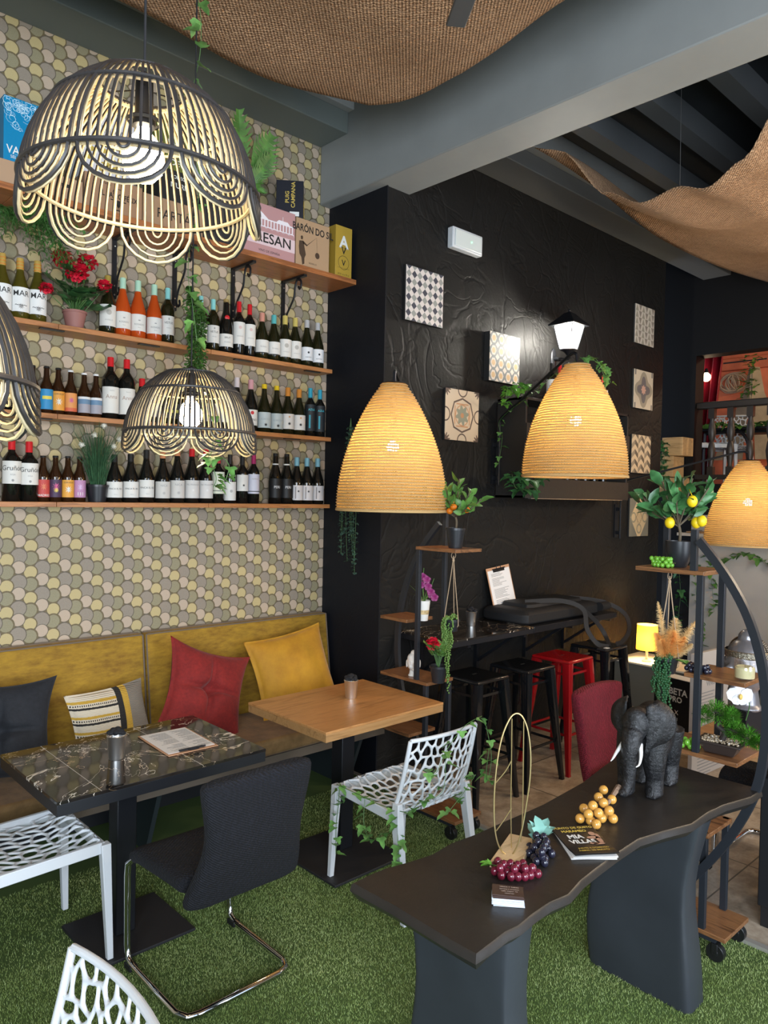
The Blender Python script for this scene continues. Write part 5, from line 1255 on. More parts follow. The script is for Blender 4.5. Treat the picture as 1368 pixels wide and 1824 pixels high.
rings = [off(P, .006 * ins_, .75), off(P, 0, .745), off(P, .004 * -ins_, .728), off(P, .022 * ins_, .70), off(P, .04 * ins_, .692)]
b.loft(rings)
b.build('slab_top', SLAB, t, smooth=None)
def slableg(x0, x1, y0, y1, nm='leg', f=1.0):
    b = B(); rg = []
    for k in range(9):
        u = k / 8; z = .002 + (.695 - .002) * u
        fl = .028 * (1 - u) ** 2 + .012 * math.sin(u * 7) + .01 * u
        r = []
        N = 28
        for i in range(N):
            a = 2 * PI * i / N; c, s = math.cos(a), math.sin(a)
            r.append(Vector(((x0 + x1) / 2 + ((x1 - x0) / 2 + fl * .4) * math.copysign(abs(c) ** .25, c) + .008 * math.sin(3 * u + 2 * s), (y0 + y1) / 2 + ((y1 - y0) / 2 + fl) * math.copysign(abs(s) ** .25, s) + .02 * math.sin(4 * u) * f, z)))
        rg.append(r)
    b.loft(rg); b.build(nm, SLABLEG, t, smooth=None)
slableg(2.67, 2.79, 1.19, 1.56)
slableg(1.60, 1.72, 1.20, 1.54, f=-.6)

# ================================================================== bar counter and stools
t = thing('bar_counter', (4.4, 3.35, .96), 'narrow black bar counter with a marble section fixed to the black wall', 'counter')
b = B(); b.bb((3.50, 3.09, .948), (4.375, 3.568, .96)); b.build('marble_top', MARB, t, bevel=.001)
b = B(); b.bb((3.501, 3.092, .915), (4.374, 3.568, .9478)); b.build('top_edge', mat('black_laminate', (.02, .02, .02), .4), t)
b = B(); b.bb((4.378, 3.09, .915), (5.50, 3.568, .96)); b.build('black_top', mat('black_laminate_gloss', (.014, .014, .016), .22), t, bevel=.002)
for x in (3.7, 4.3, 4.9, 5.44):
    b = B(); b.bb((x, 3.12, .89), (x + .03, 3.568, .914)); b.bb((x, 3.54, .6), (x + .03, 3.568, .89)); b.bar((x + .015, 3.2, .895), (x + .015, 3.55, .65), .02); b.build('bracket', BLACKMET, t)
STB = mat('gloss_black_steel', (.008, .009, .011), .16, .2, coat=.5); STR = mat('gloss_red_steel', (.30, .006, .009), .16, .1, coat=.6)
def stool(loc, m, label, rz=0):
    t = thing('bar_stool', loc, label, 'bar stool', 'square metal stools at the bar counter', rz)
    b = B(); b.bb((-.155, -.155, .735), (.155, .155, .76)); b.build('seat', m, t, world=False, bevel=.018, seg=4)
    b = B(); b.bb((-.02, -.006, .7602), (.02, .006, .7608)); b.build('handle_slot', mat('slot_dark', (.002, .002, .002), .8), t, world=False)
    for sx in (-1, 1):
        for sy in (-1, 1):
            b = B()
            def sec(x, y, w, z): return [Vector((x + a * w, y + c * w, z)) for a, c in ((-1, -1), (-.4, -1.12), (.4, -1.12), (1, -1), (1.12, -.4), (1.12, .4), (1, 1), (.4, 1.12), (-.4, 1.12), (-1, 1), (-1.12, .4), (-1.12, -.4))]
            b.loft([sec(sx * .125, sy * .125, .027, .74), sec(sx * .155, sy * .155, .021, .40), sec(sx * .195, sy * .195, .013, .012), sec(sx * .196, sy * .196, .014, 0)]); b.build('leg', m, t, world=False)
    b = B()
    for z, r, nm in ((.26, .166, 'footrest'), (.66, .128, 'brace')):
        b = B()
        for i in range(4):
            a = [(-r, -r), (r, -r), (r, r), (-r, r)]; b.bar((*a[i], z), (*a[(i + 1) % 4], z), .008, .016)
        b.build(nm, m, t, world=False)
    return t
stool((3.615, 2.99, 0), STB, 'glossy black metal bar stool nearest the black column')
stool((4.085, 2.97, 0), STB, 'glossy black metal bar stool between the first black one and the red one')
stool((4.545, 2.965, 0), STR, 'glossy red metal bar stool')
stool((5.12, 3.02, 0), STB, 'glossy black metal bar stool past the red one, under the bag strap')
# laptop bag with strap
t = thing('laptop_bag', (4.9, 3.3, .96), 'black laptop bag lying on the bar counter with its strap hanging down', 'bag')
BAG = mat('black_nylon', (.010, .010, .011), .65, bmp=.2, bscale=400)
b = B()
for z, w, d in ((.962, .44, .16), (.985, .455, .175), (1.02, .455, .175), (1.045, .43, .16)): pass
b.loft([[Vector((4.83 + a * w, 3.34 + c * d + 0, z)) for a, c in ((-1, -.8), (-.94, -1), (.94, -1), (1, -.8), (1, .8), (.94, 1), (-.94, 1), (-1, .8))] for z, w, d in ((.962, .47, .19), (.975, .49, .205), (1.03, .49, .205), (1.055, .46, .185), (1.062, .40, .16))])
b.build('body', BAG, t, bevel=.006)
b = B(); b.loft([[Vector((4.86 + a * w, 3.36 + c * d, z)) for a, c in ((-1, -.8), (-.9, -1), (.9, -1), (1, -.8), (1, .8), (.9, 1), (-.9, 1), (-1, .8))] for z, w, d in ((1.06, .36, .14), (1.085, .35, .13), (1.092, .30, .10))]); b.build('front_pocket', BAG, t, bevel=.004)
b = B(); b.box((4.92, 3.22, 1.0905), (.06, .03, .002)); b.build('badge', WHITEINK, t)
for sp in ([(4.55, 3.3, 1.095), (4.80, 3.16, 1.10), (4.93, 3.05, 1.04), (4.90, 2.99, .90), (4.93, 2.92, .80), (5.02, 2.88, .775)], [(4.95, 3.05, 1.03), (5.08, 3.02, .93), (5.14, 2.98, .83), (5.06, 2.90, .775)], [(5.30, 3.4, 1.06), (5.48, 3.2, 1.03), (5.56, 3.06, .95), (5.50, 2.98, .84), (5.3, 2.92, .78), (5.16, 2.9, .774)]):
    b = B(); q = spline(sp, 7)
    b.sweep(q, .034, .004, (-.6, -.75, .25)); b.build('strap', BAG, t)
b = B(); b.tube([(5.28, 3.12, 1.02), (5.40, 3.12, 1.02)], .035, 12); b.build('strap_roll', BAG, t)
b = B(); b.box((4.93, 2.86, .772), (.10, .07, .012)); b.build('strap_pad', BAG, t); b = B(); b.box((4.94, 2.85, .7795), (.04, .03, .002)); b.build('strap_label', WHITEINK, t)
# clipboard leaning on the wall
p = at(896, 1050, y=3.50)
M = Matrix.Translation((p.x + .02, 3.468, .962)) @ Matrix.Rotation(-.10, 4, 'Y') @ Matrix.Rotation(math.radians(78), 4, 'X') @ Matrix.Scale(1.2, 4) @ Matrix.Translation((0, .162, 0))
clipboard(M, 'tan clipboard with a menu standing on the bar counter against the wall', 1)
# ================================================================== half-moon plant stands
STM = mat('stand_metal', (.030, .034, .042), .42, .4)
def stand(name_label, mirror):
    """mirror False: right stand (arc towards -y, on its near side); True: left one"""
    t = thing('plant_stand', (3.165, 1.42, 0) if not mirror else (3.145, 2.9, 0), name_label, 'plant stand', 'half moon plant stands on castors')
    X0, X1 = (3.05, 3.28) if not mirror else (3.04, 3.25)
    if not mirror:
        sh = [(1.33, 1.63, 1.575), (1.155, 1.40, 1.152), (1.175, 1.55, .83), (1.28, 1.48, .51), (1.20, 1.62, .115)]
        posts = [(X0 + .005, 1.375, 1.575, 1.745), (X0 + .005, 1.345, .83, 1.56), (X1 - .01, 1.345, .83, 1.56), (X1 - .01, 1.60, .12, 1.79), (X0 + .01, 1.30, .115, .51), (X1 - .01, 1.30, .115, .51)]
        ax = X0; arc = [(1245, 962), (1275, 1000), (1305, 1045), (1332, 1098), (1352, 1160), (1363, 1225), (1366, 1290), (1358, 1365), (1340, 1425), (1305, 1485), (1268, 1530), (1225, 1572)]
    else:
        sh = [(2.66, 2.96, 1.575), (3.02, 3.24, 1.15), (2.85, 3.23, .82), (2.98, 3.2, .50), (2.62, 3.10, .115)]
        posts = [(X1, 2.93, 1.0, 1.77), (X0 + .01, 2.945, .82, 1.56), (X0 + .01, 2.87, .115, .81), (X1 - .01, 2.87, .115, .81), (X1 - .01, 2.66, .6, 1.56 if 0 else .61)]
        posts = posts[:4]
        ax = X1; arc = [(783, 932), (762, 960), (744, 990), (729, 1025), (718, 1062), (711, 1102), (708, 1145), (710, 1190), (718, 1240), (732, 1290), (752, 1340), (778, 1390), (808, 1435)]
    for y0, y1, z in sh:
        b = B(); b.bb((X0 - .004, y0, z - .018), (X1 + .004, y1, z)); b.build('shelf_board', WOODRUST, t, bevel=.0015)
    for x, y, z0, z1 in posts:
        b = B(); b.bb((x - .011, y - .013, z0), (x + .011, y + .013, z1)); b.build('post', STM, t, bevel=.001)
    pts = [at(px, py, x=ax + (-.012 if not mirror else .016)) for px, py in arc]; pts = [p for p in pts if p.z > .1]
    b = B(); q = spline(pts, 4)
    b.sweep(q, .032, .024, (1, 0, 0))
    b.build('arc_frame', STM, t)
    b = B(); ys = (sh[4][0] + .04, sh[4][1] - .04)
    for x in (X0 + .01, X1 - .01): b.bb((x - .011, ys[0], sh[4][2] - .035), (x + .011, ys[1], sh[4][2] - .019))
    b.build('base_frame', STM, t)
    for x in (X0 + .01, X1 - .01):
        for y in ys:
            b = B(); b.cyl((x - .014, y, .043), (x + .014, y, .043), .036, n=20); b.cyl((x - .017, y, .043), (x + .017, y, .043), .014, n=12); b.bb((x - .02, y - .012, .045), (x - .017, y + .012, .082)); b.bb((x + .017, y - .012, .045), (x + .02, y + .012, .082)); b.build('castor', mat('castor_black', (.012, .012, .012), .3), t, bevel=.003)
    return t
stand('half-moon plant stand on castors at the right, carrying the lemon tree', False)
stand('half-moon plant stand on castors by the bar, carrying the mandarin tree', True)

# ================================================================== plants
LG = mat('leaf_green', (.085, .20, .04), .4, var=.45, vscale=14)
LD = mat('leaf_dark_green', (.045, .14, .045), .35, var=.5, vscale=16)
LB = mat('leaf_bright_green', (.10, .30, .035), .45, var=.4, vscale=12)
LV = mat('ivy_variegated', (.13, .30, .075), .4, var=.5, vscale=22)
LGR = mat('leaf_grey_green', (.07, .13, .09), .5, var=.3, vscale=20)
STEM = mat('bark', (.10, .075, .045), .7); GSTEM = mat('green_stem', (.07, .16, .04), .6)
POTB = mat('black_pot', (.016, .017, .020), .35)
SOIL = mat('dark_soil', (.02, .015, .01), .9)
def pot(t, r0, r1, h, m=POTB, rim=.004, name='pot'):
    b = B(); b.lathe([(0, 0), (r0, 0), (r1, h - .012), (r1 + rim, h - .012), (r1 + rim, h), (r1 - .003, h), (r1 - .006, h * .8), (0, h * .8)], n=28, cap=False); b.build(name, m, t, world=False)
def tree(loc, label, pr, ph, H, spread, nleaf, fruit, fm, fr, seed, LL=.075, LW=.034, round_pot=True):
    rr = random.Random(seed)
    t = thing('potted_citrus_tree', loc, label, 'potted plant')
    if round_pot:
        b = B(); b.lathe([(0, 0), (pr * .55, 0), (pr * .8, ph * .25), (pr * .97, ph * .6), (pr, ph), (pr * .96, ph), (pr * .93, ph * .85), (0, ph * .85)], n=32, cap=False); b.build('pot', POTB, t, world=False)
    else: pot(t, pr * .72, pr, ph)
    b = B(); lf = B(); tips = []
    b.tube(spline([(0, 0, ph * .8), (.006, 0, ph + H * .12), (-.004, .004, ph + H * .25)], 5), .006, 6)
    root = Vector((-.004, .004, ph + H * .22))
    nb = 9
    for i in range(nb):
        a = 2 * PI * i / nb * 1.0 + rr.uniform(-.25, .25); el = rr.uniform(.25, 1.25) if i else 1.4
        L = spread * rr.uniform(.8, 1.1) * (1.0 if el < .8 else 1.0)
        e = root + Vector((math.cos(a) * math.cos(el) * L, math.sin(a) * math.cos(el) * L, math.sin(el) * min(L, H * .72) + H * .08))
        m = (root + e) / 2 + Vector((0, 0, -.012)); P_ = spline([root, m, e], 5); b.tube(P_, .0032, 5)
        for k in range(nleaf):
            u = .35 + .65 * k / nleaf; p = P_[min(len(P_) - 1, int(u * (len(P_) - 1)))]; d = (e - root).normalized()
            az = rr.uniform(0, 6.28); q = Vector((math.cos(az), math.sin(az), rr.uniform(-.2, .9))).normalized()
            lf.leaf(p, (d * .7 + q).normalized(), LL * rr.uniform(.75, 1.15), LW * 1.3, up=Vector((rr.gauss(0, 1), rr.gauss(0, 1), rr.gauss(.4, .6))), bend=.25)
        tips.append(e)
    b.build('trunk', STEM, t, world=False); lf.build('leaves', LD if fr > .02 else LG, t, world=False, smooth=True)
    for f in fruit:
        b = B(); b.ball(f, (fr, fr, fr * (1.18 if fr > .02 else .95)), 14, 10); b.cyl((f[0], f[1], f[2] + fr), (f[0] * .7, f[1] * .7, f[2] + fr + .03), .0015, n=5); b.build('fruit', fm, t, world=False, smooth=True)
    return t
LEM = mat('lemon_yellow', (.75, .52, .01), .4, bmp=.15, bscale=200); ORG = mat('mandarin_orange', (.72, .19, .01), .4, bmp=.15, bscale=300)
p = at(1209, 1014, x=3.15); pl = Vector((3.155, at(1209, 1000, x=3.155).y, 1.576))
def off_px(base, px, py, dd=0): # fruit positions measured at the plant's own depth
    D = fw.dot(base - Vector((0, 0, HC))) + dd; q = at(px, py, D=D); return tuple(q - base)
tree(pl, 'lemon tree with yellow lemons in a round black pot on top of the right stand', .057, .113, .285, .195, 9, [off_px(pl, 1193, 931), off_px(pl, 1240, 931), off_px(pl, 1250, 928, -.02), off_px(pl, 1233, 893, -.12)], LEM, .0215, 11, LL=.088, LW=.042)
pm = Vector((3.14, at(811, 975, x=3.14).y, 1.576))
tree(pm, 'small mandarin tree with orange fruits in a black pot on the left stand', .052, .112, .27, .19, 9, [off_px(pm, 808, 903, -.07), off_px(pm, 831, 908, -.07), off_px(pm, 801, 910, -.03)], ORG, .019, 5, LL=.07, LW=.034, round_pot=False)
# ivy strands
def ivy(b, lb, pts, n, sz, rr, hang=0):
    P_ = spline(pts, 6); b.tube(P_, .0016, 4)
    for i in range(n):
        p = P_[min(len(P_) - 1, int((i + .5) / n * len(P_)))]; a = rr.uniform(0, 2 * PI)
        d = Vector((math.cos(a), math.sin(a), rr.uniform(-.9, .2))).normalized()
        lb.leaf(p + d * .008, d, sz * rr.uniform(.7, 1.25), sz * .95, bend=.2, kind='ivy')
def strand(label, strands, n, sz, mats=(GSTEM, LV), name='ivy_garland', cat='artificial ivy', seed=1, group=None):
    rr = random.Random(seed); t = thing(name, strands[0][0], label, cat, group)
    b = B(); lb = B()
    for s_ in strands: ivy(b, lb, s_, n, sz, rr)
    b.build('stems', mats[0], t); lb.build('leaves', mats[1], t, smooth=True); return t
# on the small pendant's cord
cx, cy = ps.x, ps.y
strand('ivy garland wound round the cord of the middle pendant up to the ceiling', [[(cx + .02 * math.cos(i * 1.3), cy + .02 * math.sin(i * 1.3), 4.3 - i * .13) for i in range(15)]], 30, .062, seed=3)
q = [at(*v, D=2.95) for v in ((372, 690), (380, 740), (378, 800), (372, 815), (395, 815), (408, 830), (402, 855))]
strand('ivy sprig dangling through and below the middle pendant', [q, [q[3], at(385, 850, D=2.95), at(380, 868, D=2.95)]], 9, .05, seed=8)
# hanging column of small leaves on the wall
rr = random.Random(6); g = at(338, 500, y=3.93)
t = thing('hanging_greenery', (g.x, 3.95, 3.0), 'dense hanging tail of small green leaves in front of the upper wine shelf', 'artificial plant')
b = B(); lb = B()
for i in range(16):
    x0 = g.x + rr.uniform(-.07, .07); L = rr.uniform(.35, .66); pts = [(g.x, 3.93, 3.02), (x0, 3.88 + rr.uniform(-.04, .03), 2.92)] + [(x0 + rr.uniform(-.02, .02), 3.87 + rr.uniform(-.04, .04), 2.92 - L * k / 4) for k in range(1, 5)]
    P_ = spline(pts, 5); b.tube(P_, .0012, 4)
    for p in P_:
        for k in range(3):
            a = rr.uniform(0, 6.28); lb.leaf(p, (math.cos(a), math.sin(a), rr.uniform(-.6, .6)), .026, .019, kind='round')
b.build('stems', GSTEM, t); lb.build('leaves', LG, t, smooth=True)
# geranium on the upper shelf
def geranium(loc, label, s, blooms, potm, ph, pr, seed, leafm=LD, nl=34, redm=None):
    rr = random.Random(seed); redm = redm or mat('geranium_red', (.62, .012, .035), .5, var=.3, vscale=30)
    t = thing('potted_geranium', loc, label, 'potted plant', 'red geraniums'); pot(t, pr * .72, pr, ph, potm)
    b = B(); lb = B()
    for i in range(nl):
        a = rr.uniform(0, 6.28); r = rr.uniform(.02, .105) * s; z = ph + rr.uniform(.02, .15) * s
        e = (r * math.cos(a), r * math.sin(a), z); b.tube([(0, 0, ph * .8), (e[0] * .5, e[1] * .5, z * .8), e], .0015, 4)
        n_ = 9; d = Vector((math.cos(a), math.sin(a), rr.uniform(-.2, .6))).normalized(); R_ = rr.uniform(.026, .042) * s
        up = Vector((-math.cos(a) * .5, -math.sin(a) * .5 - .5, 1)).normalized(); x = d.cross(up).normalized(); y = up.cross(x)
        c = Vector(e); rim = [c + (x * math.cos(k * 2 * PI / n_) + y * math.sin(k * 2 * PI / n_)) * R_ * (1 + .08 * (k % 2)) + up * .008 * (k % 2) for k in range(n_)]
        lb.add(rim + [c - up * .006], [(k, (k + 1) % n_, n_) for k in range(n_)])
    b.build('stems', GSTEM, t, world=False); lb.build('leaves', leafm, t, world=False)
    for bx, by, bz, br in blooms:
        b = B(); c = Vector((bx, by, bz))
        for k in range(130):
            v = Vector((rr.gauss(0, 1), rr.gauss(0, 1), rr.gauss(0, 1))).normalized(); p = c + Vector((v.x * br, v.y * br, v.z * br * .75)) * rr.uniform(.5, .9)
            b.leaf(p, (v + Vector((rr.uniform(-.6, .6), rr.uniform(-.6, .6), rr.uniform(-.6, .6)))).normalized(), br * .5, br * .6, kind='round')
        fl = b.build('bloom', redm, t, world=False); b = B(); b.tube([(bx * .3, by * .3, ph), (bx, by, bz - br * .4)], .0022, 5); b.build('bloom_stem', GSTEM, fl, world=False); 
    return t
gp = at(134, 580, y=4.03); G0 = Vector((gp.x, 4.04, SH[0]))
def o2(px, py, dy=0): q = at(px, py, y=G0.y + dy); return tuple(q - G0)
for fix in (1,):
    bl = [(*o2(111, 461, -.02), .046), (*o2(155, 467, -.02), .044), (*o2(138, 485, -.06), .05), (*o2(82, 513, -.04), .03), (*o2(186, 509, -.05), .032)]
geranium(G0, 'red geranium with five blooms in a terracotta pink pot on the upper wine shelf', 1.35, bl, mat('mauve_terracotta', (.30, .13, .11), .6), .095, .058, 2)
# grass with white puffs on the lowest shelf
rr = random.Random(9); p = at(173, 890, y=4.05)
t = thing('potted_grass', (p.x, 4.05, SH[2]), 'potted artificial grass with white puff balls on the lowest wine shelf', 'potted plant'); pot(t, .045, .056, .095)
b = B()
for i in range(230):
    a = rr.uniform(0, 6.28); r = rr.uniform(0, .035); L = rr.uniform(.2, .36); tl = rr.uniform(.02, .14)
    b.tube([(r * math.cos(a), r * math.sin(a), .08), (r * math.cos(a) + tl * .35 * math.cos(a), r * math.sin(a) + min(.05, tl * .35 * math.sin(a)), .08 + L * .6), (r * math.cos(a) + tl * math.cos(a), min(.07, (r + tl) * math.sin(a)), .08 + L)], lambda u: .0019 * (1 - u * .8), 3)
b.build('blades', mat('grass_blade', (.05, .13, .06), .5, var=.5, vscale=40), t, world=False)
for i, (px, py) in enumerate(((146, 792), (168, 775), (185, 758), (202, 795), (213, 783))):
    q = at(px, py, y=4.0); b = B()
    c = q - Vector((p.x, 4.05, SH[2]))
    for k in range(60):
        v = Vector((rr.gauss(0, 1), rr.gauss(0, 1), rr.gauss(0, 1))).normalized(); b.tube([c, c + v * .018], .0007, 3)
    b.ball(c, .012, 8, 6); pf = b.build('puff_ball', mat('puff_white', (.7, .68, .58), .8), t, world=False)
    b = B(); b.tube([(0, 0, .09), c], .0009, 3); b.build('puff_stem', GSTEM, pf, world=False)
# fern hanging under the box shelf, left
rr = random.Random(12); p = at(45, 415, y=3.95)
t = thing('hanging_fern', (p.x, 3.98, 3.2), 'green artificial fern hanging below the box shelf at the left', 'artificial plant')
b = B(); lb = B()
for i in range(34):
    a = rr.uniform(0, 6.28); s0 = Vector((p.x + rr.uniform(-.12, .06), 3.98, 3.22)); L = rr.uniform(.14, .30)
    e = s0 + Vector((math.cos(a) * L, -abs(math.sin(a)) * L * .5, rr.uniform(-.28, -.02))); m = (s0 + e) / 2 + Vector((0, 0, .05)); P_ = spline([s0, m, e], 6); b.tube(P_, .0012, 3)
    d = (e - s0).normalized(); sd = d.cross(Vector((0, 1, .2))).normalized()
    for j, q in enumerate(P_[2:]):
        for s_ in (-1, 1):
            for k in range(2): lb.leaf(q + d * (.006 * k), (sd * s_ + d * .5 + Vector((0, rr.uniform(-.3, .3), 0))).normalized(), .042 * (1 - j / len(P_) * .6), .012, kind='oval')
b.build('stems', GSTEM, t); lb.build('fronds', mat('fern_green', (.06, .17, .035), .5, var=.5, vscale=10), t, smooth=True)
# monstera leaves
p = at(440, 290, y=3.98); t = thing('artificial_monstera', (p.x, 4.0, 3.3), 'tall artificial monstera leaves behind the boxes at the top right of the pendant', 'artificial plant')
rr = random.Random(5); b = B(); lb = B()
for (px, py, tx, ty, L, W_) in ((430, 300, 425, 195, .20, .16), (452, 300, 485, 240, .20, .19), (455, 320, 486, 275, .20, .15), (440, 330, 470, 300, .17, .12), (435, 330, 466, 325, .17, .07), (420, 320, 398, 250, .2, .15), (448, 330, 472, 345, .14, .05)):
    a = at(px, py, y=3.98); e = at(tx, ty, y=3.93); d = (e - a).normalized(); b.tube([(p.x, 4.05, 3.3), a], .004, 5)
    side = d.cross(Vector((0, -1, 0))).normalized(); n_ = 9
    c0 = a; Lr = (e - a).length
    for s_ in (-1, 1):
        for k in range(n_):
            u0 = k / n_; wd_ = W_ / 2 * math.sin(PI * (.16 + .80 * u0)); r0 = c0 + d * (Lr * u0); r1 = c0 + d * (Lr * (u0 + 1 / n_)); tip = c0 + d * (Lr * (u0 + .9 / n_) + .35 * wd_) + side * s_ * wd_ + Vector((0, -.02, 0))
            lb.add([r0, r1, r1 + side * s_ * wd_ * .55 + d * .004, tip, r0 + side * s_ * wd_ * .6 + d * (.1 * wd_)], [(0, 1, 2, 3, 4)])
b.build('stems', GSTEM, t); lb.build('leaves', LG, t)
# ivy on the arm of the middle woven lamp
ar = [Vector((4.43, 3.50, 2.42)), Vector((4.2, 3.0, 2.56)), Vector((4.02, 2.56, 2.70))]
strand('ivy garland twined along the swing arm and hanging on the middle woven lamp', [[ar[0] + Vector((0, -.02, -.30)), ar[0] + Vector((.02, -.03, -.12)), ar[0] + Vector((.02, -.01, .02)), ar[1] + Vector((0, 0, .02)), ar[1] * .4 + ar[2] * .6 + Vector((.02, 0, .05)), ar[2] + Vector((.05, -.06, .03)), ar[2] + Vector((.08, -.13, -.1)), ar[2] + Vector((.02, -.17, -.22))], [ar[2] + Vector((.0, -.05, .02)), ar[2] + Vector((.12, -.1, -.02)), ar[2] + Vector((.15, -.13, -.12))]], 22, .05, seed=4)
p = at(905, 670, y=3.35)
q = at(895, 665, y=3.35)
strand('bushy ivy clump on the left top of the wall crate', [[at(930, 690, y=3.3) + Vector((.05 * math.cos(k), .04 * math.sin(k), .03 * math.cos(2 * k))) for k in range(9)], [at(915, 700, y=3.3), at(905, 690, y=3.28), at(900, 720, y=3.28)]], 26, .05, mats=(GSTEM, LB), seed=14)
strand('trailing plant with rounded dark leaves at the lower left corner of the wall crate', [[at(915, 840, y=3.27), at(940, 858, y=3.24), at(960, 850, y=3.24)], [at(912, 845, y=3.27), at(920, 870, y=3.25), at(950, 872, y=3.25)]], 14, .085, mats=(GSTEM, LD), seed=15)
# tail on the column
rr = random.Random(21); p = at(622, 760, x=3.30); t = thing('hanging_greenery', (3.315, p.y, p.z), 'grey-green trailing plant on the black column, hanging below the left woven lamp', 'artificial plant')
b = B(); lb = B()
for i, (px, ey) in enumerate(((610, 985), (616, 1000), (622, 960), (628, 1020), (634, 1000), (625, 990), (612, 950))):
    s0 = at(625, 745, x=3.29); m = at(px, 880, x=3.285); e = at(px + rr.uniform(-4, 4), ey, x=3.28); P_ = spline([s0, m, e], 16); b.tube(P_, .0013, 4)
    for q in P_[3:]:
        for k in range(2): a = rr.uniform(0, 6.28); lb.leaf(q, (math.cos(a), math.sin(a), rr.uniform(-.5, .4)), .026, .022, kind='round')
b.build('stems', GSTEM, t); lb.build('leaves', LGR, t, smooth=True)
# ivy on the white chair
C0 = Vector((2.51, 2.50, .018))
hp = lambda px, py, **k: at(px, py, **k)
strand('ivy garland draped over the back and side rail of the white chair', [
    [(2.74, 2.19, .80), (2.76, 2.17, .66), (2.74, 2.17, .55), (2.70, 2.15, .60), (2.73, 2.16, .70)],
    [(2.72, 2.20, .845), (2.55, 2.16, .84), (2.42, 2.15, .76), (2.36, 2.15, .68), (2.30, 2.16, .70)],
    [(2.42, 2.15, .72), (2.38, 2.13, .60), (2.30, 2.18, .56), (2.285, 2.25, .50), (2.275, 2.4, .485), (2.27, 2.55, .49), (2.27, 2.70, .49)],
    [(2.27, 2.68, .49), (2.25, 2.66, .42), (2.255, 2.68, .30), (2.24, 2.66, .18)], [(2.27, 2.5, .48), (2.25, 2.48, .38), (2.24, 2.42, .33), (2.25, 2.36, .38)], [(2.28, 2.3, .47), (2.26, 2.27, .36), (2.25, 2.25, .28)], [(2.6, 2.13, .62), (2.5, 2.12, .56), (2.42, 2.13, .5)]], 11, .048, seed=31)

# hanging pots on the stands
ROPE = mat('jute_rope', (.42, .30, .19), .85)
def hangpot(hook, zpot, r, h, label, legs=3):
    t = thing('hanging_planter', hook, label, 'hanging planter', 'black pots on macrame ropes'); pot_z = zpot - hook[2]
    b = B(); b.lathe([(0, pot_z), (r * .72, pot_z), (r * .95, pot_z + h * .8), (r * 1.05, pot_z + h * .8), (r * 1.06, pot_z + h), (r * .98, pot_z + h), (0, pot_z + h * .85)], n=28, cap=False); b.build('pot', POTB, t, world=False)
    b = B()
    for k in range(legs): a = .5 + k * 2 * PI / legs; b.tube(spline([(0, 0, -.02), (.3 * r * math.cos(a), .3 * r * math.sin(a), (pot_z + h) * .35), (r * 1.07 * math.cos(a), r * 1.07 * math.sin(a), pot_z + h), (r * .95 * math.cos(a), r * .95 * math.sin(a), pot_z + h * .4)], 5), .0022, 5)
    b.tube([(math.cos(a) * .018, 0, math.sin(a) * .018 - .018) for a in np.linspace(0, 2 * PI, 14, endpoint=False)], .0018, 5, closed=True); b.ball((0, 0, -.045), (.007, .007, .012), 8, 6); b.build('rope', ROPE, t, world=False)
    return t, pot_z
def pearls(t, top, n, Ls, seed, m, spread):
    rr = random.Random(seed); b = B(); s = B()
    for i in range(n):
        a = 2.4 + rr.uniform(-1.7, 1.5); L = rr.uniform(*Ls); e = (spread * math.cos(a), spread * math.sin(a))
        P_ = [(e[0] * .6, e[1] * .6, top + .012), (e[0] * 1.15, e[1] * 1.15, top)] + [(e[0] * 1.2 + rr.uniform(-.008, .008), e[1] * 1.2 + rr.uniform(-.008, .008), top - L * k / 5) for k in range(1, 6)]
        s.tube(P_, .0009, 3)
        Q = spline(P_, 4)
        for q in Q: b.ball(q + Vector((rr.uniform(-.006, .006), rr.uniform(-.006, .006), 0)), .0058, 6, 4)
    for i in range(40): a = rr.uniform(0, 6.28); q = rr.uniform(0, spread); b.ball((q * math.cos(a), q * math.sin(a), top + rr.uniform(.0, .022)), .0065, 6, 4)
    s.build('trailing_stems', GSTEM, t, world=False); b.build('bead_leaves', m, t, world=False, smooth=True)
hk = (3.16, at(1193, 1030, x=3.16).y, 1.553)
t, pz = hangpot(hk, at(1197, 1200, x=3.16).z, .047, .072, 'hanging black pot with string-of-pearls and orange pampas plumes on the right stand')
pearls(t, pz + .072, 15, (.12, .25), 3, mat('pearl_dark_green', (.03, .11, .04), .3), .045)
PAMP = [mat('pampas_orange', (.85, .40, .11), .8, var=.25, vscale=30), mat('pampas_gold', (.75, .52, .24), .8, var=.2, vscale=30)]
def plume(t, a, e, w, m, seed):
    rr = random.Random(seed); a = Vector(a); e = Vector(e); d = e - a; L = d.length; dn_ = d.normalized(); b = B()
    b.tube([a, e], .0015, 4)
    for i in range(900):
        u = rr.uniform(.12, 1); p = a + d * u; az = rr.uniform(0, 6.28)
        x = dn_.cross(Vector((0, .3, 1))).normalized(); y = dn_.cross(x)
        r = w * math.sin(PI * min(1, u * .85 + .12)) ** .7 * rr.uniform(.6, 1.5)
        q = p + (x * math.cos(az) + y * math.sin(az)) * r + dn_ * r * .9 + Vector((0, 0, -r * .35))
        mid = p + (q - p) * .5 + dn_ * r * .18; b.tube([p, mid, q], lambda v: .0007 * (1 - v * .7), 3)
    b.build('pampas_plume', m, t, world=False)
D0 = fw.dot(Vector(hk) - Vector((0, 0, HC)))
base_ = Vector((0, 0, pz + .06))
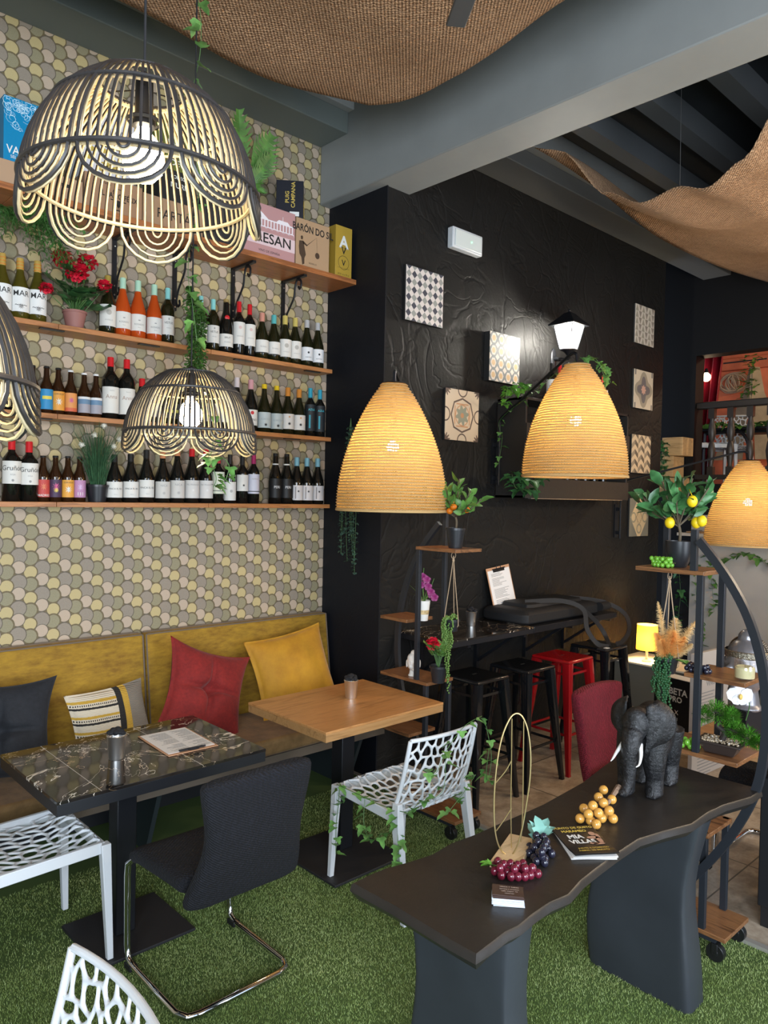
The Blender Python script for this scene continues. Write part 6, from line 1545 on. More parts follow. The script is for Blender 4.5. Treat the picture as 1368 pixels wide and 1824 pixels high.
for i, (px, py, w, dD) in enumerate(((1172, 1072, .016, -.02), (1168, 1128, .030, -.05), (1178, 1140, .03, -.06), (1204, 1102, .030, .0), (1200, 1125, .035, -.06), (1240, 1106, .02, .03), (1233, 1147, .016, -.04), (1220, 1135, .022, -.03))):
    e = at(px, py, D=D0 + dD) - Vector(hk); plume(t, base_, e, w, PAMP[i in (0, 3, 5, 6)], i)
hk = (3.13, at(808, 985, x=3.13).y, 1.553)
t, pz = hangpot(hk, at(816, 1126, x=3.13).z, .042, .068, 'hanging black pot with long trailing string-of-pearls on the left stand')
pearls(t, pz + .068, 8, (.1, .16), 5, mat('pearl_light_green', (.12, .22, .05), .3), .042)
rr = random.Random(2); b = B()
for i in range(5):
    e = at(795 + i * 1.4, 1150, x=3.10) - Vector(hk); 
    for k in range(34): b.ball((e.x + rr.uniform(-.007, .007), e.y + rr.uniform(-.008, .008), pz + .07 - k * (.30 + .03 * i) / 34), .0052, 6, 4)
b.build('long_tail', mat('pearl_light_green', (.12, .22, .05), .3), t, world=False, smooth=True)

# left stand: orchid in a glass, buddha head, geranium
p = Vector((3.10, at(754, 1103, x=3.10).y, 1.151))
t = thing('orchid_in_cup', p, 'magenta orchid in a tall white cup on the second shelf of the left stand', 'potted plant')
b = B(); b.lathe([(0, 0), (.026, 0), (.038, .115), (.036, .115), (.024, .005), (0, .005)], n=24, cap=False); b.build('cup', mat('white_ceramic', (.7, .68, .64), .3), t, world=False)
b = B(); b.lathe([(.0262, .012), (.0335, .062)], n=24, cap=False); b.build('gold_band', mat('gold_pattern', (.55, .40, .2), .4, var=.5, vscale=60), t, world=False)
rr = random.Random(8); b = B(); lb = B()
for i in range(9):
    a = rr.uniform(0, 6.28); lb.leaf((0, 0, .10), (math.cos(a) * .8, math.sin(a) * .8, 1), rr.uniform(.09, .16), .02, kind='thin', bend=.35)
P_ = spline([(0, 0, .10), (.0, .01, .2), (-.01, -.005, .30)], 6); b.tube(P_, .002, 5); b.tube(spline([(0, 0, .1), (.03, -.02, .18), (.045, -.035, .24)], 5), .0018, 5)
b.build('stems', GSTEM, t, world=False); lb.build('leaves', LG, t, world=False)
for (dx, dy, z) in ((-.015, .01, .205), (.012, -.02, .195), (.0, -.02, .235), (.02, -.035, .165), (.035, -.05, .135), (-.012, 0, .25), (.03, -.03, .15)):
    b = B()
    for k in range(5):
        a = 2 * PI * k / 5 + .3; x = Vector((.73, -.69, 0)); b.leaf((dx, dy, z), x * math.cos(a) + Vector((0, 0, 1)) * math.sin(a) + Vector((-.3, -.3, 0)), .024, .024, up=(-.7, -.7, .1), kind='round')
    b.build('blossom', mat('orchid_magenta', (.22, .012, .11), .5), t, world=False)
def head(t, m, s, crown=False, spikes=True):
    b = B(); b.ball((0, 0, .62 * s), (.30 * s, .34 * s, .40 * s), 20, 14); b.ball((0, .03 * s, .80 * s), (.29 * s, .30 * s, .26 * s), 18, 12); b.ball((0, .02 * s, 1.05 * s), (.14 * s, .14 * s, .14 * s), 12, 8)
    b.cyl((0, .03 * s, 0), (0, .02 * s, .4 * s), .20 * s, .15 * s, 16); b.ball((0, .02 * s, .02 * s), (.25 * s, .22 * s, .07 * s), 16, 6)
    b.ball((0, -.36 * s, .57 * s), (.05 * s, .10 * s, .11 * s), 8, 8); b.ball((0, -.30 * s, .43 * s), (.09 * s, .04 * s, .028 * s), 8, 6); b.ball((0, -.28 * s, .31 * s), (.07 * s, .06 * s, .05 * s), 8, 6)
    for sx in (-1, 1):
        b.ball((sx * .12 * s, -.27 * s, .63 * s), (.065 * s, .05 * s, .028 * s), 8, 6); b.ball((sx * .12 * s, -.285 * s, .70 * s), (.09 * s, .04 * s, .018 * s), 8, 6); b.ball((sx * .31 * s, .04 * s, .55 * s), (.035 * s, .06 * s, .19 * s), 8, 8); b.ball((sx * .14 * s, -.2 * s, .48 * s), (.1 * s, .1 * s, .1 * s), 8, 6)
    return remeshed(b, 'head', m, t, .022 * s, 2, world=False)
p = Vector((3.10, at(738, 1200, x=3.10).y, .821)); p.y = 3.02
t = thing('head_statue', p, 'small white head figurine on the third shelf of the left stand', 'statuette', rz=-.7); head(t, mat('white_plaster_cast', (.72, .70, .66), .5), .125)
p = Vector((3.10, at(781, 1203, x=3.10).y, .821)); G1 = p
geranium(p, 'small red geranium in a black pot on the third shelf of the left stand', .85, [(-.02, .03, .215, .034)], POTB, .095, .048, 7, LG, 16)

# right stand: grapes and friends
def grapes(loc, label, m, n, r, L, W_, seed, direction, hangz=.0, stem=None, leafm=None, layers=2, group='bunches of artificial grapes', elong=1.1, leaf_at=None, leafsz=.05):
    rr = random.Random(seed); t = thing('grape_bunch', loc, label, 'grapes', group); d = Vector((math.cos(direction), math.sin(direction), 0)); s_ = Vector((-d.y, d.x, 0))
    pts = []; tries = 0
    while len(pts) < n and tries < 6000:
        tries += 1; u = rr.uniform(0, 1); w = W_ * (1 - .65 * abs(u - .35) / .65) * .5; ly = rr.choice(range(layers))
        p = d * (u - .5) * L + s_ * rr.uniform(-w, w) + Vector((0, 0, r + ly * r * 1.35))
        if ly and abs(p.dot(s_)) > w * .75: continue
        if all((p - q).length > r * 1.55 for q in pts): pts.append(p)
    b = B(); b.tube([d * -.5 * L - d * .02 + Vector((0, 0, r * 2.2)), d * .3 * L + Vector((0, 0, r * 1.6))], .0018, 5)
    if stem: b.tube(spline(stem, 4), lambda u: .006 + .003 * u, 6)
    b.build('stem', STEM, t, world=False)
    for p in pts:
        b = B(); b.ball(p, (r, r, r * elong), 12, 8); b.build('grape', m, t, world=False, smooth=True)
    if leafm:
        b = B()
        for lp in (leaf_at or [((d * -.5 * L) , -d)]):
            pr_ = Vector(lp[0]) + Vector((0, 0, r * 2)); dd = Vector(lp[1]).normalized()
            for k in range(3): b.leaf(pr_, (dd + Vector((rr.uniform(-.7, .7), rr.uniform(-.7, .7), rr.uniform(.1, .8)))).normalized(), leafsz, leafsz * .9, kind='ivy')
        b.build('leaf', leafm, t, world=False)
    return t
GRG = mat('green_grape', (.16, .42, .04), .2, coat=.4); GRB = mat('black_grape', (.014, .014, .028), .18, coat=.5); GRR = mat('red_grape', (.12, .008, .022), .16, coat=.6)
grapes((3.09, at(1178, 1012, x=3.09).y, 1.576), 'bunch of green grapes on the top shelf beside the lemon tree', GRG, 34, .0095, .085, .055, 3, PI / 2, leafm=None, layers=3)
grapes((3.09, 1.36, 1.153), 'bunch of near-black grapes on the second shelf of the right stand', GRB, 22, .0105, .10, .065, 4, -PI / 2, leafm=LG)
grapes((3.075, 1.395, .831), 'bunch of green grapes beside the bonsai tray on the third shelf', GRG, 14, .0125, .10, .05, 6, PI / 2)
# candle
p = Vector((3.12, at(1326, 1215, x=3.12).y, 1.153))
t = thing('candle_glass', p, 'cream candle in a clear glass on the second shelf of the right stand', 'candle')
gm, gnt, gb = newmat('clear_glass'); gt_ = gnt.nodes.new('ShaderNodeBsdfGlossy'); gt_.inputs['Roughness'].default_value = .03; gp_ = gnt.nodes.new('ShaderNodeBsdfTransparent'); gx = gnt.nodes.new('ShaderNodeMixShader'); gx.inputs[0].default_value = .88
gnt.links.new(gt_.outputs[0], gx.inputs[1]); gnt.links.new(gp_.outputs[0], gx.inputs[2]); gnt.links.new(gx.outputs[0], gnt.nodes['Material Output'].inputs[0])
b = B(); b.lathe([(0, 0), (.040, 0), (.041, .078), (.0385, .078), (.0375, .006), (0, .006)], n=32, cap=False); b.build('glass', gm, t, world=False, smooth=True)
b = B(); b.lathe([(0, .007), (.037, .007), (.0375, .046), (.03, .052), (0, .044)], n=28, cap=False); b.build('wax', mat('cream_wax', (.72, .66, .38), .5), t, world=False)
b = B(); b.cyl((0, 0, .044), (.001, 0, .058), .001, n=5); b.build('wick', INK, t, world=False)
# silver buddha mask behind
p = at(1328, 1205, x=3.62)
t = thing('head_statue', (3.62, p.y, .905), 'dark silver head statue with ridged hair standing on the wooden table behind the right stand', 'statuette', rz=-1.9)
head(t, mat('dark_silver', (.22, .21, .22), .3, .55), .31)
b = B(); b.bb((-.06, -.06, -.154), (.06, .06, .004)); b.build('plinth', BLACKMET, t, world=False)
HS = .31 / .42
b = B()
for i in range(14):
    for j in range(14):
        a = -.2 + 3.5 * j / 13; el = .15 + 1.35 * i / 13; b.ball((HS * .125 * math.cos(a) * math.cos(el), HS * (.012 + .13 * math.sin(a) * math.cos(el)), HS * (.335 + .115 * math.sin(el))), .0075, 6, 4)
b.build('curled_hair', mat('bronze_hair', (.11, .085, .06), .35, .8), t, world=False)
b = B(); b.lathe([(HS * r_, HS * z_) for r_, z_ in ((.128, .325), (.135, .33), (.136, .365), (.128, .37))], (0, .006, 0), n=40, cap=False); b.build('diadem', mat('gold_silver', (.30, .27, .21), .3, .9, bmp=.8, bscale=120), t, world=False)
# white orchid flower below shelf two
p = at(1318, 1238, x=3.10); t = thing('orchid_flower', p, 'large white orchid flower showing under the second shelf of the right stand', 'flower')
b = B(); nrm = Vector((-.8, -.55, -.1)); xx = Vector((.6, -.8, 0)); zz = Vector((0, 0, 1))
for a, L, W_ in ((.1, .052, .055), (PI - .1, .05, .055), (-PI / 2 + .5, .045, .036), (-PI / 2 - .5, .045, .036), (PI / 2, .045, .036)):
    b.leaf((0, 0, 0), xx * math.cos(a) + zz * math.sin(a), L, W_, up=nrm, kind='round', bend=.15)
b.build('petals', mat('orchid_white', (.80, .78, .80), .45), t, world=False, smooth=True)
b = B(); b.ball((-.012, -.008, -.004), (.01, .008, .012), 8, 6); b.build('lip', mat('orchid_yellow', (.65, .42, .1), .5), t, world=False)
b = B(); b.tube(spline([(0, 0, 0), (.06, .02, .02), (.10, .0, -.05), (.12, .02, -.13)], 5), .002, 5); b.build('stem', GSTEM, t, world=False)
# bonsai
p = Vector((3.13, at(1285, 1335, x=3.13).y, .831))
t = thing('bonsai', p, 'small artificial bonsai in a brown tray with pebbles on the third shelf', 'bonsai', rz=PI / 2 + .1)
b = B(); b.loft([[Vector((a * w, c * d, z)) for a, c in ((-1, -1), (1, -1), (1, 1), (-1, 1))] for w, d, z in ((.055, .035, 0), (.06, .04, .008), (.075, .05, .042), (.088, .06, .043), (.088, .06, .05), (.076, .05, .05), (.072, .046, .042))]); b.build('tray', mat('brown_tray', (.035, .024, .02), .45), t, world=False, bevel=.002)
rr = random.Random(3); b = B(); b2 = B()
for i in range(170):
    (b if i % 5 else b2).ball((rr.uniform(-.072, .072), rr.uniform(-.046, .046), .048 + rr.uniform(0, .006)), (rr.uniform(.004, .007), rr.uniform(.003, .005), .004), 6, 4, rot=(0, 0, rr.uniform(0, 3)))
tag(b.build('pebbles', mat('pebble', (.35, .27, .18), .4, var=.5, vscale=60), t, world=False, smooth=True), kind='stuff'); tag(b2.build('pebbles', mat('pebble_white', (.62, .57, .5), .4), t, world=False, smooth=True), kind='stuff')
b = B(); b.tube(spline([(0, 0, .05), (-.01, 0, .085), (.02, 0, .11), (.0, 0, .145), (.03, .01, .17)], 6), lambda u: .013 * (1 - u * .6), 8); b.tube(spline([(.01, 0, .1), (-.05, 0, .10), (-.09, .01, .085)], 5), .006, 6); b.build('trunk', mat('bonsai_bark', (.03, .022, .018), .7), t, world=False)
b = B(); rr = random.Random(4)
for (cx_, cy_, cz_, R_) in ((.02, 0, .165, .045), (-.03, .0, .155, .035), (.075, 0, .14, .035), (-.05, 0, .105, .038), (-.10, 0, .09, .035), (-.135, .01, .075, .022), (-.02, -.03, .12, .03)):
    for i in range(700):
        v = Vector((rr.gauss(0, 1), rr.gauss(0, 1), rr.gauss(0, .7))).normalized() * rr.uniform(.5, 1.05) * R_; b.leaf(Vector((cx_, cy_, cz_)) + v, (v.normalized() + Vector((0, 0, .6))).normalized(), .016, .013, kind='thin')
b.build('needle_foliage', mat('bonsai_green', (.07, .24, .02), .5, var=.4, vscale=30), t, world=False)

# ================================================================== things on the slab table
Z0 = .7505
def SP(px, py): return at(px, py, z=Z0)
# elephant
def elephant(loc, rz, s):
    t = thing('elephant_figurine', loc, 'dark grey elephant figurine with white tusks standing on the black slab table', 'statuette', rz=rz)
    b = B(); B3 = b.ball      # faces +x
    def limb(pts, rad, n=12):
        P_ = spline([Vector(p) * s for p in pts], 5); k = len(P_) - 1
        def rf(u):
            v = u * (len(rad) - 1); i = min(len(rad) - 2, int(v)); return (rad[i] + (rad[i + 1] - rad[i]) * (v - i)) * s
        b.tube(P_, rf, n)
    def el(c, r, rot=None): b.ball(Vector(c) * s, tuple(x * s for x in r), 20, 14, rot)
    el((-.02, 0, .60), (.33, .225, .25)); el((-.20, 0, .60), (.20, .20, .24)); el((.15, 0, .63), (.20, .20, .23)); el((0, 0, .48), (.30, .215, .20)); el((-.0, 0, .76), (.22, .12, .12))
    limb([(.18, .12, .58), (.20, .12, .36), (.17, .12, .18), (.18, .12, .03)], (.14, .115, .086, .092)); limb([(.18, -.12, .58), (.25, -.12, .36), (.27, -.12, .18), (.29, -.12, .03)], (.14, .115, .086, .092))
    limb([(-.24, .12, .58), (-.26, .12, .38), (-.30, .12, .20), (-.27, .12, .03)], (.15, .12, .084, .09)); limb([(-.24, -.12, .58), (-.20, -.12, .38), (-.22, -.12, .20), (-.16, -.12, .03)], (.15, .12, .084, .09))
    for x, y in ((.19, .12), (.31, -.12), (-.25, .12), (-.14, -.12)):
        el((x, y, .03), (.085, .08, .035))
        for k in (-1, 0, 1): el((x + .07, y + k * .035, .02), (.022, .018, .02))
    el((.36, 0, .74), (.15, .135, .16)); el((.40, 0, .82), (.10, .10, .08)); el((.44, 0, .66), (.10, .095, .13)); el((.28, 0, .72), (.15, .13, .15))
    limb([(.46, 0, .68), (.52, 0, .56), (.53, 0, .42), (.53, 0, .28), (.55, -.01, .17), (.60, -.02, .12), (.65, -.03, .15)], (.105, .088, .072, .060, .050, .040, .033))
    limb([(.42, 0, .56), (.46, 0, .50), (.48, 0, .47)], (.05, .04, .02))
    limb([(-.40, 0, .66), (-.46, 0, .5), (-.45, 0, .3)], (.03, .018, .02), 8)
    for sy in (-1, 1): el((.43, sy * .10, .73), (.035, .02, .03)); el((.46, sy * .07, .56), (.05, .035, .04))
    body = remeshed(b, 'body', None, t, .0085 * s * 1.6, 3, world=False)
    m, nt, bs = newmat('wrinkled_resin'); v = coords(nt); f = noise(nt, v, 60, 5, .65, 1.5); w = noise(nt, v, 14, 3)
    nt.links.new(ramp(nt, f, [(.35, (.003, .003, .0035)), (.6, (.014, .014, .016)), (.8, (.06, .06, .066))]), bs.inputs['Base Color']); bs.inputs['Roughness'].default_value = .42
    x, y, z = sep(nt, v); rg = xsin(z * (2 * PI / (.03 * s)) + w * 5); bump(nt, bs, f + rg * .02, 1.0, .004)
    body.data.materials.clear(); body.data.materials.append(m)
    for sy in (-1, 1):
        b = B()
        def ear(u, v):
            # u along from the root (front) to the outer edge, v from top to bottom
            a = (v - .5); L = .23 * max(.06, 1 - abs(2 * v - .92) ** 2.6)
            x_ = .38 + .02 * u - .17 * u * u; y_ = sy * (.10 + L * u * .95); z_ = .93 - .46 * v + .03 * u
            x_ += .018 * math.sin(u * 9 + v * 6) * u
            return (x_ * s, y_ * s, z_ * s)
        b.grid(ear, 16, 20); e = b.build('ear', m, t, world=False, smooth=True, solid=.02 * s); 
        b = B(); P_ = spline([Vector(p) * s for p in ((.47, sy * .075, .58), (.54, sy * .11, .50), (.62, sy * .125, .44), (.69, sy * .12, .43))], 5); b.tube(P_, lambda u: s * (.024 * (1 - u * .85)), 10); b.build('tusk', mat('ivory_white', (.75, .74, .72), .3), t, world=False, smooth=True)
    return t
fe = SP(1165, 1410)
elephant((2.735, 1.385, Z0 - .002), PI + .14, .385)
# wooden ball grapes with driftwood stem
WB = mat('amber_wood_ball', (.60, .30, .06), .22, coat=.5, var=.15, vscale=30)
t = thing('wooden_grapes', SP(1060, 1455), 'bunch of amber wooden balls with a driftwood stalk in front of the elephant', 'decoration')
bal = [(1033, 1459, 0), (1053, 1463, 0), (1066, 1455, 0), (1084, 1453, 0), (1095, 1457, 0), (1048, 1452, .02), (1041, 1444, .028), (1078, 1445, .03), (1058, 1440, .045), (1092, 1430, .035), (1070, 1430, .055), (1075, 1415, .05), (1082, 1436, .03), (1046, 1470, .0), (1062, 1474, 0)]
loc = SP(1060, 1455)
for i, (px, py, dz) in enumerate(((1033, 1466, .0), (1052, 1470, 0), (1072, 1465, 0), (1092, 1466, 0), (1062, 1476, 0), (1048, 1458, .03), (1066, 1456, .033), (1085, 1452, .033), (1040, 1448, .02), (1056, 1443, .05), (1075, 1438, .05), (1090, 1432, .028), (1066, 1428, .05), (1075, 1415, .045), (1082, 1458, 0))):
    r = .0165; q = at(px, py - 8, z=Z0 + r + dz) - loc; b = B(); b.ball(q, r, 16, 10); b.build('ball', WB, t, world=False, smooth=True)
b = B(); a = at(1082, 1432, z=Z0 + .04) - loc; e = at(1102, 1402, z=Z0 + .055) - loc; b.tube(spline([a, (a + e) / 2 + Vector((.004, 0, .004)), e], 5), lambda u: .006 + .006 * u, 7); b.build('driftwood_stalk', mat('driftwood', (.28, .18, .12), .8, bmp=.8, bscale=60), t, world=False)
# magazines
a, c_, d_, e_ = SP(980, 1483), SP(1052, 1474), SP(1098, 1526), SP(1030, 1536)
cc = (a + c_ + d_ + e_) / 4; uy = ((a - e_) + (c_ - d_)); uy.z = 0; uy.normalize(); ux = Vector((uy.y, -uy.x, 0))
w = ((c_ - a).length + (d_ - e_).length) / 4; h = ((a - e_).length + (c_ - d_).length) / 4
for i in range(3):
    t = thing('magazine', cc + Vector((0, 0, i * .0045)), ('black and yellow event magazine on top of the small pile on the slab table', 'magazine under the top one of the small pile, edges showing', 'lowest magazine of the small pile on the slab table')[2 - i] if i < 2 else 'black and yellow event magazine on top of the small pile on the slab table', 'magazine', 'pile of magazines on the slab table')
    if i == 0: t['label'] = 'lowest magazine of the small pile on the slab table'
    if i == 1: t['label'] = 'middle magazine of the small pile, only its edges showing'
    rot = -.05 * (2 - i)
    R = Matrix(((ux.x, uy.x, 0), (ux.y, uy.y, 0), (0, 0, 1))) @ Matrix.Rotation(rot, 3, 'Z'); t.rotation_euler = R.to_euler()
    def crv(u, v, zz): x = (u - .5) * 2 * w; y = (v - .5) * 2 * h; return (x, y, zz + .006 * math.exp(-((v) / .18) ** 2) * (i == 2) + .0008 * math.sin(u * 5))
    b = B(); b.grid(lambda u, v: crv(u, v, .0042), 8, 10); o = len(b.v); b.grid(lambda u, v: crv(u, 1 - v, .0002), 8, 10)
    n1 = 9 * 11
    b.build('pages', PAPERM if i < 2 else mat('magazine_black', (.02, .018, .018), .3), t, world=False, smooth=False, solid=.0008)
    if i == 2:
        YI = mat('yellow_ink', (.70, .52, .10), .4)
        b = B(); z = .0056
        def Lt(st, sz, x, y, bo=.02, sx=1): letters(b, st, sz, (x * w, y * h, z), (1, 0, 0), (0, 1, 0), bo, .85)
        Lt('PUNTO DE GUSTO', .0185, 0, .84, .03); Lt('MARAMEO', .021, -.1, .60, .03); Lt('JUEVES A DOMINGO', .013, .1, -.58); Lt('ABRIL 22 MAYO', .017, 0, -.78); b.map(lambda p: (p.x, p.y, p.z + .007 * math.exp(-((p.y / h + 1) / 2 / .18) ** 2))); b.build('yellow_lettering', YI, t, world=False, smooth=False)
        b = B(); Lt('MIA', .036, -.25, .22, .04); Lt('VILLAS', .034, -.1, -.12, .04); b.build('white_lettering', WHITEINK, t, world=False, smooth=False)
        b = B(); rr = random.Random(3)
        for (ex, ey, ea, eb) in ((.62, .38, .011, .014), (.5, .12, .02, .010), (.72, -.05, .009, .024), (.35, -.25, .016, .008), (.8, .2, .006, .018), (.55, -.3, .02, .006)):
            b.add([(w * ex + ea * math.cos(q_ * .524), h * ey + eb * math.sin(q_ * .524), z) for q_ in range(12)], [tuple(range(12))])
        b.build('singer_photo', mat('photo_skin', (.45, .25, .17), .5), t, world=False, smooth=False)
# grapes by the ring stand
q = SP(918, 1560)
grapes((q.x, q.y, Z0), 'bunch of dark red grapes in front of the wooden base of the ring', GRR, 24, .0125, .135, .075, 7, -.9, leafm=LB, leaf_at=[(Vector((-.045, .05, .0)), (-.5, .6, 0))], leafsz=.042)
q = SP(962, 1528)
grapes((q.x, q.y, Z0), 'bunch of blue-black grapes with turquoise leaves beside the ring stand', GRB, 26, .0125, .13, .085, 9, -2.4, leafm=mat('turquoise_leaf', (.20, .42, .36), .6), layers=3, leaf_at=[(Vector((.05, .04, 0)), (.5, .8, .5)), (Vector((.05, .03, .02)), (.9, .2, .3))], leafsz=.065)
# ring ornament
c4 = [SP(*p) for p in ((872, 1545), (908, 1494), (948, 1503), (928, 1550))]
t = thing('wire_ornament', (c4[0] + c4[2]) / 2, 'tall brass wire oval ornament on a pale wooden base', 'ornament')
b = B(); b.loft([[p + Vector((0, 0, 0)) for p in c4], [p + Vector((0, 0, .018)) for p in c4]]); b.build('wooden_base', WOODPALE, t, bevel=.001)
BRASS = mat('brass_wire', (.55, .42, .20), .3, .9)
D0 = fw.dot((c4[0] + c4[2]) / 2 - Vector((0, 0, HC)))
def orn(pts, r, nm, D=D0):
    b = B(); b.tube(spline([at(x, y, D=D) for x, y in pts], 6), r, 6); b.build(nm, BRASS, t)
orn([(906, 1528), (890, 1510), (882, 1480), (880, 1430), (884, 1370), (893, 1318), (906, 1284), (918, 1271), (930, 1276), (940, 1300), (945, 1340), (944, 1385), (938, 1430), (929, 1480), (920, 1510), (908, 1530)], .0026, 'outer_ring', D0 - .03)
orn([(912, 1280), (911, 1360), (910, 1440), (911, 1510)], .0018, 'upright_wire'); orn([(933, 1284), (932, 1360), (931, 1440), (928, 1500)], .0018, 'upright_wire'); orn([(911, 1355), (900, 1374), (883, 1394)], .0018, 'cross_wire'); orn([(911, 1440), (898, 1460), (884, 1480)], .0018, 'cross_wire')
# business cards
a, c_, d_, e_ = SP(868, 1596), SP(932, 1600), SP(935, 1622), SP(872, 1614)
rr = random.Random(2); q = SP(904, 1606); 
t = thing('business_cards', q, 'small stack of brown and white business cards near the slab edge', 'cards')
ux = (SP(936, 1606) - SP(872, 1600)); ux.z = 0; ux.normalize(); ry = math.atan2(ux.y, ux.x)
b = B(); b2 = B()
for i in range(16):
    R = Matrix.Rotation(ry + rr.uniform(-.05, .05), 3, 'Z'); tgt = b if i < 11 else b2
    tgt.box((rr.uniform(-.002, .002), rr.uniform(-.002, .002), .0012 + i * .0019), (.085, .055, .0015), R)
b.build('white_cards', mat('card_white', (.66, .72, .80), .4), t, world=False, smooth=False); b2.build('brown_cards', mat('card_brown', (.06, .032, .025), .4), t, world=False, smooth=False)
b = B(); R = Matrix.Rotation(ry, 3, 'Z')
for i, st in enumerate(('VINOS Y TAPAS', 'terraza y eventos', 'calle mayor 12', 'reservas')): letters(b, st, .0075, R @ Vector((.004, .017 - i * .011, .0317)), R @ Vector((1, 0, 0)), R @ Vector((0, 1, 0)), .01)
b.build('card_lettering', mat('pale_ink', (.6, .5, .45), .5), t, world=False, smooth=False)
# ================================================================== behind, at the right
# ledge with cream top
t = thing('low_ledge', (6.5, 2.95, 0), 'low grey ledge with a cream top beside the black wall, carrying the small lamp', 'ledge')
b = B(); b.bb((6.3, 1.6, 0), (6.75, 3.55, .385)); b.build('body', mat('ledge_grey', (.14, .14, .12), .6), t)
b = B(); b.bb((6.28, 1.58, .386), (6.78, 3.56, .40)); b.build('cream_top', mat('cream_stone', (.72, .66, .55), .4), t)
# black product box in front of the ledge
p0, p1 = at(1168, 1290, D=5.9), at(1238, 1292, D=5.6)
t = thing('product_box', (6.05, 2.65, 0), 'black box with white lettering standing in front of the low ledge', 'box', rz=-1.2)
u0 = at(1166, 1200, D=6.0); u1 = at(1237, 1207, D=5.7)
vx = (u1 - u0); vx.z = 0; wd = vx.length; ang = math.atan2(vx.y, vx.x); cz = (u0 + u1) / 2
t.location = (cz.x, cz.y, 0); t.rotation_euler = (0, 0, ang)
hb = u0.z
b = B(); b.bb((-wd / 2, 0, 0), (wd / 2, .12, hb)); b.build('carton', mat('black_gloss_carton', (.012, .012, .014), .3), t, world=False, bevel=.002)
b = B(); b.bb((-wd / 2, 0, hb), (wd / 2, .12, hb + .004)); b.build('white_top_edge', PAPERM, t, world=False)
b = B(); letters(b, 'BETA', .07, (.04, -.002, hb - .10), (1, 0, 0), (0, 0, 1), .03); letters(b, 'PRO', .06, (.02, -.002, hb - .16), (1, 0, 0), (0, 0, 1), .03); letters(b, '5.1', .03, (.03, -.002, hb - .31), (1, 0, 0), (0, 0, 1), .01); letters(b, 'X', .05, (.03, -.002, hb - .26), (1, 0, 0), (0, 0, 1), .01); b.bb((-.0, -.002, hb - .38), (.07, -.0015, hb - .375)); b.build('lettering', WHITEINK, t, world=False, smooth=False)
# white notice board
u0 = at(1238, 1166, D=5.0); u1 = at(1300, 1138, D=5.3); vx = (u1 - u0); vx.z = 0; ang = math.atan2(vx.y, vx.x)
t = thing('notice_board', ((u0.x + u1.x) / 2, (u0.y + u1.y) / 2, 0), 'tall pale board with lines of small print standing behind the right plant stand', 'board', rz=ang); wd = vx.length
b = B(); b.bb((-wd / 2, 0, 0), (wd / 2, .03, u0.z)); b.build('panel', mat('pale_board', (.42, .38, .35), .6), t, world=False, bevel=.002)
b = B(); rr = random.Random(4)
for i in range(26): b.bb((-wd * .35, -.001, u0.z - .28 - i * .022), (-wd * .35 + wd * .7 * rr.uniform(.5, 1), -.0004, u0.z - .274 - i * .022))
letters(b, 'VINOS', .05, (0, -.001, u0.z - .22), (1, 0, 0), (0, 0, 1), .01); b.build('print', mat('grey_print', (.22, .22, .22), .6), t, world=False, smooth=False)
# wooden table behind the stand
t = thing('wooden_table', (3.9, 1.3, 0), 'brown wooden table behind the right plant stand', 'table')
b = B(); b.bb((3.44, .75, .725), (4.25, 1.60, .75)); b.build('table_top', wood('brown_top', (.30, .15, .06), (.40, .21, .09), 1, .8, .4, .2), t, bevel=.003)
b = B(); b.bb((3.98, 1.03, .012), (4.06, 1.11, .725)); b.build('post', BLACKMET, t); b = B(); b.bb((3.86, .90, 0), (4.18, 1.22, .012)); b.build('base_plate', BLACKMET, t)
# white pot with aloe
p = at(1343, 1315, z=.75); p = Vector((3.72, at(1345, 1300, x=3.72).y, .751))
t = thing('potted_aloe', p, 'small aloe in a white pot on the wooden table behind the right stand', 'potted plant'); pot(t, .036, .046, .085, mat('white_glaze', (.72, .72, .70), .3))
b = B(); rr = random.Random(3)
for i in range(13): a = rr.uniform(0, 6.28); b.leaf((0, 0, .075), (math.cos(a) * .8, math.sin(a) * .8, 1), rr.uniform(.07, .12), .03, kind='thin', bend=.3)
b.build('leaves', LD, t, world=False)
# black box seat at the right edge
p = at(1362, 1640, z=.02); q = at(1352, 1500, x=3.5)
t = thing('black_cabinet', (3.72, 1.10, 0), 'black cabinet base cut by the right edge behind the plant stand', 'cabinet')
c0 = at(1347, 1648, z=0)
b = B(); b.bb((c0.x, c0.y - .6, .09), (c0.x + .34, c0.y, .66)); b.build('body', mat('satin_black', (.012, .013, .015), .4), t, bevel=.006)
b = B(); b.bb((c0.x + .012, c0.y - .59, 0), (c0.x + .49, c0.y - .012, .088)); b.build('plinth', mat('satin_black_plinth', (.008, .008, .009), .6), t)
chrome_chair((4.2, 1.40, 0), PI / 2, BLKF, 'dark cantilever chair behind the wooden table, only its chrome legs showing')
# bar counter of the back room
t = thing('back_bar', (7.2, .6, 0), 'dark bar block with pale stone top at the far right below the gallery', 'counter')
a = at(1312, 1110, D=5.6)
b = B(); b.bb((6.1, -.4, 0), (7.0, 1.55, 1.0)); b.build('body', mat('bar_dark', (.02, .018, .016), .5), t)
b = B(); b.bb((6.05, -.45, 1.0), (7.05, 1.60, 1.03)); b.build('top', mat('grey_stone_top', (.30, .28, .26), .35), t, bevel=.004)
t = stool((5.75, 1.9, 0), STB, 'black metal stool standing behind the notice board')
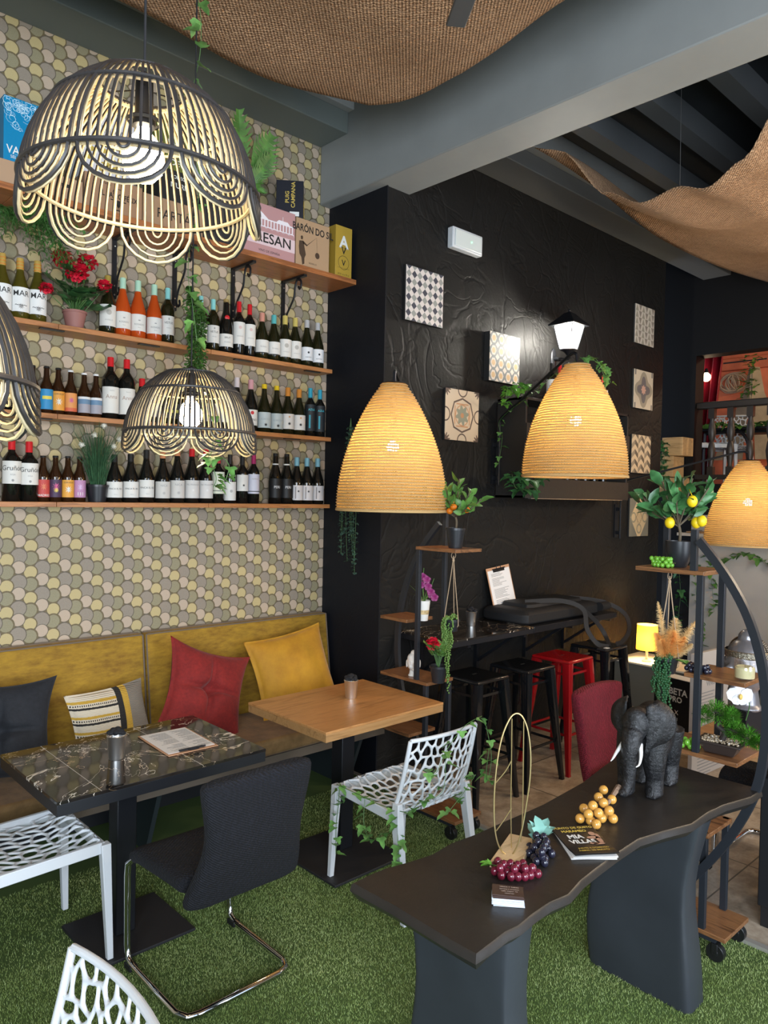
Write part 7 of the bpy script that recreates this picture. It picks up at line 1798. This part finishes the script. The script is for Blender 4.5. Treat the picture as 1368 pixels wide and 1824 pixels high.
# ivy hanging on the grey back wall
for i, (pts, lab) in enumerate((([(1208, 1000), (1212, 1060), (1206, 1110)], 'dark ivy strand hanging on the pale back wall, left of the stand posts'), ([(1238, 1000), (1240, 1060), (1246, 1120), (1250, 1160)], 'ivy strand hanging on the pale back wall between the two posts'), ([(1262, 985), (1268, 1040), (1272, 1090)], 'bright ivy strand on the back wall, right of the near post'), ([(1290, 1000), (1330, 985), (1368, 1005)], 'ivy swag running right along the back wall under the furthest woven lamp'))):
    strand(lab, [[at(x, y, x=XE - .06) for x, y in pts]], 16, .09, seed=40 + i, mats=(GSTEM, LD if i == 0 else LG))
# white shelf under the gallery with boxes
t = thing('wall_shelf', (XE, 1.9, 1.6), 'pale wall shelf on the back wall behind the lemon tree', 'shelf')
a = at(1242, 975, x=XE - .2); c_ = at(1368, 980, x=XE - .2)
b = B(); b.bb((XE - .25, .6, 1.50), (XE, a.y + .2, 1.53)); b.build('board', mat('pale_board2', (.55, .5, .42), .5), t)
for y in (1.9, 1.2): b = B(); b.tube(spline([(XE - .2, y, 1.49), (XE - .16, y, 1.44), (XE - .08, y, 1.42), (XE - .02, y, 1.34)], 5), .008, 6); b.bb((XE - .02, y - .01, 1.3), (XE, y + .01, 1.5)); b.build('bracket', BLACKMET, t)
for i, (px0, px1, py) in enumerate(((1222, 1256, 946), (1257, 1282, 948))):
    a = at(px0, py, x=XE - .22); c_ = at(px1, py, x=XE - .22)
    t = thing('wooden_crate', ((XE - .12), (a.y + c_.y) / 2, 1.531), ('brown wooden wine crate on the pale wall shelf', 'pale open wooden crate beside the brown one')[i], 'wooden box', 'wooden wine boxes at the back')
    b = B(); b.bb((XE - .22, c_.y + .01, 1.531), (XE - .02, a.y, a.z)); b.build('box', (wood('crate_brown', (.28, .15, .06), (.38, .22, .1), 2, 1, .5, 0), WOODPALE)[i], t, bevel=.003)
    b = B(); b.bb((XE - .222, c_.y + .03, 1.56), (XE - .2195, a.y - .02, 1.565)); b.bb((XE - .222, c_.y + .03, a.z - .04), (XE - .2195, a.y - .02, a.z - .035)); b.build('slat_line', INK, t)
# ------------------------------------------------------------------ gallery
XR = XE + .08
t = thing('gallery_railing', (XR, 1.5, 2.05), 'dark turned-baluster railing of the upper gallery in front of the red room', 'railing')
RAILM = mat('dark_rail_wood', (.018, .014, .012), .45)
zr = at(1300, 714, x=XR).z
b = B(); b.bb((XR - .05, -1.2, zr - .07), (XR + .05, 3.62, zr)); b.build('handrail', RAILM, t, bevel=.01)
b = B(); b.bb((XR - .04, -1.2, 2.1), (XR + .04, 3.62, 2.15)); b.build('bottom_rail', RAILM, t)
y0 = at(1236, 760, x=XR).y; dy = (at(1236, 760, x=XR).y - at(1302, 760, x=XR).y) / 2
for k in range(-2, 9):
    y = y0 - dy * k; H_ = zr - .07 - 2.15
    if y < -1.1 or y > 3.58: continue
    b = B(); b.bb((XR - .03, y - .032, 2.15), (XR + .03, y + .032, 2.15 + H_ * .12)); b.bb((XR - .03, y - .032, 2.15 + H_ * .85), (XR + .03, y + .032, 2.15 + H_))
    b.lathe([(.028, 2.15 + H_ * q_) if i_ % 2 else (.028, 2.15 + H_ * q_) for i_, q_ in enumerate((.12,))] + [(.022, 2.15 + H_ * .15), (.034, 2.15 + H_ * .25), (.042, 2.15 + H_ * .34), (.03, 2.15 + H_ * .46), (.02, 2.15 + H_ * .50), (.03, 2.15 + H_ * .54), (.042, 2.15 + H_ * .64), (.034, 2.15 + H_ * .74), (.022, 2.15 + H_ * .82), (.028, 2.15 + H_ * .85)], (XR, y, 0), 14); b.build('baluster', RAILM, t)
# curtain
CURT = mat('crimson_velvet', (.20, .005, .016), .5, sheen=0, var=.2, vscale=5)
p0, p1 = at(1232, 700, x=8.7), at(1290, 700, x=8.7)
t = thing('curtain', (8.7, 2.2, 2.05), 'crimson curtain drawn aside in the red room of the gallery', 'curtain')
b = B()
def cur(u, v):
    z = 2.1 + 2.3 * v; wdt = .34 + .22 * v
    y = p0.y + .12 - wdt * u; return (8.75 + .07 * math.sin(u * 30 + v) + .03 * math.sin(u * 61), y, z)
b.grid(cur, 90, 10); b.build('cloth', CURT, t, smooth=True, solid=.004)
p = at(1258, 672, x=8.6); t = thing('small_wall_lamp', p, 'small bright lamp shining through the crimson curtain folds', 'wall lamp')
b = B(); b.ball((0, 0, 0), .05, 14, 10); b.build('bulb', mat('gallery_bulb', (1, .8, .6), .3, emit=9, ecol=(1, .72, .45)), t, world=False, smooth=True); b = B(); b.cyl((0, 0, .05), (0, 0, .10), .03, .012); b.build('holder', BLACKMET, t, world=False)
# things in the red room
p = at(1328, 645, x=11.15); t = thing('air_vent', p, 'red painted air grille on the red wall', 'air vent'); b = B(); b.bb((11.12, p.y - .35, p.z - .1), (11.199, p.y + .35, p.z + .07)); b.build('housing', RED, t, bevel=.01); b = B(); b.bb((11.115, p.y - .3, p.z - .0), (11.121, p.y + .3, p.z + .02)); b.build('slot', INK, t)
p = at(1307, 682, x=11.08); rr = random.Random(3)
t = thing('wreath_ball', p, 'tangled twig wreath hanging on the red wall', 'wreath'); b = B()
for i in range(14):
    R = Euler((rr.uniform(-.5, .5), rr.uniform(-.6, .6), rr.uniform(0, 6))).to_matrix(); r = rr.uniform(.10, .2); b.tube([R @ Vector((0, r * math.cos(a) * 1.1 + rr.uniform(-.01, .01), r * math.sin(a) * .8)) for a in np.linspace(0, 5.6, 16)], .009, 5)
b.map(lambda q: (q.x * .5, q.y, q.z)); b.build('twigs', ROPE, t, world=False)
p = at(1340, 700, x=10.6); t = thing('macrame_hanging', p, 'beige cloth and greenery tied up and hanging in the red room', 'wall hanging')
b = B(); lo_ = at(1335, 800, x=10.5)
for s_ in (-1, 1): b.loft([[Vector((10.6 + .05 * math.cos(a), p.y + s_ * (w0 + d0 * math.cos(a)), z)) for a in np.linspace(0, 2 * PI, 10, endpoint=False)] for w0, d0, z in ((.03, .04, p.z + .35), (.06, .08, p.z), (.22, .16, p.z - .55), (.30, .22, p.z - .9))])
b.build('cloth', mat('beige_linen', (.33, .25, .15), .8, var=.2, vscale=8), t)
lb = B()
for i in range(45): a = rr.uniform(0, 6.28); lb.leaf((10.5 + rr.uniform(-.06, .06), p.y + rr.uniform(-.1, .1), p.z + rr.uniform(-.1, .5)), (math.cos(a) * .5 - .5, math.sin(a), rr.uniform(-.6, .6)), .10, .07, kind='ivy')
lb.build('leaves', LG, t)
# gallery table and chairs
p = at(1336, 765, x=8.9)
t = thing('gallery_table', (8.9, p.y, 2.05), 'black table with garland in the gallery behind the railing', 'table')
b = B(); b.bb((8.55, p.y - .5, p.z - .03), (9.3, p.y + .42, p.z)); b.build('table_top', BLACKMET, t, bevel=.01)
b = B(); b.tube(spline([(8.6, p.y + .38, 2.06), (8.6, p.y + .38, p.z - .12), (8.6, p.y + .30, p.z - .05), (8.6, p.y - .3, p.z - .05)], 6), .018, 8); b.tube(spline([(8.6, p.y - .1, 2.06), (8.6, p.y - .1, p.z - .2), (8.6, p.y - .02, p.z - .05)], 6), .018, 8); b.build('leg', BLACKMET, t)
strand('leafy garland lying on the gallery table', [[(8.56, p.y + .4 - .1 * k, p.z + .03 + .03 * math.sin(k)) for k in range(9)]], 34, .10, seed=50, mats=(GSTEM, LG))
rw = at(1262, 850, x=8.5)
t = net_chair((8.62, rw.y + .05, 2.055), 2.2, 'white perforated chair in the gallery behind the railing, left one')
t2 = net_chair((9.0, at(1285, 850, x=9.0).y - .1, 2.055), -1.2, 'white perforated chair in the gallery behind the railing, right one')
# wooden boxes on the gallery corner
for i, (a_, c_) in enumerate((((1181, 780), (1217, 812)), ((1176, 813), (1200, 850)), ((1176, 851), (1210, 880)))):
    u = at(*a_, x=7.7); v = at(*c_, x=7.7); t = thing('wooden_crate', (7.72, (u.y + v.y) / 2, v.z), ('pale wooden wine box at the gallery corner, topmost', 'pale wooden wine box at the gallery corner, middle', 'pale wooden wine box at the gallery corner, lowest')[i], 'wooden box', 'wooden wine boxes at the gallery corner')
    b = B(); b.bb((7.68, v.y, v.z + .004), (7.93, u.y, u.z)); b.build('box', wood('box_pine%d' % i, (.42, .25, .1), (.52, .33, .15), 1, 1.2, .5, 0), t, bevel=.003)
strand('dark ivy strand hanging over the wooden boxes at the gallery corner', [[at(1182, 785, x=7.62), at(1184, 830, x=7.62), at(1188, 880, x=7.62)], [at(1180, 790, x=7.62), at(1180, 850, x=7.62)]], 30, .07, seed=61, mats=(GSTEM, LD))
